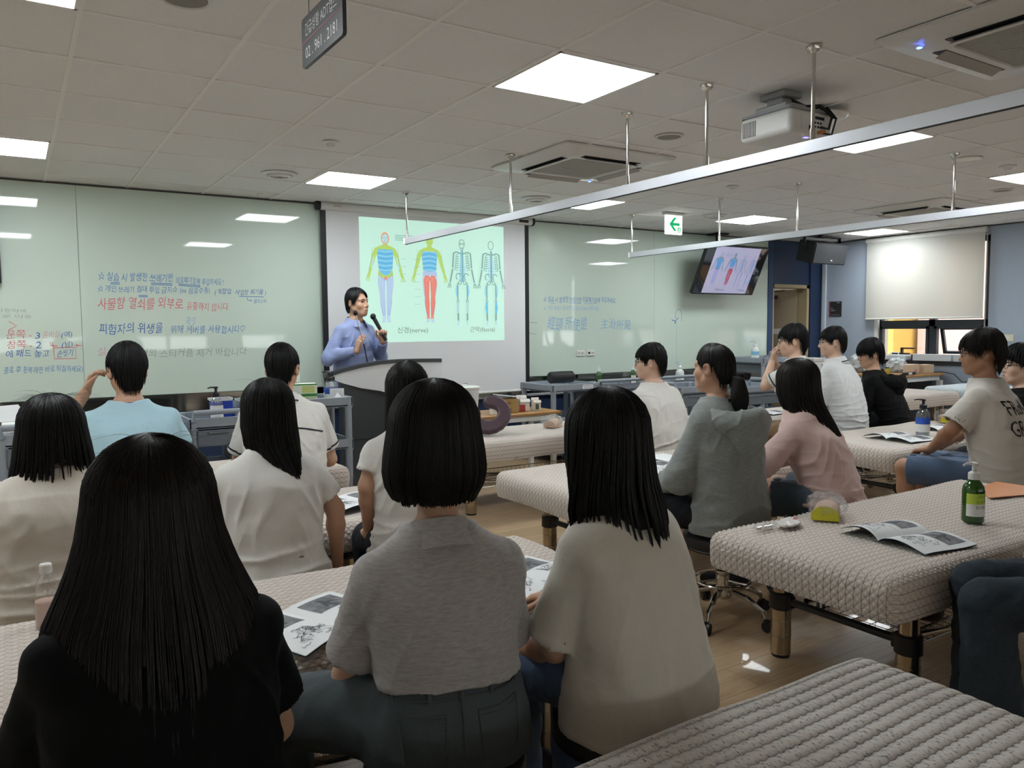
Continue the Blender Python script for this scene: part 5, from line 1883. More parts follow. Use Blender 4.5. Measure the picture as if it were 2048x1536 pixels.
    sh = dict(mat='plain', ease=.018, sleeve=.62, slw=.020, hem=.05, neck=.0, fold=.009, boxy=.86)
    sh.update(shirt or {})
    if sh['mat'] is not None:
        sa = np.maximum(a, np.where(TZ < .72, sh['boxy'] * a[6], 0))
        sbb = np.maximum(bb, np.where(TZ < .72, sh['boxy'] * bb[6], 0))
        hem = hs + sh['hem']
        e = sh['ease']
        lo2 = A3(-max(sa) - .2, -.32, min(hem, hs) - .05)
        hi2 = A3(max(sa) + .2, .36, NB + .10)
        for d in J.values():
            for q in ('S', 'E', 'W'):
                lo2 = np.minimum(lo2, d[q] - .12)
                hi2 = np.maximum(hi2, d[q] + .12)
        hi2[2] = NB + .10
        G = SDF(lo2, hi2, hb)
        zs2 = zs.copy()
        zs2[0] = min(hem, hs) - .01
        sa = sa + np.interp(TZ, [0, .25, .6], [sh.get('flare', 0), sh.get('flare', 0) * .5, 0])
        sbb = sbb + np.interp(TZ, [0, .25, .6], [sh.get('flareb', 0), sh.get('flareb', 0) * .6, 0])
        G.un(loft(zs2, sa, sbb, np.maximum(bf, np.where(TZ < .72, .85 * bf[5], 0)), cy, e), .01)
        for s, nm in ((1, 'r'), (-1, 'l')):
            d = J[nm]
            G.un(rc((s * .06, cS - .004, NB - .030), d['S'] - [0, 0, .004], .036 + e * .5, ra[0] * .98 + e * .55), .05)
            sl, w = sh['sleeve'], sh['slw']
            f1 = min(sl, 1.0)
            P1 = d['S'] + (d['E'] - d['S']) * f1
            ax = unit(d['E'] - d['S'])
            fn, l_, h_ = rc(d['S'], P1 + ax * .03, ra[0] + e * .5, ra[0] * (1 - f1) + ra[1] * f1 + w)
            fi, _, _ = rc(d['S'], P1 + ax * .03, ra[0] + e * .5 - .012, ra[0] * (1 - f1) + ra[1] * f1 + w - .010)
            if sl <= 1.0:
                def sf(x, y, z, fn=fn, fi=fi, P1=P1, ax=ax):
                    pr = (x - P1[0]) * ax[0] + (y - P1[1]) * ax[1] + (z - P1[2]) * ax[2]
                    return np.maximum(np.maximum(fn(x, y, z), pr), -np.maximum(fi(x, y, z), -.035 - pr))
                G.un((sf, l_, h_), .010)
            else:
                G.un((fn, l_, h_), .012)
                f2 = sl - 1.0
                P2 = d['E'] + (d['W'] - d['E']) * f2
                ax2 = unit(d['W'] - d['E'])
                fn2, l2, h2 = rc(d['E'], P2 + ax2 * .02, ra[1] + w * .95, ra[1] * (1 - f2) + ra[2] * f2 + w * .75)
                G.un((lambda x, y, z, fn2=fn2, P2=P2, ax2=ax2: np.maximum(fn2(x, y, z), (x - P2[0]) * ax2[0] + (y - P2[1]) * ax2[1] + (z - P2[2]) * ax2[2]), l2, h2), .022)
                if sh.get('cuff'):
                    G.un(rc(P2 - ax2 * .035, P2 - ax2 * .005, ra[2] + w * .95, ra[2] + w * .95), .004)
        tl_ = sh.get('tail', 0.0)
        G.cut(lambda x, y, z: hem - z + tl_ * np.abs(x) - .0 * y)
        nr = sh.get('neckr', (.066 if sex == 'f' else .074))
        G.un(ell((0, cy[-2] + .012, NB + .030 + sh['neck']), (nr, nr + .012, .042)), .012, True)
        if sh.get('hood'):
            G.un(rc((-.13, cS + .02, NB - .02), (-.045, cS + .11, NB - .12), .034, .026), .03)
            G.un(rc((.13, cS + .02, NB - .02), (.045, cS + .11, NB - .12), .034, .026), .03)
        V, Q = G.mesh(2)
        N = vnorm(V, Q)
        fo = sh['fold']
        k = (V[:, 2] - hs) / T
        n1 = vnoise(V * [1, 1, 1.3], 5.0, x + y, 2)
        rg = (1 - np.abs(vnoise(V * [.55, .55, 2.2], 4.6, x - y + .3, 2)).clip(0, 1)) ** 3 - .35
        ax_ = np.abs(V[:, 0])
        # drag folds running from the armpit towards the spine and the sleeve
        dv = vnoise(V * [.8, .8, .8] + np.stack([0 * ax_, 0 * ax_, ax_ * 1.1], 1), 6.5, x * 3 + y, 2)
        dg = ((1 - np.abs(dv).clip(0, 1)) ** 3 - .35) * np.exp(-((ax_ - sw * .8) / .09) ** 2 - ((V[:, 2] - zS + .12) / .12) ** 2)
        w = .25 + .9 * np.exp(-((k - sh.get('gather', .2)) / .2) ** 2)
        drop = np.sin(V[:, 0] * 62 + 3.5 * n1) * np.clip(.55 - np.abs(k - .35), 0, 1) * sh.get('drape', .2)
        V = V + N * (fo * (.40 * n1 + w * 1.0 * rg + 1.1 * dg + drop))[:, None]
        mats = [sh['mat']]
        mi = np.zeros(len(Q), int)
        if not standing:
            V = sit_clamp(V, hs)
        SV = V
        if sh.get('bands'):
            for s, nm in ((1, 'r'), (-1, 'l')):
                d = J[nm]
                P1 = d['S'] + (d['E'] - d['S']) * min(sh['sleeve'], 1.0)
                ax = unit(d['E'] - d['S'])
                u_ = unit(np.cross(ax, [0, 1.0, .1]))
                v_ = np.cross(ax, u_)
                q = V - P1
                pr = q @ ax
                rd = q - pr[:, None] * ax
                rad = np.linalg.norm(rd, axis=1)
                ok = (pr > -.05) & (pr < -.008) & (rad < .095) & ((N * rd).sum(1) > 0)
                an = np.arctan2(rd[ok] @ v_, rd[ok] @ u_)
                rr_ = rad[ok]
                n_ = 32
                Vb, Fb = [], []
                for i in range(n_):
                    a_ = -PI + 2 * PI * i / n_
                    dd = np.abs((an - a_ + PI) % (2 * PI) - PI)
                    r_ = rr_[dd < .22].max() if (dd < .22).any() else .06
                    for tt in (-.033, -.022):
                        Vb.append(tuple(P1 + ax * tt + (u_ * math.cos(a_) + v_ * math.sin(a_)) * (r_ + .0015)))
                for i in range(n_):
                    j = (i + 1) % n_
                    Fb.append((2 * i, 2 * j, 2 * j + 1, 2 * i + 1))
                MB().add(Vb, Fb).build('sleeve_band', sh['bands'], t)
            if sh.get('yoke'):
                pts = []
                for i in range(25):
                    px_ = -sw - .02 + (2 * sw + .04) * i / 24
                    pz_ = NB - sh['yoke'] - .9 * px_ ** 2
                    pts.append(on_back(V, px_, pz_, cS))
                MB().tube(pts, .0042, 6).build('yoke_piping', sh['bands'], t)
        link('hoodie' if sh.get('hood') else sh.get('name', 'shirt'), np_mesh('shirt', V, Q, mats, mi), t)
        if sh.get('hood'):
            hd = sh['hood']
            yb = float(np.interp(NB - .12, zs, cy - bb)) - e
            G = SDF(A3(-.26, yb - .14, NB - .36), A3(.26, cS + .20, NB + .12), hb * .9)
            Mq = rotx(R(14))
            G.un(ell((0, yb + .045, NB - .075), (.178 * hd, .105, .085)), .02)
            G.un(ell((0, yb - .012, NB - .135), (.120 * hd, .050, .125), Mq), .05)
            for s in (-1, 1):
                G.un(rc((s * .120 * hd, yb + .09, NB - .045), (s * .055, cS + .115, NB - .10), .042, .026), .03)
            G.un(ell((0, yb + .075, NB + .030), (.155 * hd, .118, .098), rotx(R(-16))), .012, True)
            G.un(ell((0, cS + .05, NB - .0), (.095, .09, .12)), .012, True)
            V, Q = G.mesh(2)
            N = vnorm(V, Q)
            V = V + N * (.008 * ((1 - np.abs(vnoise(V * [1, 1, 1.2], 6.5, x + 2, 2)).clip(0, 1)) ** 3 - .35))[:, None]
            link('hood', np_mesh('hood', V, Q, [sh['mat']]), t)
        if sh.get('under') is not None:
            U_ = SDF(A3(-.2, -.2, NB - .16), A3(.2, .25, NB + .06), hb)
            U_.un(loft(zs, a, bb, bf, cy, .008), .01)
            for s in (-1, 1):
                U_.un(rc((s * .05, cS - .004, NB - .026), (s * sw * .8, cS, zS), .046, .05), .03)
            U_.cut(lambda x, y, z: NB - .13 - z)
            U_.un(ell((0, cy[-2] + .012, NB + .040), (.066, .08, .045)), .008, True)
            V, Q = U_.mesh(1)
            link('undershirt', np_mesh('undershirt', V, Q, [sh['under']]), t)
        if sh.get('collar') is not None:
            cm = sh['collar']
            nr2 = neckr + .008
            V, F = band_ring(NB + .018, nr2, nr2 + .006, cy[-2] + .004, .020, [(.002, -.012), (.003, .018), (.008, .024), (.016, .018), (.036, -.016), (.046, -.030), (.040, -.034), (.012, -.010)] if sh.get('ctype', 'fold') == 'fold' else [(.004, -.016), (.004, .010), (.009, .012), (.014, -.012)], 56, R(22) if sh.get('ctype', 'fold') == 'fold' else 0, R(338) if sh.get('ctype', 'fold') == 'fold' else 2 * PI)
            mb = MB().add(V, F)
            if sh.get('cstripe') is not None:
                V2, F2 = band_ring(NB + .018, nr2, nr2 + .006, cy[-2] + .004, .020, [(.0385, -.012), (.0435, -.020), (.0375, -.018)], 56, R(22), R(338))
                mb.add(V2, F2, 1)
            mb.build('collar', [cm, sh.get('cstripe') or cm], t)

    # --- trousers / shorts / skirt
    pa = dict(mat=None, length=2.0, ease=.012, waist=.16, fold=.006, loose=.012)
    pa.update(pants or {})
    if pa['mat'] is not None:
        lo3, hi3 = lo.copy(), hi.copy()
        hi3[2] = hs + pa['waist'] + .08 if not standing else hs + .3
        G = SDF(lo3, hi3, hb)
        G.un(loft(zs, np.where(TZ < .6, a, .05), np.where(TZ < .6, bb, .05), np.where(TZ < .6, bf, .05), cy, pa['ease']), .02)
        for s, nm in ((1, 'r'), (-1, 'l')):
            H, K, A_, fd = L[nm]
            ln, lw = pa['length'], pa['loose']
            f1 = min(ln, 1.0)
            P1 = H + (K - H) * f1
            ax = unit(K - H)
            r1 = rl[0] * (1 - f1) + rl[1] * f1 + lw
            fn, l_, h_ = rc(H, P1 + (ax * .03 if ln <= 1 else 0), rl[0] + lw, r1)
            if ln <= 1.0:
                fi, _, _ = rc(H, P1 + ax * .03, rl[0] + lw - .012, r1 - .012)
                def pf(x, y, z, fn=fn, fi=fi, P1=P1, ax=ax):
                    pr = (x - P1[0]) * ax[0] + (y - P1[1]) * ax[1] + (z - P1[2]) * ax[2]
                    return np.maximum(np.maximum(fn(x, y, z), pr), -np.maximum(fi(x, y, z), -.04 - pr))
                G.un((pf, l_, h_), .03)
            else:
                G.un((fn, l_, h_), .03)
                G.un(rc(K, K * .6 + A_ * .4, rl[1] + lw, rl[2] + lw * 1.6), .02)
                G.un(rc(K * .6 + A_ * .4, A_ - [0, 0, .02], rl[2] + lw * 1.6, rl[3] + lw * 2.0 + pa.get('bell', 0)), .02)
        wz = hs + pa['waist']
        G.cut(lambda x, y, z: np.maximum(z - wz, .028 - z))
        V, Q = G.mesh(2)
        N = vnorm(V, Q)
        n1 = vnoise(V, 6.0, x * 2 + y, 2)
        rg = 1 - np.abs(vnoise(V * [1, 2.2, 1.4], 6, x - 2 * y, 2)).clip(0, 1) * 2
        V = V + N * (pa['fold'] * (.5 * n1 + .5 * rg))[:, None]
        if not standing:
            V = sit_clamp(V, hs)
        mats, mi = [pa['mat']], np.zeros(len(Q), int)
        if pa.get('seam') is not None:
            mats.append(pa['seam'])
            Cc = V[Q].mean(1)
            for s, nm in ((1, 'r'), (-1, 'l')):
                H, K, A_, fd = L[nm]
                ax = unit(K - H)
                q = Cc - H
                pr = q @ ax
                out = np.cross(ax, [0, 0, 1.0]) * (1 if s > 0 else 1)
                lat = q @ np.cross(ax, [0, 0, 1.0])
                vz = q[:, 2] - pr * ax[2]
                for dz in pa.get('seam_at', (0.0,)):
                    mi[(pr > .05) & (np.abs(vz - dz) < .0045) & (lat * s > .02)] = 1
        link(pa.get('name', 'trousers'), np_mesh('trousers', V, Q, mats, mi), t)
        if pa.get('pockets') is not None:
            pm = pa['pockets']
            m_ = MB()
            zc = np.interp([hs + .03, hs + .15], zs, bb)
            def backp(px_, z):
                aa = float(np.interp(z, zs, a)) + pa['ease']
                b_ = float(np.interp(z, zs, bb)) + pa['ease']
                c_ = float(np.interp(z, zs, cy))
                u_ = max(1 - (abs(px_) / aa) ** 2.35, .02) ** (1 / 2.35)
                return (px_, c_ - b_ * u_ - .0035, z)
            wz = hs + pa['waist']
            def seam(pl, r=.0022):
                m_.tube([backp(*q) for q in pl], r, 6)
            n_ = 16
            seam([(-.16 + .32 * i / n_, wz - .045) for i in range(n_ + 1)])
            seam([(-.15 + .30 * i / n_, wz - .004) for i in range(n_ + 1)], .003)
            seam([(0, wz - .045 - .014 * i) for i in range(9)])
            for s in (-1, 1):
                q0, q1 = s * .035, s * .135
                seam([(q0, wz - .075), ((q0 + q1) / 2, wz - .078), (q1, wz - .070)])
                seam([(q0, wz - .085), ((q0 + q1) / 2, wz - .088), (q1, wz - .08)], .0014)
                seam([(q0, wz - .075), (q0 + s * .003, wz - .12), (q0 + s * .006, wz - .165)])
                seam([(q1, wz - .070), (q1 - s * .002, wz - .12), (q1 - s * .006, wz - .165)])
                for q in (.0, .07, .14):
                    if q or s > 0:
                        seam([(s * q, wz + .002), (s * q, wz - .05)], .005)
            m_.build('pockets', pm, t)
    if shoes:
        sm = mat('shoe_' + shoes.strip('#'), shoes, .6)
        for nm in ('r', 'l'):
            H, K, A_, fd = L[nm]
            b0 = A3(A_[0], A_[1], 0)
            G = SDF(np.minimum(b0, b0 + fd * .2) - .09, np.maximum(b0, b0 + fd * .2) + .10, .009)
            G.un(rc(b0 - fd * .02 + [0, 0, .05], b0 + fd * .06 + [0, 0, .055], .045, .045), .02)
            G.un(rc(b0 + fd * .06 + [0, 0, .04], b0 + fd * .165 + [0, 0, .032], .046, .034), .03)
            G.un(rc(b0 + [0, 0, .06], b0 + [0, 0, .10], .046, .044), .02)
            G.cut(lambda x, y, z: np.maximum(.002 - z, z - .115))
            V, Q = G.mesh(1)
            link('shoe', np_mesh('shoe', V, Q, [sm]), t)
    if lanyard:
        m_ = MB()
        pts = []
        rx, ry = neckr + .018, neckr + .022
        for i in range(25):
            a_ = R(-130 + 260 * i / 24) + PI
            f_ = max(0, math.cos(a_))
            pts.append((rx * math.sin(a_) * (1 + .25 * f_), cy[-2] + ry * math.cos(a_), NB + .022 - .055 * f_ - .012 * abs(math.sin(a_))))
        b1 = float(np.interp(.62, TZ, bf)) + .03
        cf = A3(0, float(np.interp(.62, TZ, cy)) + b1, hs + .62 * T)
        pts = [tuple(cf + [-.012, 0, 0])] + pts + [tuple(cf + [.012, 0, 0])]
        V, F = [], []
        for i, p in enumerate(pts):
            d = A3(*pts[min(i + 1, len(pts) - 1)]) - A3(*pts[max(i - 1, 0)])
            rad = unit(A3(p[0], p[1] - cy[-2], 0.12 * .1))
            up_ = unit(np.cross(np.cross(d, [0, 0, 1.0]), d)) if abs(unit(d)[2]) < .98 else A3(1, 0, 0)
            w = up_ * .0075
            for q, o_ in ((-1, 0), (1, 0), (1, 1), (-1, 1)):
                V.append(tuple(A3(*p) + w * q + rad * .0014 * o_))
            if i:
                k = i * 4
                for j in range(4):
                    F.append((k - 4 + j, k - 4 + (j + 1) % 4, k + (j + 1) % 4, k + j))
        m_.add(V, F)
        m_.build('lanyard', lanyard, t)
    if glasses:
        g = MB()
        G_ = lambda q: tuple(Hc + Mh @ (A3(*q) * hk))
        for s in (-1, 1):
            g.tube([G_((s * .033 + .0235 * math.cos(2 * PI * i / 20), .106 - .15 * abs(.0235 * math.cos(2 * PI * i / 20) * s + .0) , .004 + .0205 * math.sin(2 * PI * i / 20))) for i in range(20)], .0017, 6, closed=True)
            g.tube([G_((s * .057, .100, .012)), G_((s * .078, .05, .010)), G_((s * .085, -.005, .010)), G_((s * .080, -.025, -.004))], .0018, 6)
        g.tube([G_((-.010, .107, .010)), G_((0, .110, .012)), G_((.010, .107, .010))], .0015, 6)
        g.build('eyeglasses', glasses, t)
    if watch:
        for nm in watch:
            d = J[nm]
            ax = unit(d['W'] - d['E'])
            c = d['W'] - ax * .015
            u_ = unit(np.cross(ax, [0, 0, 1.0]))
            v_ = np.cross(ax, u_)
            m_ = MB()
            r_ = ra[2] + .006
            V, F = [], []
            for i in range(28):
                a_ = 2 * PI * i / 28
                for da, dr in ((-.009, 0), (.009, 0), (.009, .003), (-.009, .003)):
                    V.append(tuple(c + ax * da + (u_ * math.cos(a_) + v_ * math.sin(a_)) * (r_ + dr)))
            for i in range(28):
                for j in range(4):
                    F.append((i * 4 + j, ((i + 1) % 28) * 4 + j, ((i + 1) % 28) * 4 + (j + 1) % 4, i * 4 + (j + 1) % 4))
            m_.add(V, F)
            sgn = 1 if nm == 'l' else -1
            o_ = -v_ if (-v_)[2] > 0 else v_
            o_ = unit(o_ + u_ * .8 * (1 if (u_[0] * (-1 if nm == 'l' else 1)) > 0 else -1))
            m_.box((-.018, -.020, 0), (.018, .020, .010), 1, bev=.004, M=frame(Vector(c + o_ * (r_)), ax, np.cross(o_, ax)))
            m_.build('wristwatch', [mat('watch_band', '#c9c4bd', .5), mat('watch_case', '#b8b6b4', .25, .6)], t)
    if hair_:
        for q, hp in enumerate(hair_ if isinstance(hair_, list) else [hair_]):
            hp = dict(hp)
            hp['env'] = [tuple(v * hk for v in r_) for r_ in hp['env']]
            yw = R(turn) + hp.pop('yaw', 0)
            hair(hp.pop('part_name', 'hair'), t, Hc, yw, pitch=R(nod) if hp.pop('follow', True) else 0, **hp)
    if stool_ and not standing:
        st = stool(x - math.sin(R(yaw)) * .02, y + math.cos(R(yaw)) * .02, who or label, R(yaw) + .59)
        st['label'] = 'round black stool under ' + (who or 'a seated person')
    t['_rig'] = 1
    del t['_rig']
    return t, dict(SV=SV, Hc=Hc, NB=NB, J=J, L=L, Mh=Mh, cy=cy, zs=zs)
# ------------------------------------------------------------------ the people in the room
C_WHITE = cloth_mat('white_cotton', '#d9d5cf', folds=.55)
C_WHITE2 = cloth_mat('white_shirting', '#dfe0e0', folds=.7, fscale=12)
C_BEIGE = cloth_mat('oatmeal_knit', '#cdc4b8', folds=.3, weave=260)
C_SKY = cloth_mat('light_blue_cotton', '#a9c8d4', folds=.5)
C_POLO = cloth_mat('grey_melange_polo', '#b3aeab', 'melange', col2='#9a9593', folds=.35)
C_IVORY = cloth_mat('ivory_blouse', '#d3cdc2', folds=.7, fscale=10)
C_BLACK = cloth_mat('black_cotton', '#08090a', folds=.4)
C_HOODG = cloth_mat('grey_sweatshirt', '#878a88', 'melange', col2='#747775', folds=.5)
C_HOODB = cloth_mat('black_sweatshirt', '#0a0a0b', folds=.5)
C_PINK = cloth_mat('pale_pink_knit', '#ceb0a9', folds=.45, weave=200)
C_GRAPH = cloth_mat('pale_grey_cotton', '#c4beb5', folds=.45)
C_BLUESH = cloth_mat('blue_shirting', '#8f9cc6', folds=.7, fscale=12)
C_STRIPE = cloth_mat('striped_jersey', '#16171b', 'stripe', col2='#d9d6d2', folds=.2)
D_MID = cloth_mat('blue_denim', '#4d6486', 'denim', col2='#2f405a', folds=.5)
D_DARK = cloth_mat('dark_denim', '#18212b', 'denim', col2='#0d1219', folds=.5)
D_GREY = cloth_mat('grey_denim', '#434c4d', 'denim', col2='#2c3335', folds=.5)
D_GREYB = cloth_mat('slate_denim', '#465462', 'denim', col2='#303b47', folds=.5)
C_TAN = cloth_mat('tan_cotton', '#7b6247', folds=.5)
C_GREYP = cloth_mat('grey_trouser', '#86827e', folds=.5)
C_DARKP = cloth_mat('dark_trouser', '#1d1f24', folds=.5)
M_BAND = mat('navy_piping', '#1b2030', .8)
M_LAN = mat('blue_lanyard', '#22329a', .7)
M_LANB = mat('navy_lanyard', '#252c58', .7)
M_SPEC = mat('black_spectacles', '#18181a', .3)
M_SPECS = mat('silver_spectacles', '#8a8c90', .2, 1)
M_STITCH = mat('denim_stitch', '#4a4f50', .8)

MEN = [(.150, .090, .112, .104, -.004), (.03, .089, .110, .110, -.006), (-.02, .082, .10, .108, -.008), (-.06, .080, .08, .098, -.010), (-.10, .064, .055, .074, -.014)]
def man_hair(front=.055, temple=.03, side=.028, back=-.092, n=1700, r=.0015, vol=1.0, seed=1, lam=(.95, 1.06), zj=.005, mat_='s', crown=(0, -.03), **kw):
    env = [(z * (vol if z > .1 else 1), a * vol, f * vol, b * vol, c) for z, a, f, b, c in MEN]
    xs_ = [0, .5, .85, 1.12, 1.27, 1.40, 1.50, 1.88, 2.08, 2.32, 2.6, PI]
    zs_ = [front, front + .004, temple, side - .02, side - .042, side - .03, side, side + .004, side - .04, back * .65, back, back]
    d = dict(env=env, zend=lambda p_: float(np.interp(abs((p_ + PI) % (2 * PI) - PI), xs_, zs_)), n=n, r=r, K=9, lam=lam, zjit=zj, clump=130, cl=.6, tip=.25, seed=seed, mat_=HAIR[mat_], crown=crown, jit=.03)
    d.update(kw)
    return d

def seat(px, py, dep, yaw, lean=.05, side=0.0):
    """root position of somebody whose crown is at that point of the room"""
    p = at_d(px, py, dep)
    a_ = R(yaw)
    k = lean + .03
    return p.x + math.sin(a_) * k - math.cos(a_) * side, p.y - math.cos(a_) * k - math.sin(a_) * side, p.z

LEC, INFO = {}, {}
# -- woman in black, nearest
x, y, z = seat(295, 868, 1.40, 2, .05)
env = [(.140, .092, .106, .110, -.004), (.03, .106, .108, .116, -.006), (-.04, .118, .09, .120, -.008), (-.10, .138, .03, .130, -.010), (-.17, .170, -.05, .150, -.01), (-.24, .185, -.08, .170, -.01), (-.34, .185, -.09, .185, -.01), (-.5, .165, -.10, .185, -.01), (-.75, .15, -.10, .18, -.01)]
person('person seen from behind in a black T-shirt with very long black hair, nearest the camera', x, y, 2, z, 'f', lean=.05, turn=-4, wid=1.06, splay=.08, headk=1.02, nb=.152, kd=.38,
       shirt=dict(mat=C_BLACK, sleeve=.72, slw=.034, hem=.0, ease=.022, boxy=1.0), pants=dict(mat=C_DARKP), skin='b', h=.006, who='the woman in the black T-shirt',
       hair_=dict(env=env, zend=zend_of(.05, -.1, -.45, -.54, .8, 1.4), n=5200, r=.0011, K=22, lam=(.95, 1.025), zjit=.05, clump=130, cl=.8, seed=5, fly=8, mat_=HAIR['b'], wav=.008))
# -- woman in the oatmeal knit, far left
x, y, z = seat(100, 786, 2.64, 0, .05)
env = [(.140, .092, .106, .112, -.004), (.03, .106, .108, .118, -.006), (-.04, .118, .10, .120, -.008), (-.11, .130, .08, .118, -.010), (-.18, .145, .04, .125, -.012), (-.26, .15, .0, .145, -.012), (-.40, .13, -.05, .165, -.02)]
def ze(p):
    q = (p + PI) % (2 * PI) - PI
    b_ = float(np.interp(abs(q), [0, .7, 1.2, 1.9, 2.3, PI], [.05, -.1, -.24, -.24, -.13, -.095]))
    return b_ - .25 * math.exp(-((q + 2.62) / .22) ** 2) - .22 * math.exp(-((q + 3.05) / .05) ** 2)
person('person from behind in an oatmeal knit top with loose black hair, left edge', x, y, 0, z, 'f', lean=.06, turn=0, wid=1.1, splay=.10, kd=.24, nb=.145,
       shirt=dict(mat=C_BEIGE, sleeve=.8, slw=.03, hem=.02, ease=.024, boxy=.98, neck=.0), pants=dict(mat=C_GREYP), skin='a', h=.006, lanyard=M_LAN, who='the woman in the oatmeal knit top',
       hair_=dict(env=env, zend=ze, n=2600, r=.0013, K=16, lam=(.94, 1.03), zjit=.03, clump=80, cl=.85, seed=8, fly=70, wav=.012))
# -- man in light blue
x, y, z = seat(252, 688, 3.86, -4, .05)
INFO['blue'] = person('person seen from behind in a light blue T-shirt raising a hand to his ear', x, y, -4, z, 'm', lean=.05, turn=8, wid=1.02, splay=.15, kd=.29,
       shirt=dict(mat=C_SKY, sleeve=.72, slw=.036, hem=.03, ease=.024, boxy=1.0), pants=dict(mat=C_DARKP), skin='b', h=.006, lanyard=M_LAN, who='the man in light blue',
       arms=dict(l=dict(E=(-.33, .20, z - .45), W=(-.185, .16, z - .235), dir=(.42, -.10, 1), n=(.9, -.3, -.3), curl=(.55, .6, .65, .7), thumb=(.3, .2)), r=dict(E=(.24, .10, z - .58), W=(.12, .30, .63), dir=(-.4, 1, -.2), n=(0, -.2, -1))),
       hair_=man_hair(seed=11, vol=1.02, back=-.10, part_name='hair'))
# -- woman in white T-shirt with long straight hair
x, y, z = seat(532, 755, 2.96, -8, .05)
env = [(.140, .090, .106, .110, -.004), (.03, .099, .108, .116, -.006), (-.05, .106, .09, .118, -.008), (-.12, .108, .02, .125, -.010, .005), (-.17, .092, -.04, .15, -.012, .015), (-.22, .066, -.09, .165, -.012, .028), (-.30, .046, -.10, .17, -.012, .040), (-.46, .020, -.11, .17, -.016, .040)]
person('person seen from behind in a white T-shirt with straight black hair gathered down the back', x, y, -8, z, 'f', lean=.05, turn=18, wid=1.02, splay=.04, kd=.26,
       shirt=dict(mat=C_WHITE, sleeve=.70, slw=.03, hem=.03, ease=.022, boxy=.95), pants=dict(mat=C_GREYP), skin='b', h=.006, who='the long-haired woman in the white T-shirt',
       arms=dict(r=dict(E=(.235, .02, z - .515), W=(.25, .07, z - .745), dir=(.1, .5, -1), n=(-1, 0, 0))),
       hair_=dict(env=env, zend=zend_of(.05, -.08, -.30, -.42, .75, 1.25), n=2800, r=.0012, K=20, lam=(.94, 1.03), zjit=.045, clump=70, cl=.8, seed=12, fly=4))
# -- man in the white shirt with navy piping
x, y, z = seat(563, 689, 4.26, -14, .05)
person('person seen from behind in a white short-sleeved shirt with navy piping', x, y, -14, z, 'm', lean=.06, turn=-12, wid=1.04, splay=.12, kd=.27,
       shirt=dict(mat=C_WHITE, sleeve=.74, slw=.034, hem=.02, ease=.024, boxy=1.0, bands=M_BAND, yoke=.125, collar=C_WHITE, cstripe=M_BAND), pants=dict(mat=C_DARKP), skin='b', h=.0052, who='the man in the piped white shirt',
       hair_=man_hair(seed=13, back=-.085, n=1300))
# -- woman in the grey polo (black bob)
x, y, z = seat(865, 758, 1.82, -12, .05)
env = [(.142, .094, .108, .112, -.004), (.03, .109, .112, .120, -.006), (-.03, .120, .108, .124, -.006), (-.08, .126, .10, .122, -.006), (-.115, .120, .09, .110, -.006), (-.145, .104, .08, .092, -.004)]
INFO['bob'] = person('person seen from behind in a grey polo shirt with a blunt black bob', x, y, -12, z, 'f', lean=.05, turn=0, wid=1.0, splay=.27, headk=.97, nb=.238, knee=dict(l=(-.36, .19, .50), r=(-.06, .29, .505)),
       shirt=dict(mat=C_POLO, sleeve=.80, slw=.036, hem=.185, ease=.026, boxy=.86, collar=C_POLO, gather=.22, drape=.15, fold=.008), pants=dict(mat=D_GREY, waist=.215, pockets=M_STITCH, loose=.022), skin='b', h=.005, lanyard=M_LAN, watch=['l'], who='the woman in the grey polo',
       arms=dict(r=dict(rel=True, E=(.12, .30, -1), W=(-.45, .85, -.35), dir=(-.4, 1, -.25), n=(0, -.2, -1))),
       hair_=dict(env=env, zend=zend_of(.05, -.06, -.135, -.142, .6, 1.0), n=4200, r=.0011, K=18, lam=(.95, 1.015), zjit=.0025, clump=300, cl=.15, seed=15, fly=0, tip=.9, jit=.008))
# -- girl in white T-shirt behind the bob
x, y, z = seat(812, 721, 3.25, -8, .05)
env = [(.140, .086, .104, .108, -.004), (.03, .092, .106, .112, -.006), (-.05, .094, .09, .112, -.008), (-.12, .100, .03, .118, -.010), (-.2, .10, -.05, .14, -.012), (-.4, .10, -.10, .165, -.012)]
person('person in a white T-shirt with long straight hair, mostly hidden behind the black bob', x, y, -8, z, 'f', lean=.05, turn=0, splay=.04, kd=.25,
       shirt=dict(mat=C_WHITE, sleeve=.60, slw=.026, hem=.03, ease=.020, boxy=.9), pants=dict(mat=C_DARKP), skin='b', h=.006, who='the girl in white behind the bob',
       arms=dict(l=dict(E=(-.190, .02, z - .50), W=(-.165, .11, z - .715), dir=(.3, 1, -.2), n=(0, 0, -1))),
       hair_=dict(env=env, zend=zend_of(.05, -.08, -.30, -.36, .75, 1.25), n=1800, r=.0014, K=16, lam=(.94, 1.02), zjit=.03, clump=60, cl=.6, seed=16))
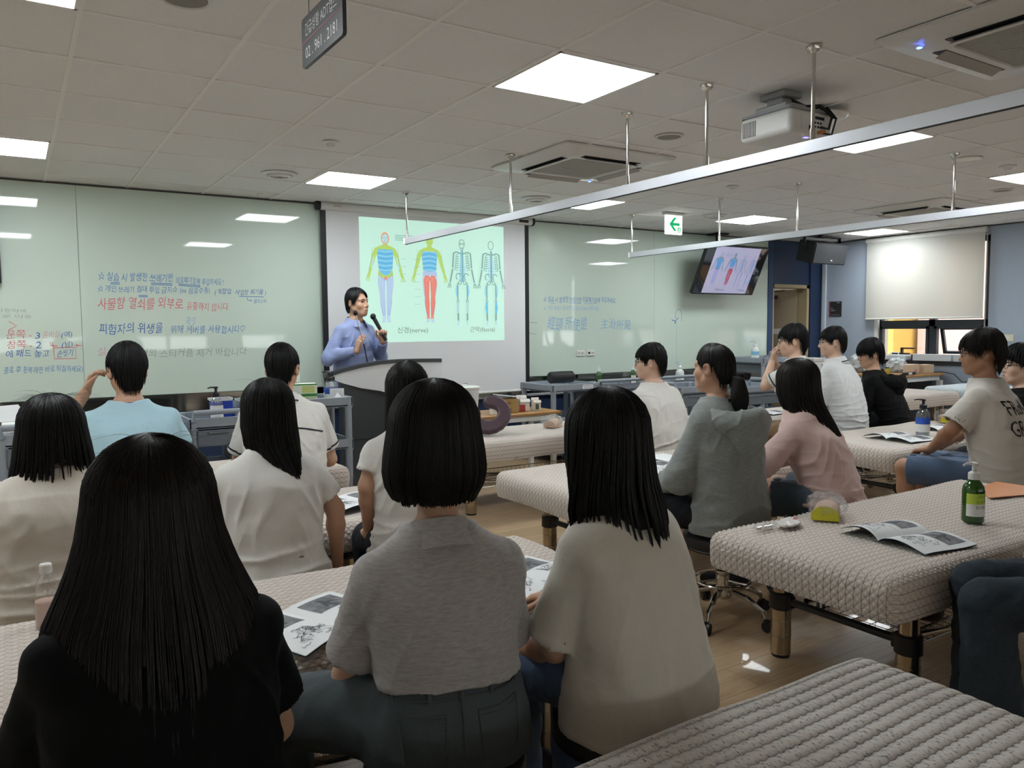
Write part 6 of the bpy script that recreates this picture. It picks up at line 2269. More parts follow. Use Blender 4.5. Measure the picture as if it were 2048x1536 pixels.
# -- woman in the ivory blouse
x, y, z = seat(1210, 775, 2.0, 16, .05)
env = [(.142, .092, .106, .112, -.004), (.03, .108, .110, .118, -.006), (-.05, .120, .10, .124, -.008), (-.11, .135, .06, .130, -.008), (-.17, .155, .0, .145, -.01), (-.24, .150, -.05, .165, -.012), (-.34, .12, -.09, .18, -.015)]
def ze2(p):
    q = (p + PI) % (2 * PI) - PI
    return float(np.interp(abs(q), [0, .7, 1.2, 2.2, PI], [.05, -.1, -.19, -.215, -.215])) - .05 * math.exp(-((q - 2.3) / .35) ** 2)
person('person seen from behind in an ivory blouse and blue jeans with wavy black hair', x, y, 16, z, 'f', lean=.05, turn=-6, wid=1.03, splay=.1, nb=.185, knee=dict(l=(-.10, .32, .50), r=(.16, .30, .50)),
       shirt=dict(mat=C_IVORY, sleeve=.92, slw=.044, hem=-.005, ease=.030, boxy=1.06, drape=.8, fold=.006, gather=.0, flare=.035, flareb=.03), pants=dict(mat=D_MID, loose=.02), skin='b', h=.0055, watch=['l'], who='the woman in the ivory blouse',
       arms=dict(l=dict(rel=True, E=(-.13, .28, -1), W=(.30, .90, -.30), dir=(.3, 1, -.25), n=(0, -.2, -1))),
       hair_=dict(env=env, zend=ze2, n=3600, r=.0012, K=18, lam=(.93, 1.04), zjit=.045, clump=60, cl=.85, seed=17, fly=5, wav=.016))
# -- man in white T-shirt with glasses, middle
x, y, z = seat(1305, 689, 5.75, 8, .05)
person('person in a plain white T-shirt and black glasses turned towards the lectern', x, y, 8, z, 'm', lean=.07, turn=32, wid=1.06, splay=.15,
       shirt=dict(mat=C_WHITE, sleeve=.85, slw=.035, hem=.0, ease=.03, boxy=1.05, fold=.010), pants=dict(mat=C_DARKP), skin='a', h=.0052, glasses=M_SPEC, brows=True, who='the man in glasses and white T-shirt',
       hair_=man_hair(seed=18, front=.04, vol=1.03))
# -- woman in the grey hoodie with a ponytail
x, y, z = seat(1432, 683, 3.72, 8, .04)
TIGHT = [(.132, .082, .100, .100, -.004), (.03, .082, .098, .104, -.008), (-.02, .077, .08, .106, -.010), (-.06, .068, .05, .098, -.014), (-.10, .056, .02, .078, -.02)]
person('person in a grey hoodie over a striped top with her hair in a low ponytail', x, y, 8, z, 'f', lean=.05, turn=2, wid=1.02, splay=.12,
       shirt=dict(mat=C_HOODG, sleeve=1.82, slw=.042, hem=.0, ease=.036, boxy=1.06, hood=1.0, under=C_STRIPE, cuff=True, fold=.009, neckr=.085, neck=-.01), pants=dict(mat=C_DARKP, length=.9), shoes='#d6d4d0', skin='b', h=.005, lanyard=M_LANB, who='the ponytail woman in the grey hoodie',
       hair_=[dict(env=TIGHT, zend=zend_of(.062, .045, .005, -.075, .7, 1.15), n=2200, r=.0011, K=12, lam=(.96, 1.012), zjit=.008, clump=90, cl=.4, seed=19, fly=3, crown=(0, .01)),
              dict(part_name='ponytail', env=[(.030, .020, .02, .03, 0), (.0, .030, .028, .036, 0), (-.05, .042, .036, .044, -.008), (-.10, .044, .04, .044, -.012), (-.15, .03, .03, .03, -.012), (-.19, .012, .01, .012, -.01)], dome=.0, zend=lambda p: -.165, n=900, r=.0012, K=12, lam=(.92, 1.02), zjit=.012, clump=40, cl=.5, seed=20, off=(0, -.128, -.055), crown=(0, .03))])
# -- woman in the pink cardigan
x, y, z = seat(1600, 716, 4.10, 18, .12)
env = [(.140, .090, .106, .112, -.004), (.03, .104, .110, .120, -.006), (-.05, .112, .11, .125, -.008), (-.12, .118, .10, .130, -.02), (-.2, .125, .08, .145, -.05), (-.30, .13, .04, .165, -.08), (-.45, .12, -.02, .17, -.10)]
person('person in a pale pink cardigan and denim shorts with long dark hair, looking down', x, y, 18, z, 'f', lean=.14, turn=14, nod=-10, wid=1.12, splay=.10,
       shirt=dict(mat=C_PINK, sleeve=1.95, slw=.036, hem=.055, ease=.030, boxy=1.0, fold=.009), pants=dict(mat=D_GREYB, length=.50, loose=.03), skin='a', h=.0055, who='the woman in the pink cardigan',
       arms=dict(l=dict(E=(-.27, .22, z - .52), W=(-.16, .42, .63), dir=(.3, 1, -.3), n=(0, 0, -1)), r=dict(E=(.25, .20, z - .52), W=(.04, .40, .63), dir=(-.5, 1, -.2), n=(0, 0, -1))),
       hair_=dict(env=env, zend=zend_of(-.05, -.16, -.30, -.36, .5, 1.0), n=2600, r=.0013, K=16, lam=(.94, 1.03), zjit=.04, clump=70, cl=.7, seed=21, mat_=HAIR['b'], follow=False))
# -- two men in white shirts and one in black, far right rows
x, y, z = seat(1590, 651, 6.5, 12, .08)
person('person in a white polo and glasses holding a hand to his mouth', x, y, 12, z, 'm', lean=.10, turn=30, wid=.96, splay=.10, kd=.38,
       shirt=dict(mat=C_WHITE, sleeve=.75, slw=.032, hem=.0, ease=.026, bands=M_BAND, collar=C_WHITE), pants=dict(mat=C_TAN), skin='a', h=.0052, glasses=M_SPECS, brows=True, lanyard=M_LANB, who='the man holding a hand to his mouth',
       arms=dict(l=dict(E=(-.20, .26, z - .50), W=(-.05, .285, z - .30), dir=(.3, -.12, 1), n=(.3, -1, 0), curl=(.5, .5, .5, .6)), r=dict(E=(.2, .25, z - .52), W=(.03, .31, z - .30), dir=(-.2, -.15, 1), n=(-.2, -1, 0), curl=(.5, .5, .5, .6))),
       hair_=man_hair(seed=23, vol=1.07, front=.045, zj=.008))
x, y, z = seat(1670, 655, 6.9, 12, .08)
person('person in a crisp white shirt and glasses sitting upright in profile', x, y, 12, z, 'm', lean=.10, turn=30, wid=.98, splay=.10, kd=.28,
       shirt=dict(mat=C_WHITE2, sleeve=1.5, slw=.036, hem=-.0, ease=.032, boxy=1.06, collar=C_WHITE2, cstripe=M_BAND, fold=.010), pants=dict(mat=C_DARKP), skin='a', h=.0052, glasses=M_SPECS, brows=True, lanyard=M_LANB, who='the man in the crisp white shirt',
       hair_=man_hair(seed=24, vol=1.02, front=.04, back=-.085))
x, y, z = seat(1750, 680, 7.3, 20, .12)
person('person in a black hoodie with a heavy fringe, by the table under the window', x, y, 20, z, 'm', lean=.16, turn=34, nod=-8, wid=.98, splay=.10, kd=.26,
       shirt=dict(mat=C_HOODB, sleeve=1.95, slw=.038, hem=.0, ease=.034, boxy=1.05, hood=1.0, neckr=.085), pants=dict(mat=C_DARKP), skin='b', h=.0052, brows=True, who='the man in the black hoodie',
       hair_=man_hair(seed=25, vol=1.07, front=.022, temple=.015, side=.012, zj=.010, lam=(.93, 1.09)))
# -- man in the printed T-shirt and the man at the right edge
x, y, z = seat(1972, 663, 4.6, 10, .05)
INFO['graf'] = person('person in a pale grey T-shirt with black lettering and denim shorts', x, y, 10, z, 'm', lean=.07, turn=24, wid=1.06, splay=.10, foot=None,
       shirt=dict(mat=C_GRAPH, sleeve=.86, slw=.045, hem=.02, ease=.030, boxy=1.04, fold=.008), pants=dict(mat=D_MID, length=.95, loose=.034), skin='c', h=.0055, glasses=M_SPECS, brows=True, lanyard=M_LAN, who='the man in the lettered T-shirt',
       knee=dict(l=(-.14, .46, .515), r=(.12, .46, .50)),
       arms=dict(l=dict(E=(-.27, .16, z - .56), W=(-.10, .33, .64), dir=(.5, 1, -.2), n=(0, 0, -1)), r=dict(E=(.25, .16, z - .56), W=(.02, .32, .65), dir=(-.5, 1, -.2), n=(0, 0, -1))),
       hair_=man_hair(seed=26, vol=1.08, front=.035, temple=.018, side=.024, back=-.10, zj=.008, lam=(.94, 1.08), mat_='b'))
x, y, z = seat(2044, 692, 5.25, 16, .05)
person('person with curly hair and glasses at the right edge behind the lettered T-shirt', x, y, 16, z, 'm', lean=.06, turn=36, splay=.12, kd=.36,
       shirt=dict(mat=C_HOODB, sleeve=1.95, slw=.034, hem=.0, ease=.03), pants=dict(mat=C_DARKP), skin='a', h=.0052, glasses=M_SPECS, brows=True, who='the curly-haired man at the right edge',
       hair_=man_hair(seed=27, vol=1.08, front=.045, temple=.03, zj=.010, wav=.03, lam=(.93, 1.1)))
# -- person in dark jeans, lower right corner
_kp = at_z(1928, 1200, .50)
_kl = Matrix.Rotation(R(42), 3, 'Z') @ Vector((-.11, .45, 0))
JX, JY = _kp.x - _kl.x + .02, _kp.y - _kl.y - .06
INFO['jeans'] = person('person in dark jeans with folded hands, cut by the right edge in front', JX, JY, 42, 1.27, 'f', lean=.05, turn=0, splay=.08,
       shirt=dict(mat=C_BLACK, sleeve=1.9, slw=.03, hem=.03, ease=.024), pants=dict(mat=D_DARK, loose=.022, bell=.03), skin='a', h=.0045, hb=.006, who='the person in dark jeans',
       knee=dict(l=(-.11, .45, .50), r=(.06, .43, .515)),
       arms=dict(l=dict(E=(-.23, .06, .80), W=(-.06, .19, .635), dir=(.75, .75, -.12), n=(.1, -.1, -1), curl=(.15, .18, .22, .3)), r=dict(E=(.23, .06, .80), W=(.13, .19, .665), dir=(-.75, .75, -.22), n=(-.1, -.1, -1), curl=(.2, .22, .26, .3))),
       hair_=dict(env=env, zend=zend_of(.05, -.08, -.2, -.22, .75, 1.25), n=1200, r=.0015, K=12, lam=(.94, 1.02), zjit=.03, clump=50, cl=.6, seed=28))
# -- lecturer
p = at_d(702, 577, 7.02)
LX_, LY_ = p.x + .02, p.y - .0
LYAW = -158
INFO['lect'] = person('person in a blue shirt lecturing at the lectern with a microphone in his left hand', LX_, LY_, LYAW, p.z, 'm', hs=.86, lean=.02, turn=8, nod=4, wid=1.02, standing=True, stool_=False,
       shirt=dict(mat=C_BLUESH, sleeve=1.92, slw=.020, hem=-.02, ease=.016, collar=C_BLUESH, fold=.008, boxy=.98), pants=dict(mat=C_DARKP, waist=.12), skin='b', h=.005, brows=True,
       arms=dict(r=dict(E=(.29, -.01, p.z - .60), W=(.155, .20, p.z - .555), dir=(-.10, .25, 1), n=(-1, .25, .1), curl=(.35, .4, .45, .5), thumb=(.4, .3)),
                 l=dict(E=(-.27, .05, p.z - .60), W=(-.125, .235, p.z - .475), dir=(.12, .10, 1), n=(.75, .65, 0), curl=(1.15, 1.2, 1.2, 1.2), thumb=(.2, .9))),
       hair_=man_hair(seed=30, vol=.99, front=.10, temple=.055, back=-.075, zj=.006, n=1900, lam=(.95, 1.07)))
# ------------------------------------------------------------------ lectern
t = thing('lectern', 'white and charcoal curved lectern in front of the projection screen', 'lectern', (2.62, 6.45, 0))
n = 40
S0 = at_y(652, 748, 6.42)
S1 = at_y(887, 718, 6.38)
zs_t = [at_y(px, py, 6.3).z for px, py in ((652, 750), (680, 738), (710, 729), (745, 722), (780, 719), (830, 718), (887, 718))]
zs_b = [1.0, .945, .90, .87, .815, .72, .62]
xs_p = [S0.x + (S1.x - S0.x) * q for q in (0, .12, .25, .40, .55, .77, 1)]
def lec(u):
    x = S0.x + (S1.x - S0.x) * u
    y = 6.50 - .20 * math.sin(PI * min(1, .1 + .8 * u)) ** .8
    zt_ = float(np.interp(x, xs_p, zs_t))
    zb_ = float(np.interp(x, xs_p, zs_b))
    return x - 2.62, y - 6.45, zt_, zb_
def lec_shell(y0, y1, top, bot, m_, name):
    v, f = [], []
    for i in range(n + 1):
        x, y, zt_, zb_ = lec(i / n)
        a_, b_ = top(zt_, zb_), bot(zt_, zb_)
        v += [(x, y + y0, b_), (x, y + y0, a_), (x, y + y1, a_), (x, y + y1, b_)]
        if i:
            k = 4 * i
            for j in range(4):
                f.append((k - 4 + j, k - 4 + (j + 1) % 4, k + (j + 1) % 4, k + j))
    f += [(3, 2, 1, 0), (4 * n, 4 * n + 1, 4 * n + 2, 4 * n + 3)]
    return MB().add(v, f).build(name, m_, t, sharp=40)
lec_shell(0, .06, lambda a_, b_: a_ - .03, lambda a_, b_: b_, mat('lectern_white', '#d9d9da', .12, coat=.6), 'front_shell')
lec_shell(-.008, .075, lambda a_, b_: a_, lambda a_, b_: a_ - .032, mat('lectern_trim', '#3d4145', .35), 'top_rim')
MB().box((-.27, -.07, .0), (.50, .05, .98), bev=.02).build('body', mat('lectern_charcoal', '#3a3f44', .4), t)
MB().box((-.33, -.02, .96), (.50, .07, 1.0), bev=.01).build('desk_top', mat('lectern_trim', '#3d4145'), t)
MB().box((-.22, -.0745, .45), (.45, -.069, .455)).build('panel_groove', M_DARK, t)
MB().ball((-.245, -.072, .62), (.008, .004, .008)).build('power_light', mat('red_led', '#ff3a3a', .3, emit=3), t)
# gooseneck microphone clipped on the lectern
b0, b1 = at_y(737, 722, 6.42), at_y(711, 628, 6.40)
b0.z = 1.0
t = thing('gooseneck_microphone', 'thin gooseneck microphone rising from the lectern to the lecturer’s chin', 'microphone', (b0.x, b0.y, 1.0))
d = b1 - b0
pts = [Vector((0, 0, 0)), d * .25 + Vector((.012, 0, .01)), d * .5 + Vector((.015, 0, .01)), d * .8 + Vector((.006, 0, 0)), d]
MB().lathe([(0, 0), (.03, 0), (.03, .012), (.012, .02), (0, .02)], 20).build('base', M_DARK, t)
MB().tube(pts[:3], .0062, 8).build('stem', M_DARK, t)
MB().tube(pts[2:], .0045, 8).build('neck', M_CHROME, t)
MB().ball(d + Vector((0, 0, .008)), (.019, .019, .023), n=16).build('windscreen', mat('foam_black', '#141416', .9, bscale=600, bdist=.001), t)
# hand-held microphone
_, rig = INFO['lect']
Lw = Matrix.Translation((LX_, LY_, 0)) @ Matrix.Rotation(R(LYAW), 4, 'Z')
jl = rig['J']['l']
pn = unit(A3(*jl['n']) - unit(jl['dir']) * (A3(*jl['n']) @ unit(jl['dir'])))
hc_ = Lw @ Vector(jl['W'] + unit(jl['dir']) * .075 + pn * .026)
mouth = Lw @ Vector(rig['Hc'] + rig['Mh'] @ A3(-.02, .125, -.085))
dm = (mouth - hc_).normalized()
t = thing('microphone', 'black hand-held microphone in the lecturer’s hand', 'microphone', hc_)
Lm = (mouth - hc_).length
MB().cyl(-dm * .07, dm * (Lm - .07), .0145, .019, 20).build('handle', M_DARK, t)
MB().ball(dm * (Lm - .045), (.026, .026, .028), n=18).build('grille', mat('mic_grille', '#222326', .45, .5, bscale=900, bdist=.001), t)

# ------------------------------------------------------------------ pump bottles
M_CLEARB = NT('clear_plastic')
_a, _b, _c = [M_CLEARB.t.nodes.new('ShaderNode' + q) for q in ('BsdfTransparent', 'BsdfGlossy', 'MixShader')]
_a.inputs[0].default_value = (.965, .97, .975, 1)
_b.inputs['Roughness'].default_value = .08
_c.inputs[0].default_value = .16
M_CLEARB.t.links.new(_a.outputs[0], _c.inputs[1])
M_CLEARB.t.links.new(_b.outputs[0], _c.inputs[2])
M_CLEARB.t.links.new(_c.outputs[0], M_CLEARB.t.nodes['Material Output'].inputs[0])
M_CLEARB = M_CLEARB.m
M_GEL = mat('clear_gel', '#c9d3d8', .15, trans=.6)
M_GREENB = mat('green_bottle', '#2c5a16', .12, coat=.5, trans=.35)
M_WHITEB = mat('white_bottle', '#d8d9d8', .35)
def bottle(x, y, z, label, body, pump, lab=None, r=.034, h=.165, rz=0.0, lcol=None, kind='pump', text=None, group=None):
    t = thing('pump_bottle' if kind == 'pump' else 'squeeze_bottle', label, 'bottle', (x, y, z), rz, group)
    MB().lathe([(0, 0), (r * .9, 0), (r, .006), (r, h * .72), (r * .93, h * .82), (r * .62, h * .93), (r * .40, h * .98), (r * .40, h), (0, h)], 28).build('bottle_body', body, t)
    if body is M_CLEARB:
        MB().lathe([(0, .004), (r * .9, .004), (r * .92, h * .62), (0, h * .62)], 24).build('gel', M_GEL, t)
    if lab:
        a0, a1 = R(-90 - 78), R(-90 + 78)
        l_ = MB()
        l_.lathe([(r + .0006, h * .16), (r + .0006, h * .44)], 24, 0, a0=a0, a1=a1)
        l_.lathe([(r + .0006, h * .44), (r + .0006, h * .68)], 24, 1, a0=a0, a1=a1)
        if text:
            for i, tx in enumerate(text):
                v, f = text_arrays(tx, .016)
                w_ = max(p[0] for p in v)
                o = []
                for p in v:
                    an = R(-90) + (p[0] - w_ / 2) / r
                    o.append(((r + .0011) * math.cos(an), (r + .0011) * math.sin(an), h * (.58 - .12 * i) + p[1]))
                l_.add(o, f, 2)
        l_.build('bottle_label', [mat('label_white', '#e4e4e0', .5), mat('label_' + lcol.strip('#'), lcol, .45), mat('label_ink', '#2c3a22', .6)], t, sharp=60)
    pm = pump
    if kind == 'pump':
        c = MB().lathe([(0, h - .004), (r * .52, h - .004), (r * .52, h + .022), (r * .36, h + .028), (r * .2, h + .030), (r * .2, h + .058), (0, h + .058)], 20)
        c.lathe([(0, h + .055), (r * .34, h + .056), (r * .36, h + .064), (r * .2, h + .069), (0, h + .069)], 18)
        c.tube([(0, 0, h + .062), (-r * .8, 0, h + .064), (-r * 1.25, 0, h + .058)], [.0065, .0055, .004], 10)
        c.build('pump_head', pm, t)
    else:
        MB().lathe([(0, h - .004), (r * .5, h - .004), (r * .48, h + .02), (r * .16, h + .04), (r * .10, h + .062), (0, h + .064)], 20).build('nozzle', pm, t)
    return t
Z0 = BEDT + .0085
p = at_z(1945, 1043, Z0)
bottle(p.x, p.y, Z0, 'green pump bottle with a white pump on the near right bed', M_GREENB, M_WHITE, True, .043, .185, R(-20), '#b9cf4a', text=('그린핑', '손소독', 'ES 500'))
p = at_z(1845, 872, Z0)
bottle(p.x, p.y, Z0, 'clear pump bottle with blue label and black pump on the bed beside the lettered T-shirt', M_CLEARB, M_DARK, True, .050, .21, R(-62), '#2a55b4')
CT = .88 - .062
for k, (px, lab) in enumerate(((640, 'clear black-pumped bottle nearest the tissue boxes on the lectern cart'), (657, 'clear black-pumped bottle with full blue label in the middle of the lectern cart'), (669, 'clear black-pumped bottle hard against the lectern on its cart'))):
    q = at_z(px, 790 - 3 * k, .82)
    bottle(min(q.x, 2.14) - .05 * (k == 0), 5.95 + .085 * k, CT, lab, M_CLEARB, M_DARK, True, .042, .185, R(-19), '#2a55b4')
bottle(1.20, 5.80, .738, 'clear pump bottle with white label and black pump on the cart beside the blue bin', M_CLEARB, M_DARK, True, .045, .20, 0, '#d9dad8')
bottle(5.50, 6.82, .718, 'slim green bottle with white nozzle, left one on the wall cart', M_GREENB, M_WHITE, None, .034, .20, kind='nozzle')
bottle(5.98, 6.80, .718, 'slim green bottle with white nozzle and paper label, right one on the wall cart', M_GREENB, M_WHITE, True, .034, .20, 0, '#dcdcd4', kind='nozzle')
bottle(6.78, 6.86, .718, 'white squeeze bottle on the wall cart right of the man in glasses', M_WHITEB, M_WHITE, None, .05, .18, kind='nozzle')
q = at_z(1500, 712, .94)
bottle(8.12, 6.86, .938, 'white pump bottle with a blue sticker on top of the tall cart', M_WHITEB, M_WHITE, True, .05, .20, R(-45), '#7fb6d2')
bottle(8.1, 6.98, .598, 'clear pump bottle with black pump on the middle shelf of the tall cart', M_CLEARB, M_DARK, True, .045, .12, R(25), '#dfe0de')
bottle(3.55, 6.36, .622, 'black-pumped bottle standing behind the white bucket', M_CLEARB, M_DARK, None, .04, .2)
bottle(.93 - .12, 5.10, .56 + .006, 'green pump bottle with a white pump behind the light blue T-shirt', M_GREENB, M_WHITE, None, .036, .17)
p = at_z(97, 1248, Z0)
tb = thing('drink_bottle', 'clear drink bottle with a white cap beside the oatmeal knit top', 'bottle', (p.x, p.y, Z0))
MB().lathe([(0, 0), (.030, 0), (.033, .006), (.033, .10), (.028, .12), (.014, .145), (.013, .152), (0, .152)], 24).build('bottle_body', M_CLEARB, tb)
MB().lathe([(0, .150), (.016, .150), (.0165, .172), (.014, .176), (0, .176)], 24).build('cap', M_WHITE, tb)
MB().lathe([(0, .004), (.031, .004), (.031, .07), (0, .07)], 20).build('drink', mat('pale_drink', '#c9a898', .3), tb)

# ------------------------------------------------------------------ booklets
M_PAPER = mat('paper', '#e6e7e8', .7)
M_PRINT = mat('print_grey', '#77787c', .8, nscale=40, namt=.35)
M_PRINTD = mat('print_dark', '#4d4e53', .8)
M_TEAL = mat('teal_cover', '#2a5560', .4)
def booklet(x, y, z, rz, label, w=.20, l=.285, curl=.02, seed=1, sides=(-1, 1), droop=0.0):
    rs = random.Random(seed)
    t = thing('booklet', label, 'booklet', (x, y, z), rz, 'open booklets on the beds')
    def zz(u, s, v):
        c = curl * (1.2 if s < 0 else .8)
        return .004 + c * math.sin(PI * min(u, 1) ** .75) * (1 - .3 * v) + .002 * math.sin(7 * v)
    for s in sides:
        nu, nv = 14, 6
        def P(u, v, o=0.0):
            return (s * w * u, -l / 2 + l * v, zz(u, s, v) + o)
        for nm, o, m_ in (('cover', -.0032, M_TEAL), ('page', 0.0, M_PAPER)):
            vv = [P(i / nu, j / nv, o) for i in range(nu + 1) for j in range(nv + 1)] + [P(i / nu, j / nv, o - .0016) for i in range(nu + 1) for j in range(nv + 1)]
            N_ = (nu + 1) * (nv + 1)
            ff = []
            for i in range(nu):
                for j in range(nv):
                    a_ = i * (nv + 1) + j
                    q = (a_, a_ + nv + 1, a_ + nv + 2, a_ + 1)
                    q = q if s > 0 else q[::-1]
                    ff += [q, tuple(k + N_ for k in q[::-1])]
            MB().add(vv, ff).build(nm, m_, t, sharp=80)
        pic = MB()
        a0, a1, b0_, b1_ = .16, .86, .58, .92
        for i in range(8):
            for j in range(4):
                u0, u1 = a0 + (a1 - a0) * i / 8, a0 + (a1 - a0) * (i + 1) / 8
                v0, v1 = b0_ + (b1_ - b0_) * j / 4, b0_ + (b1_ - b0_) * (j + 1) / 4
                q = [P(u0, v0, .0006), P(u1, v0, .0006), P(u1, v1, .0006), P(u0, v1, .0006)]
                pic.add(q if s > 0 else q[::-1], [(0, 1, 2, 3)])
        fig = [(.45, .88), (.52, .86), (.56, .80), (.66, .78), (.78, .70), (.64, .74), (.56, .73), (.60, .62), (.54, .61), (.48, .70), (.42, .64), (.38, .66), (.46, .78)]
        pic.add([P(u, v, .0011) for u, v in (fig if s > 0 else fig[::-1])], [tuple(range(len(fig)))], 1)
        pic.build('printed_picture', [M_PRINT, M_PRINTD], t, smooth=False)
        dg = MB()
        def stroke(pl, r=.0007):
            for (u0, v0), (u1, v1) in zip(pl, pl[1:]):
                a_, b_ = Vector(P(u0, v0, .0008)), Vector(P(u1, v1, .0008))
                d_ = (b_ - a_)
                if d_.length < 1e-5:
                    continue
                n_ = Vector((-d_.y, d_.x, 0)).normalized() * r
                q = [a_ - n_, a_ + n_, b_ + n_, b_ - n_]
                dg.add(q[::-1], [(0, 1, 2, 3)])
        for k in range(26):
            u, v = .5 + rs.gauss(0, .14), .30 + rs.gauss(0, .09)
            pl = [(u, v)]
            for _ in range(6):
                u = min(max(u + rs.gauss(0, .045), .14), .88)
                v = min(max(v + rs.gauss(0, .035), .10), .53)
                pl.append((u, v))
            stroke(pl, .0008)
        for k in range(5):
            stroke([(.15 + .02 * i, .06 + .012 * k + (.004 if i % 2 else 0)) for i in range(12)] if k < 2 else [(.62 + .02 * i, .12 + .022 * k + (.003 if i % 2 else 0)) for i in range(10)], .0005)
        dg.build('printed_diagram', M_PRINTD, t, smooth=False)
    return t
zb_ = BEDT + .012
booklet(2.90, 1.71, zb_, R(-98), 'open booklet beside the green pump bottle on the near right bed', curl=.030, seed=2)
booklet(.70, 2.13, zb_, R(28), 'open booklet between the black T-shirt and the grey polo', curl=.012, seed=3)
booklet(1.40, 2.12, zb_, R(20), 'open booklet between the grey polo and the ivory blouse', curl=.016, seed=4)
booklet(1.36, 3.55, zb_, R(15), 'open booklet beside the white T-shirt with long straight hair', curl=.014, seed=5)
booklet(3.18, 3.34, zb_, R(15), 'open booklet between the ivory blouse and the grey hoodie', curl=.020, seed=6)
booklet(5.45, 3.27, zb_, R(-96), 'open booklet in front of the blue-labelled clear bottle', curl=.026, seed=7)
booklet(6.22, 3.33, zb_, R(-92), 'open booklet behind the blue-labelled clear bottle', curl=.016, seed=8)
booklet(6.05, 5.02, zb_, R(-80), 'open booklet beside the white polo with piped sleeves', curl=.022, seed=9)
tag(MB().box((-.10, -.14, 0), (.10, .14, .0012)).build('paper_sheet', M_PAPER, loc=(3.47, 3.62, zb_)), 'loose white sheet just beyond the booklet near the grey hoodie', 'paper')
o = MB().prism([(-.20, -.02), (.0, .13), (.24, .16), (.24, -.15)], 0, .002).build('orange_card', mat('orange_card', '#cf8a58', .6), loc=(4.09, 1.90, zb_))
tag(o, 'orange card lying on the near right bed at the picture edge', 'card')

# ------------------------------------------------------------------ practice pads in clear bags
M_FILM = NT('plastic_film')
_a, _b, _c = [M_FILM.t.nodes.new('ShaderNode' + q) for q in ('BsdfTransparent', 'BsdfGlossy', 'MixShader')]
_a.inputs[0].default_value = (.95, .95, .95, 1)
_b.inputs['Roughness'].default_value = .12
_lw = M_FILM.t.nodes.new('ShaderNodeLayerWeight')
_lw.inputs[0].default_value = .35
M_FILM.set(_c.inputs[0], M_FILM.math('ADD', .10, M_FILM.math('MULTIPLY', _lw.outputs['Facing'], .35), clamp=True))
M_FILM.t.links.new(_a.outputs[0], _c.inputs[1])
M_FILM.t.links.new(_b.outputs[0], _c.inputs[2])
M_FILM.t.links.new(_c.outputs[0], M_FILM.t.nodes['Material Output'].inputs[0])
_bp = M_FILM.t.nodes.new('ShaderNodeBump')
_bp.inputs['Distance'].default_value = .02
M_FILM.set(_bp.inputs['Height'], M_FILM.noise(M_FILM.co(), 45, 5, .7))
M_FILM.t.links.new(_bp.outputs[0], _b.inputs['Normal'])
M_FILM = M_FILM.m
def film_bag(name, parent, c, r, seed, m_=None):
    G = SDF(A3(*c) - A3(*r) * 1.4, A3(*c) + A3(*r) * 1.4, max(r) / 22)
    G.un(ell(c, r), .01)
    z0 = c[2] - r[2] * .96
    G.cut(lambda x, y, z: z0 - z)
    V, Q = G.mesh(1)
    N = vnorm(V, Q)
    k = min(r)
    n_ = (1 - np.abs(vnoise(V, 12 * .09 / max(r), seed, 3)).clip(0, 1)) ** 3
    V = V + N * (k * .35 * (n_ - .4))[:, None]
    V[:, 2] = np.maximum(V[:, 2], z0)
    return link(name, np_mesh(name, V, Q, [m_ or M_FILM]), parent)
def pad(x, y, z, rz, label, L=.17, W=.115, H_=.062, seed=1, bag=True):
    t = thing('practice_pad', label, 'practice pad', (x, y, z), rz, 'practice pads in clear bags')
    na = 18
    pr = [(-W / 2, 0)] + [(-W / 2 * math.cos(PI * i / na) * (1 - .0 * i), .008 + (H_ - .008) * math.sin(PI * i / na) ** .8) for i in range(na + 1)] + [(W / 2, 0)]
    v = [(-L / 2, p_[0], p_[1]) for p_ in pr] + [(L / 2, p_[0] * .92, p_[1] * .9) for p_ in pr]
    k = len(pr)
    f = [(i, i + k, (i + 1) % k + k, (i + 1) % k) for i in range(k)] + [tuple(k + i for i in range(k))[::-1]]
    MB().add(v, f).build('skin_layer', mat('pad_skin', '#c9a78f', .5, bscale=40, bdist=.002), t, sharp=50)
    MB().add([(-L / 2 - .001, p_[0] * .96, p_[1] * .97 + .001) for p_ in pr], [tuple(range(k))]).add([(-L / 2 - .0012, p_[0], p_[1]) for p_ in pr], [tuple(range(k))[::-1]]).build('foam_core', mat('pad_yellow', '#c7c22e', .45, nscale=20, namt=.1), t, smooth=False)
    if bag:
        film_bag('clear_bag', t, (.02, .0, .0492), (L * .68, W * .70, .050), seed)
    return t
pad(2.96, 2.10, Z0, R(32), 'half-round beige practice pad with yellow end in a clear bag on the near right bed', seed=1)
pad(3.82, 5.36, Z0, R(215), 'practice pad in a clear bag on the bed with the purple cushion', seed=2)
pad(6.72, 3.62, Z0, R(40), 'practice pad in a clear bag near the lettered T-shirt', seed=3)
pad(.30, 5.62, .738, R(120), 'practice pad in a clear bag on the cart beside the raised elbow', seed=4)
t = thing('wipe_packet', 'white wipe packet with a red print beside the practice pad', 'packet', (2.71, 2.10, Z0), R(20))
film_bag('packet_film', t, (0, 0, .010), (.085, .045, .012), 5, mat('packet_white', '#cfcac6', .35))
MB().box((.0, -.02, .0195), (.06, .008, .0205)).build('red_print', mat('packet_red', '#b5566a', .5), t)
t = thing('foil_packet', 'crumpled clear instrument packet near the corner of the near right bed', 'packet', (2.58, 2.12, Z0), R(10))
film_bag('packet_film', t, (0, 0, .010), (.07, .035, .012), 6)
MB().cyl((-.05, .0, .006), (.05, .006, .006), .0035, n=8).cyl((-.04, .012, .006), (.045, -.01, .006), .003, n=8).build('instrument', M_CHROME, t)

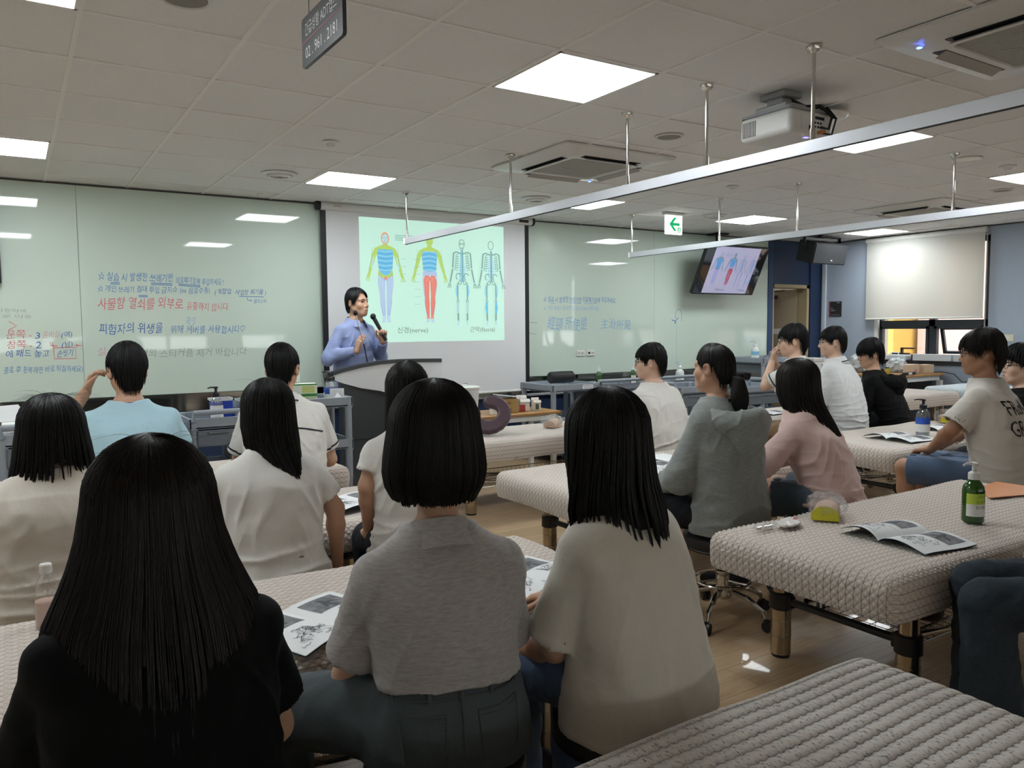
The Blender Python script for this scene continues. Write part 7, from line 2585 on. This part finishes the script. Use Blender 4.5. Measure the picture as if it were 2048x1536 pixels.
# ------------------------------------------------------------------ cushions
def u_cushion(x, y, z, rot, label, m_):
    rot = rot.to_matrix() if hasattr(rot, 'order') else rot
    t = thing('face_cushion', label, 'cushion', (x, y, z))
    G = SDF(A3(-.2, -.2, -.06), A3(.2, .2, .06), .008)
    pts = [(.115 * math.cos(R(a_)), .125 * math.sin(R(a_)), 0) for a_ in range(-140, 141, 20)]
    for a_, b_ in zip(pts, pts[1:]):
        G.un(rc(a_, b_, .052, .052), .01)
    G.cut(lambda x_, y_, z_: np.abs(z_) - .036)
    V, Q = G.mesh(3)
    V = V @ np.array(rot).T
    V[:, 2] -= V[:, 2].min()
    link('padding', np_mesh('padding', V, Q, [m_]), t)
    return t
from mathutils import Euler
u_cushion(3.16, 5.30, Z0, Matrix.Rotation(R(-33), 3, 'Z') @ Matrix.Rotation(R(52), 3, 'X') @ Matrix.Rotation(R(-48), 3, 'Z'), 'purple-brown U-shaped face cushion leaning at the end of the far bed', mat('plum_vinyl', '#4a3640', .42))
# bolster on the open cart
t = thing('bolster', 'black cylindrical bolster lying on the open cart', 'bolster', (4.86, 6.66, .815))
MB().lathe([(0, -.15), (.05, -.15), (.062, -.135), (.064, 0), (.062, .135), (.05, .15), (0, .15)], 28, M=Matrix.Translation((0, 0, .067)) @ Matrix.Rotation(R(90), 4, 'Y')).build('padding', M_BLACKVINYL, t)
t = thing('bolster', 'black bolster stowed on the wire basket under the near right bed', 'bolster', (3.2, 1.86, .185))
MB().lathe([(0, -.2), (.06, -.2), (.072, -.185), (.074, 0), (.072, .185), (.06, .2), (0, .2)], 28, M=Matrix.Translation((0, 0, .078)) @ Matrix.Rotation(R(90), 4, 'Y')).build('padding', M_BLACKVINYL, t)
u_cushion(3.05, 1.66, .264, Euler((0, 0, R(60))), 'dark plum face cushion stowed under the near right bed', mat('dark_plum_vinyl', '#2a2026', .45))

# ------------------------------------------------------------------ boxes and clutter
def box_thing(name, label, cat, x, y, z, sx, sy, sz, col, rz=0, stripes=(), group=None, open_=False, text=None, rough=.6):
    t = thing(name, label, cat, (x, y, z), rz, group)
    c = MB()
    e = .003
    if open_:
        c.box((-sx / 2, -sy / 2, 0), (sx / 2, sy / 2, e))
        c.box((-sx / 2, -sy / 2, 0), (sx / 2, -sy / 2 + e, sz)).box((-sx / 2, sy / 2 - e, 0), (sx / 2, sy / 2, sz))
        c.box((-sx / 2, -sy / 2, 0), (-sx / 2 + e, sy / 2, sz)).box((sx / 2 - e, -sy / 2, 0), (sx / 2, sy / 2, sz))
    else:
        c.box((-sx / 2, -sy / 2, 0), (sx / 2, sy / 2, sz), bev=.0015)
    c.build('carton', mat('carton_' + col.strip('#'), col, rough), t)
    if open_:
        f = MB().box((-sx / 2, 0, 0), (sx / 2, sy * .42, e), M=Matrix.Translation((0, sy / 2, sz)) @ Matrix.Rotation(R(62), 4, 'X'))
        f.box((-sx / 2, -sy * .42, 0), (sx / 2, 0, e), M=Matrix.Translation((0, -sy / 2, sz)) @ Matrix.Rotation(R(55), 4, 'X'))
        f.build('flaps', mat('carton_' + col.strip('#'), col), t)
    for z0, z1, x0, x1, sc in stripes:
        MB().box((-sx / 2 + x0 * sx, -sy / 2 - .0012, z0 * sz), (-sx / 2 + x1 * sx, -sy / 2 + .0005, z1 * sz)).build('printed_panel', mat('print_' + sc.strip('#'), sc, .55), t, smooth=False)
    if text:
        w_ = MB()
        fit_text(w_, text, -sx * .38, sx * .38, sz * .45, sz * .14, frame(Vector((0, -sy / 2 - .002, 0)), (1, 0, 0), (0, 0, 1)), 0, 0)
        w_.build('lettering', M_PRINTD, t, smooth=False)
    return t
# side table with clutter between the lectern and the open cart
t = thing('side_table', 'small oak-topped table with cartons behind the bed with the purple cushion', 'table', (3.85, 6.20, 0))
MB().box((-.5, -.24, .592), (.5, .24, .62), bev=.006).build('table_top', mat('oak_top', '#a77b48', .4, nscale=5, namt=.1), t)
MB().box((-.46, -.21, .54), (.46, .21, .592)).build('apron', M_WHITE, t)
for sx in (-1, 1):
    for sy in (-1, 1):
        MB().box((sx * .44 - .02, sy * .19 - .02, 0), (sx * .44 + .02, sy * .19 + .02, .54)).build('leg', M_WHITE, t)
TT = .622
t = thing('bucket', 'white lidded bucket partly hidden behind the black bob', 'bucket', (3.45, 6.22, TT))
MB().lathe([(0, 0), (.115, 0), (.135, .23), (.13, .235), (0, .235)], 32).build('pail', M_WHITEB, t)
MB().lathe([(0, .236), (.142, .236), (.144, .25), (.13, .256), (.03, .26), (.028, .275), (0, .276)], 32).build('lid', M_WHITE, t)
box_thing('cardboard_box', 'brown cardboard box on the small oak table', 'box', 3.84, 6.12, TT, .17, .15, .13, '#a8854f', R(-14), ((0, .35, .35, .65, '#8a6a38'), (.62, .80, .35, .6, '#7d602f')))
box_thing('medicine_carton', 'white carton with an orange corner left of the cardboard box', 'box', 3.68, 6.04, TT, .11, .07, .105, '#ded5cd', R(-10), ((0, .32, .55, 1, '#d39a3c'), (.45, .75, .15, .7, '#d8c0b4')))
box_thing('open_carton', 'white carton with raised flap and red panel right of the cardboard box', 'box', 4.03, 6.13, TT, .10, .08, .115, '#ded9d2', R(-12), ((0, .55, .0, .55, '#b03a2e'),), open_=True)
box_thing('open_carton', 'small white carton with black print at the end of the oak table', 'box', 4.17, 6.12, TT, .075, .06, .095, '#ddd6cc', R(-16), ((.1, .65, .3, .75, '#40584a'),), open_=True)
o = tag(MB().box((-.11, -.07, 0), (.11, .07, .008), M=Matrix.Rotation(R(8), 4, 'Y')).build('paper_stack', M_PAPER, loc=(3.84, 6.12, TT + .15)), 'white papers lying on the cardboard box', 'paper')
# tissue boxes and wipes on the cart by the lectern
for k, (x_, y_, z_, lab) in enumerate(((1.86, 5.93, 0, 'green and white tissue box, bottom of the front pair on the lectern cart'), (1.86, 5.93, .088, 'green and white tissue box, top of the front pair on the lectern cart'), (1.77, 6.07, .088 * 2, 'green tissue box on top of the back pile on the lectern cart'), (1.77, 6.07, 0, 'green and white tissue box, bottom of the back pile'), (1.77, 6.07, .088, 'green and white tissue box, middle of the back pile'))):
    box_thing('tissue_box', lab, 'tissue box', x_, y_, CT + z_, .21, .115, .085, '#dfe4da', R(-6), ((.88, 1.0, 0, 1, '#3f8f3c'), (.2, .8, .45, .9, '#c5cf7e'), (0, .12, 0, 1, '#3f8f3c')) if k != 2 else ((.1, 1.0, .0, .6, '#4f9a34'), (.3, .7, .15, .45, '#dfe6df')), group='tissue boxes on the lectern cart')
t = thing('napkin_holder', 'white folded paper napkins at the right end of the lectern cart', 'napkins', (2.12, 5.865, CT), R(-5))
MB().box((-.055, .01, 0), (.055, .022, .125)).prism([(-.05, -.012), (.045, -.012), (.045, -.006), (-.05, -.006)], 0, .04).add([(-.05, -.03, .03), (.05, -.02, .03), (.0, .005, .095)], [(0, 1, 2)]).build('napkins', M_PAPER, t, smooth=False)
t = thing('shoulder_bag', 'black bag with grey pouch on the middle shelf of the lectern cart', 'bag', (1.92, 6.0, .488))
film_bag('bag_body', t, (0, 0, .10), (.17, .12, .10), 8, mat('black_nylon', '#16171a', .6))
film_bag('pouch', t, (.03, -.11, .045), (.09, .05, .045), 9, mat('grey_pouch', '#85888c', .4))
# things on the left carts
box_thing('white_box', 'white box with printed katakana at the left edge', 'box', -.005, 5.62, .738, .15, .16, .115, '#e0e0de', 0, text='ーデバッグ')
t = thing('folded_box', 'white roof-shaped folded carton against the whiteboard at the left edge', 'box', (-.05, 5.75, .855))
MB().add([(-.14, -.06, 0), (.12, -.06, 0), (.12, .06, 0), (-.14, .06, 0), (-.12, 0, .09), (.06, 0, .10)], [(0, 1, 5, 4), (2, 3, 4, 5), (1, 2, 5), (3, 0, 4), (0, 3, 2, 1)]).build('carton', M_PAPER, t, smooth=False)
box_thing('cardboard_box', 'brown cardboard box beside the light blue shoulder', 'box', .70, 5.72, .738, .19, .14, .10, '#a98a66', R(5))
t = thing('plastic_bag', 'crumpled clear bag in the cardboard box beside the light blue shoulder', 'bag', (.66, 5.72, .84))
film_bag('bag_film', t, (0, 0, .056), (.10, .06, .055), 10)
box_thing('tray', 'long white tray on the left cart behind the light blue T-shirt', 'tray', .42, 5.84, .738, .34, .16, .09, '#e2e3e2')
t = thing('bin', 'blue plastic bin on the cart left of the long straight hair', 'bin', (1.27, 5.98, .738))
MB().prism([(-.07, -.07), (.07, -.07), (.07, .07), (-.07, .07)], 0, .16, bev=.008).build('tub', mat('cobalt_plastic', '#1c3fae', .4), t)
MB().box((-.078, -.078, .155), (.078, -.068, .172)).box((-.078, .068, .155), (.078, .078, .172)).box((-.078, -.078, .155), (-.068, .078, .172)).box((.068, -.078, .155), (.078, .078, .172)).build('rim', M_WHITE, t)
# table by the window with clutter
t = thing('work_table', 'oak-topped white-legged table under the window', 'table', (9.55, 6.05, 0))
MB().box((-.50, -.60, .752), (.50, .60, .78), bev=.004).build('table_top', mat('oak_top', '#a77b48'), t)
MB().box((-.46, -.56, .69), (.46, .56, .752)).build('apron', M_WHITE, t)
for sx in (-1, 1):
    for sy in (-1, 1):
        MB().box((sx * .46 - .03, sy * .56 - .03, 0), (sx * .46 + .03, sy * .56 + .03, .69)).build('leg', M_WHITE, t)
MB().box((.40, -.50, .1), (.42, .50, .69)).build('back_panel', mat('table_panel', '#5b6068', .6), t)
WT = .782
for k, (x_, y_, r_, lab) in enumerate(((9.45, 6.22, (.17, .15, .12), 'large heap of crumpled clear plastic on the window table'), (9.30, 5.98, (.10, .09, .06), 'white crumpled plastic bag at the front of the window table'), (9.76, 5.92, (.12, .11, .09), 'pale plastic bag behind the yellow jar on the window table'))):
    t = thing('plastic_bag', lab, 'bag', (x_, y_, WT))
    film_bag('bag_film', t, (0, 0, r_[2] * .975), r_, 20 + k, mat('frosted_film', '#cfd6da', .3, trans=.25))
t = thing('jar', 'yellow jar with a dark lid on the window table', 'jar', (9.33, 5.78, WT))
MB().lathe([(0, 0), (.035, 0), (.037, .05), (.030, .07), (0, .07)], 20).build('jar_body', mat('yellow_jar', '#a8952a', .3), t)
MB().lathe([(0, .07), (.024, .07), (.024, .085), (0, .085)], 18).build('lid', M_DARK, t)
box_thing('carton', 'beige carton with a pink print on the window table', 'box', 9.55, 5.60, WT, .20, .13, .12, '#cbb29a', R(12), ((.15, .5, .1, .6, '#c98a80'),))
box_thing('carton', 'torn beige carton at the wall end of the window table', 'box', 9.80, 5.57, WT, .20, .12, .11, '#c4ab90', R(-4))
t = thing('staple_gun', 'black and white cable rack lying on the window table', 'tool', (9.30, 5.49, WT), R(5))
MB().box((-.12, -.02, 0), (.16, .02, .035), bev=.006).build('handle', M_DARK, t)
MB().box((-.03, -.022, .005), (.06, -.0195, .03)).build('white_strip', M_WHITE, t)
box_thing('storage_box', 'grey-white storage box on the window sill, left one', 'box', WX - .10, 5.60, ZW0 + .002, .1, .50, .085, '#b9bcbf')
box_thing('storage_box', 'grey-white storage box on the window sill, right one', 'box', WX - .10, 5.12, ZW0 + .002, .1, .40, .085, '#b3b6ba')
t = thing('carry_case', 'clear-lidded case with a white handle on the window sill', 'case', (WX - .12, 6.12, ZW0 + .002))
MB().box((-.07, -.2, 0), (.07, .2, .07), bev=.01).build('case_body', mat('pale_case', '#c3cacd', .3), t)
MB().tube([(0, -.06, .07), (0, -.05, .10), (0, .05, .10), (0, .06, .07)], .006, 8).build('handle', M_WHITE, t)
t = thing('waste_bin', 'white tall bin at the left end of the window table', 'bin', (9.36, 6.92, 0))
MB().box((-.12, -.12, 0), (.12, .12, .92), bev=.02).build('bin_body', M_WHITEB, t)
MB().box((-.125, -.125, .90), (.125, .125, .955), bev=.01).build('lid', mat('bin_lid', '#c3c2bc', .4), t)
t = thing('power_cord', 'black power cord with plugs hanging by the window wall', 'cord', (10.02, 5.50, WT + .008))
MB().tube([(-.15, .05, .004), (0, -.05, .004), (.05, -.16, -.02), (.06, -.26, -.12), (.09, -.36, -.10), (.10, -.48, -.06), (.105, -.56, .06), (.105, -.58, .10)], .006, 8).build('cable', M_DARK, t)
MB().box((.05, -.44, -.105), (.11, -.36, -.06), bev=.01).build('plug_block', M_DARK, t)
MB().box((.08, -.62, .06), (.12, -.56, .12), bev=.006).build('plug', M_DARK, t)
t = thing('wall_socket', 'small cream wall plate at the right edge above the curly head', 'socket', (WX, 4.75, 1.23))
MB().box((-.012, -.06, -.04), (0, .06, .04), bev=.003).build('plate', mat('cream_plate', '#d5cfae', .5), t)
MB().box((-.014, -.02, -.015), (-.011, .02, .015)).build('switch', M_WHITE, t)
# label on the open cart
o = MB().box((-.07, -.0015, -.022), (.07, 0, .022)).build('paper_label', M_PAPER, loc=(5.05, 6.449, .785))
tag(o, 'paper label taped to the front of the open cart', 'label')
for q in (('배드 물품바구니', -.06, .06, .003), ('사용 후 정리', -.055, .05, -.016)):
    w = MB()
    fit_text(w, *q, .013, frame(Vector((0, -.002, 0)), (1, 0, 0), (0, 0, 1)), 0, 0)
    w.build('lettering', M_PRINTD, o, smooth=False)

# lettering on the pale grey T-shirt
gt, rig = INFO['graf']
SVg = rig['SV']
cSg = float(np.interp(rig['NB'] - .07, rig['zs'], rig['cy']))
def on_shirt(body, x0, x1, z0, h_, slant=0.0, rot=0.0):
    v, f = text_arrays(body, 1.0)
    xs = [p_[0] for p_ in v]
    ys = [p_[1] for p_ in v]
    o = []
    for p_ in v:
        u = (p_[0] - min(xs)) / (max(xs) - min(xs))
        w_ = (p_[1] - min(ys)) / (max(ys) - min(ys))
        x_ = x0 + (x1 - x0) * u + slant * w_
        z_ = z0 + h_ * w_ + rot * u
        o.append(on_back(SVg, -x_ * -1, z_, cSg, .004))
    return o, f
for tx, x0, x1, dz, h_ in (('FRoNG', -.15, .13, -.165, .085), ('GRiAL', -.15, .13, -.285, .09)):
    o, f = on_shirt(tx, x0, x1, rig['NB'] + dz, h_, -.02, .0)
    MB().add(o, f).build('shirt_lettering', mat('shirt_ink', '#17171a', .8), gt, smooth=False)
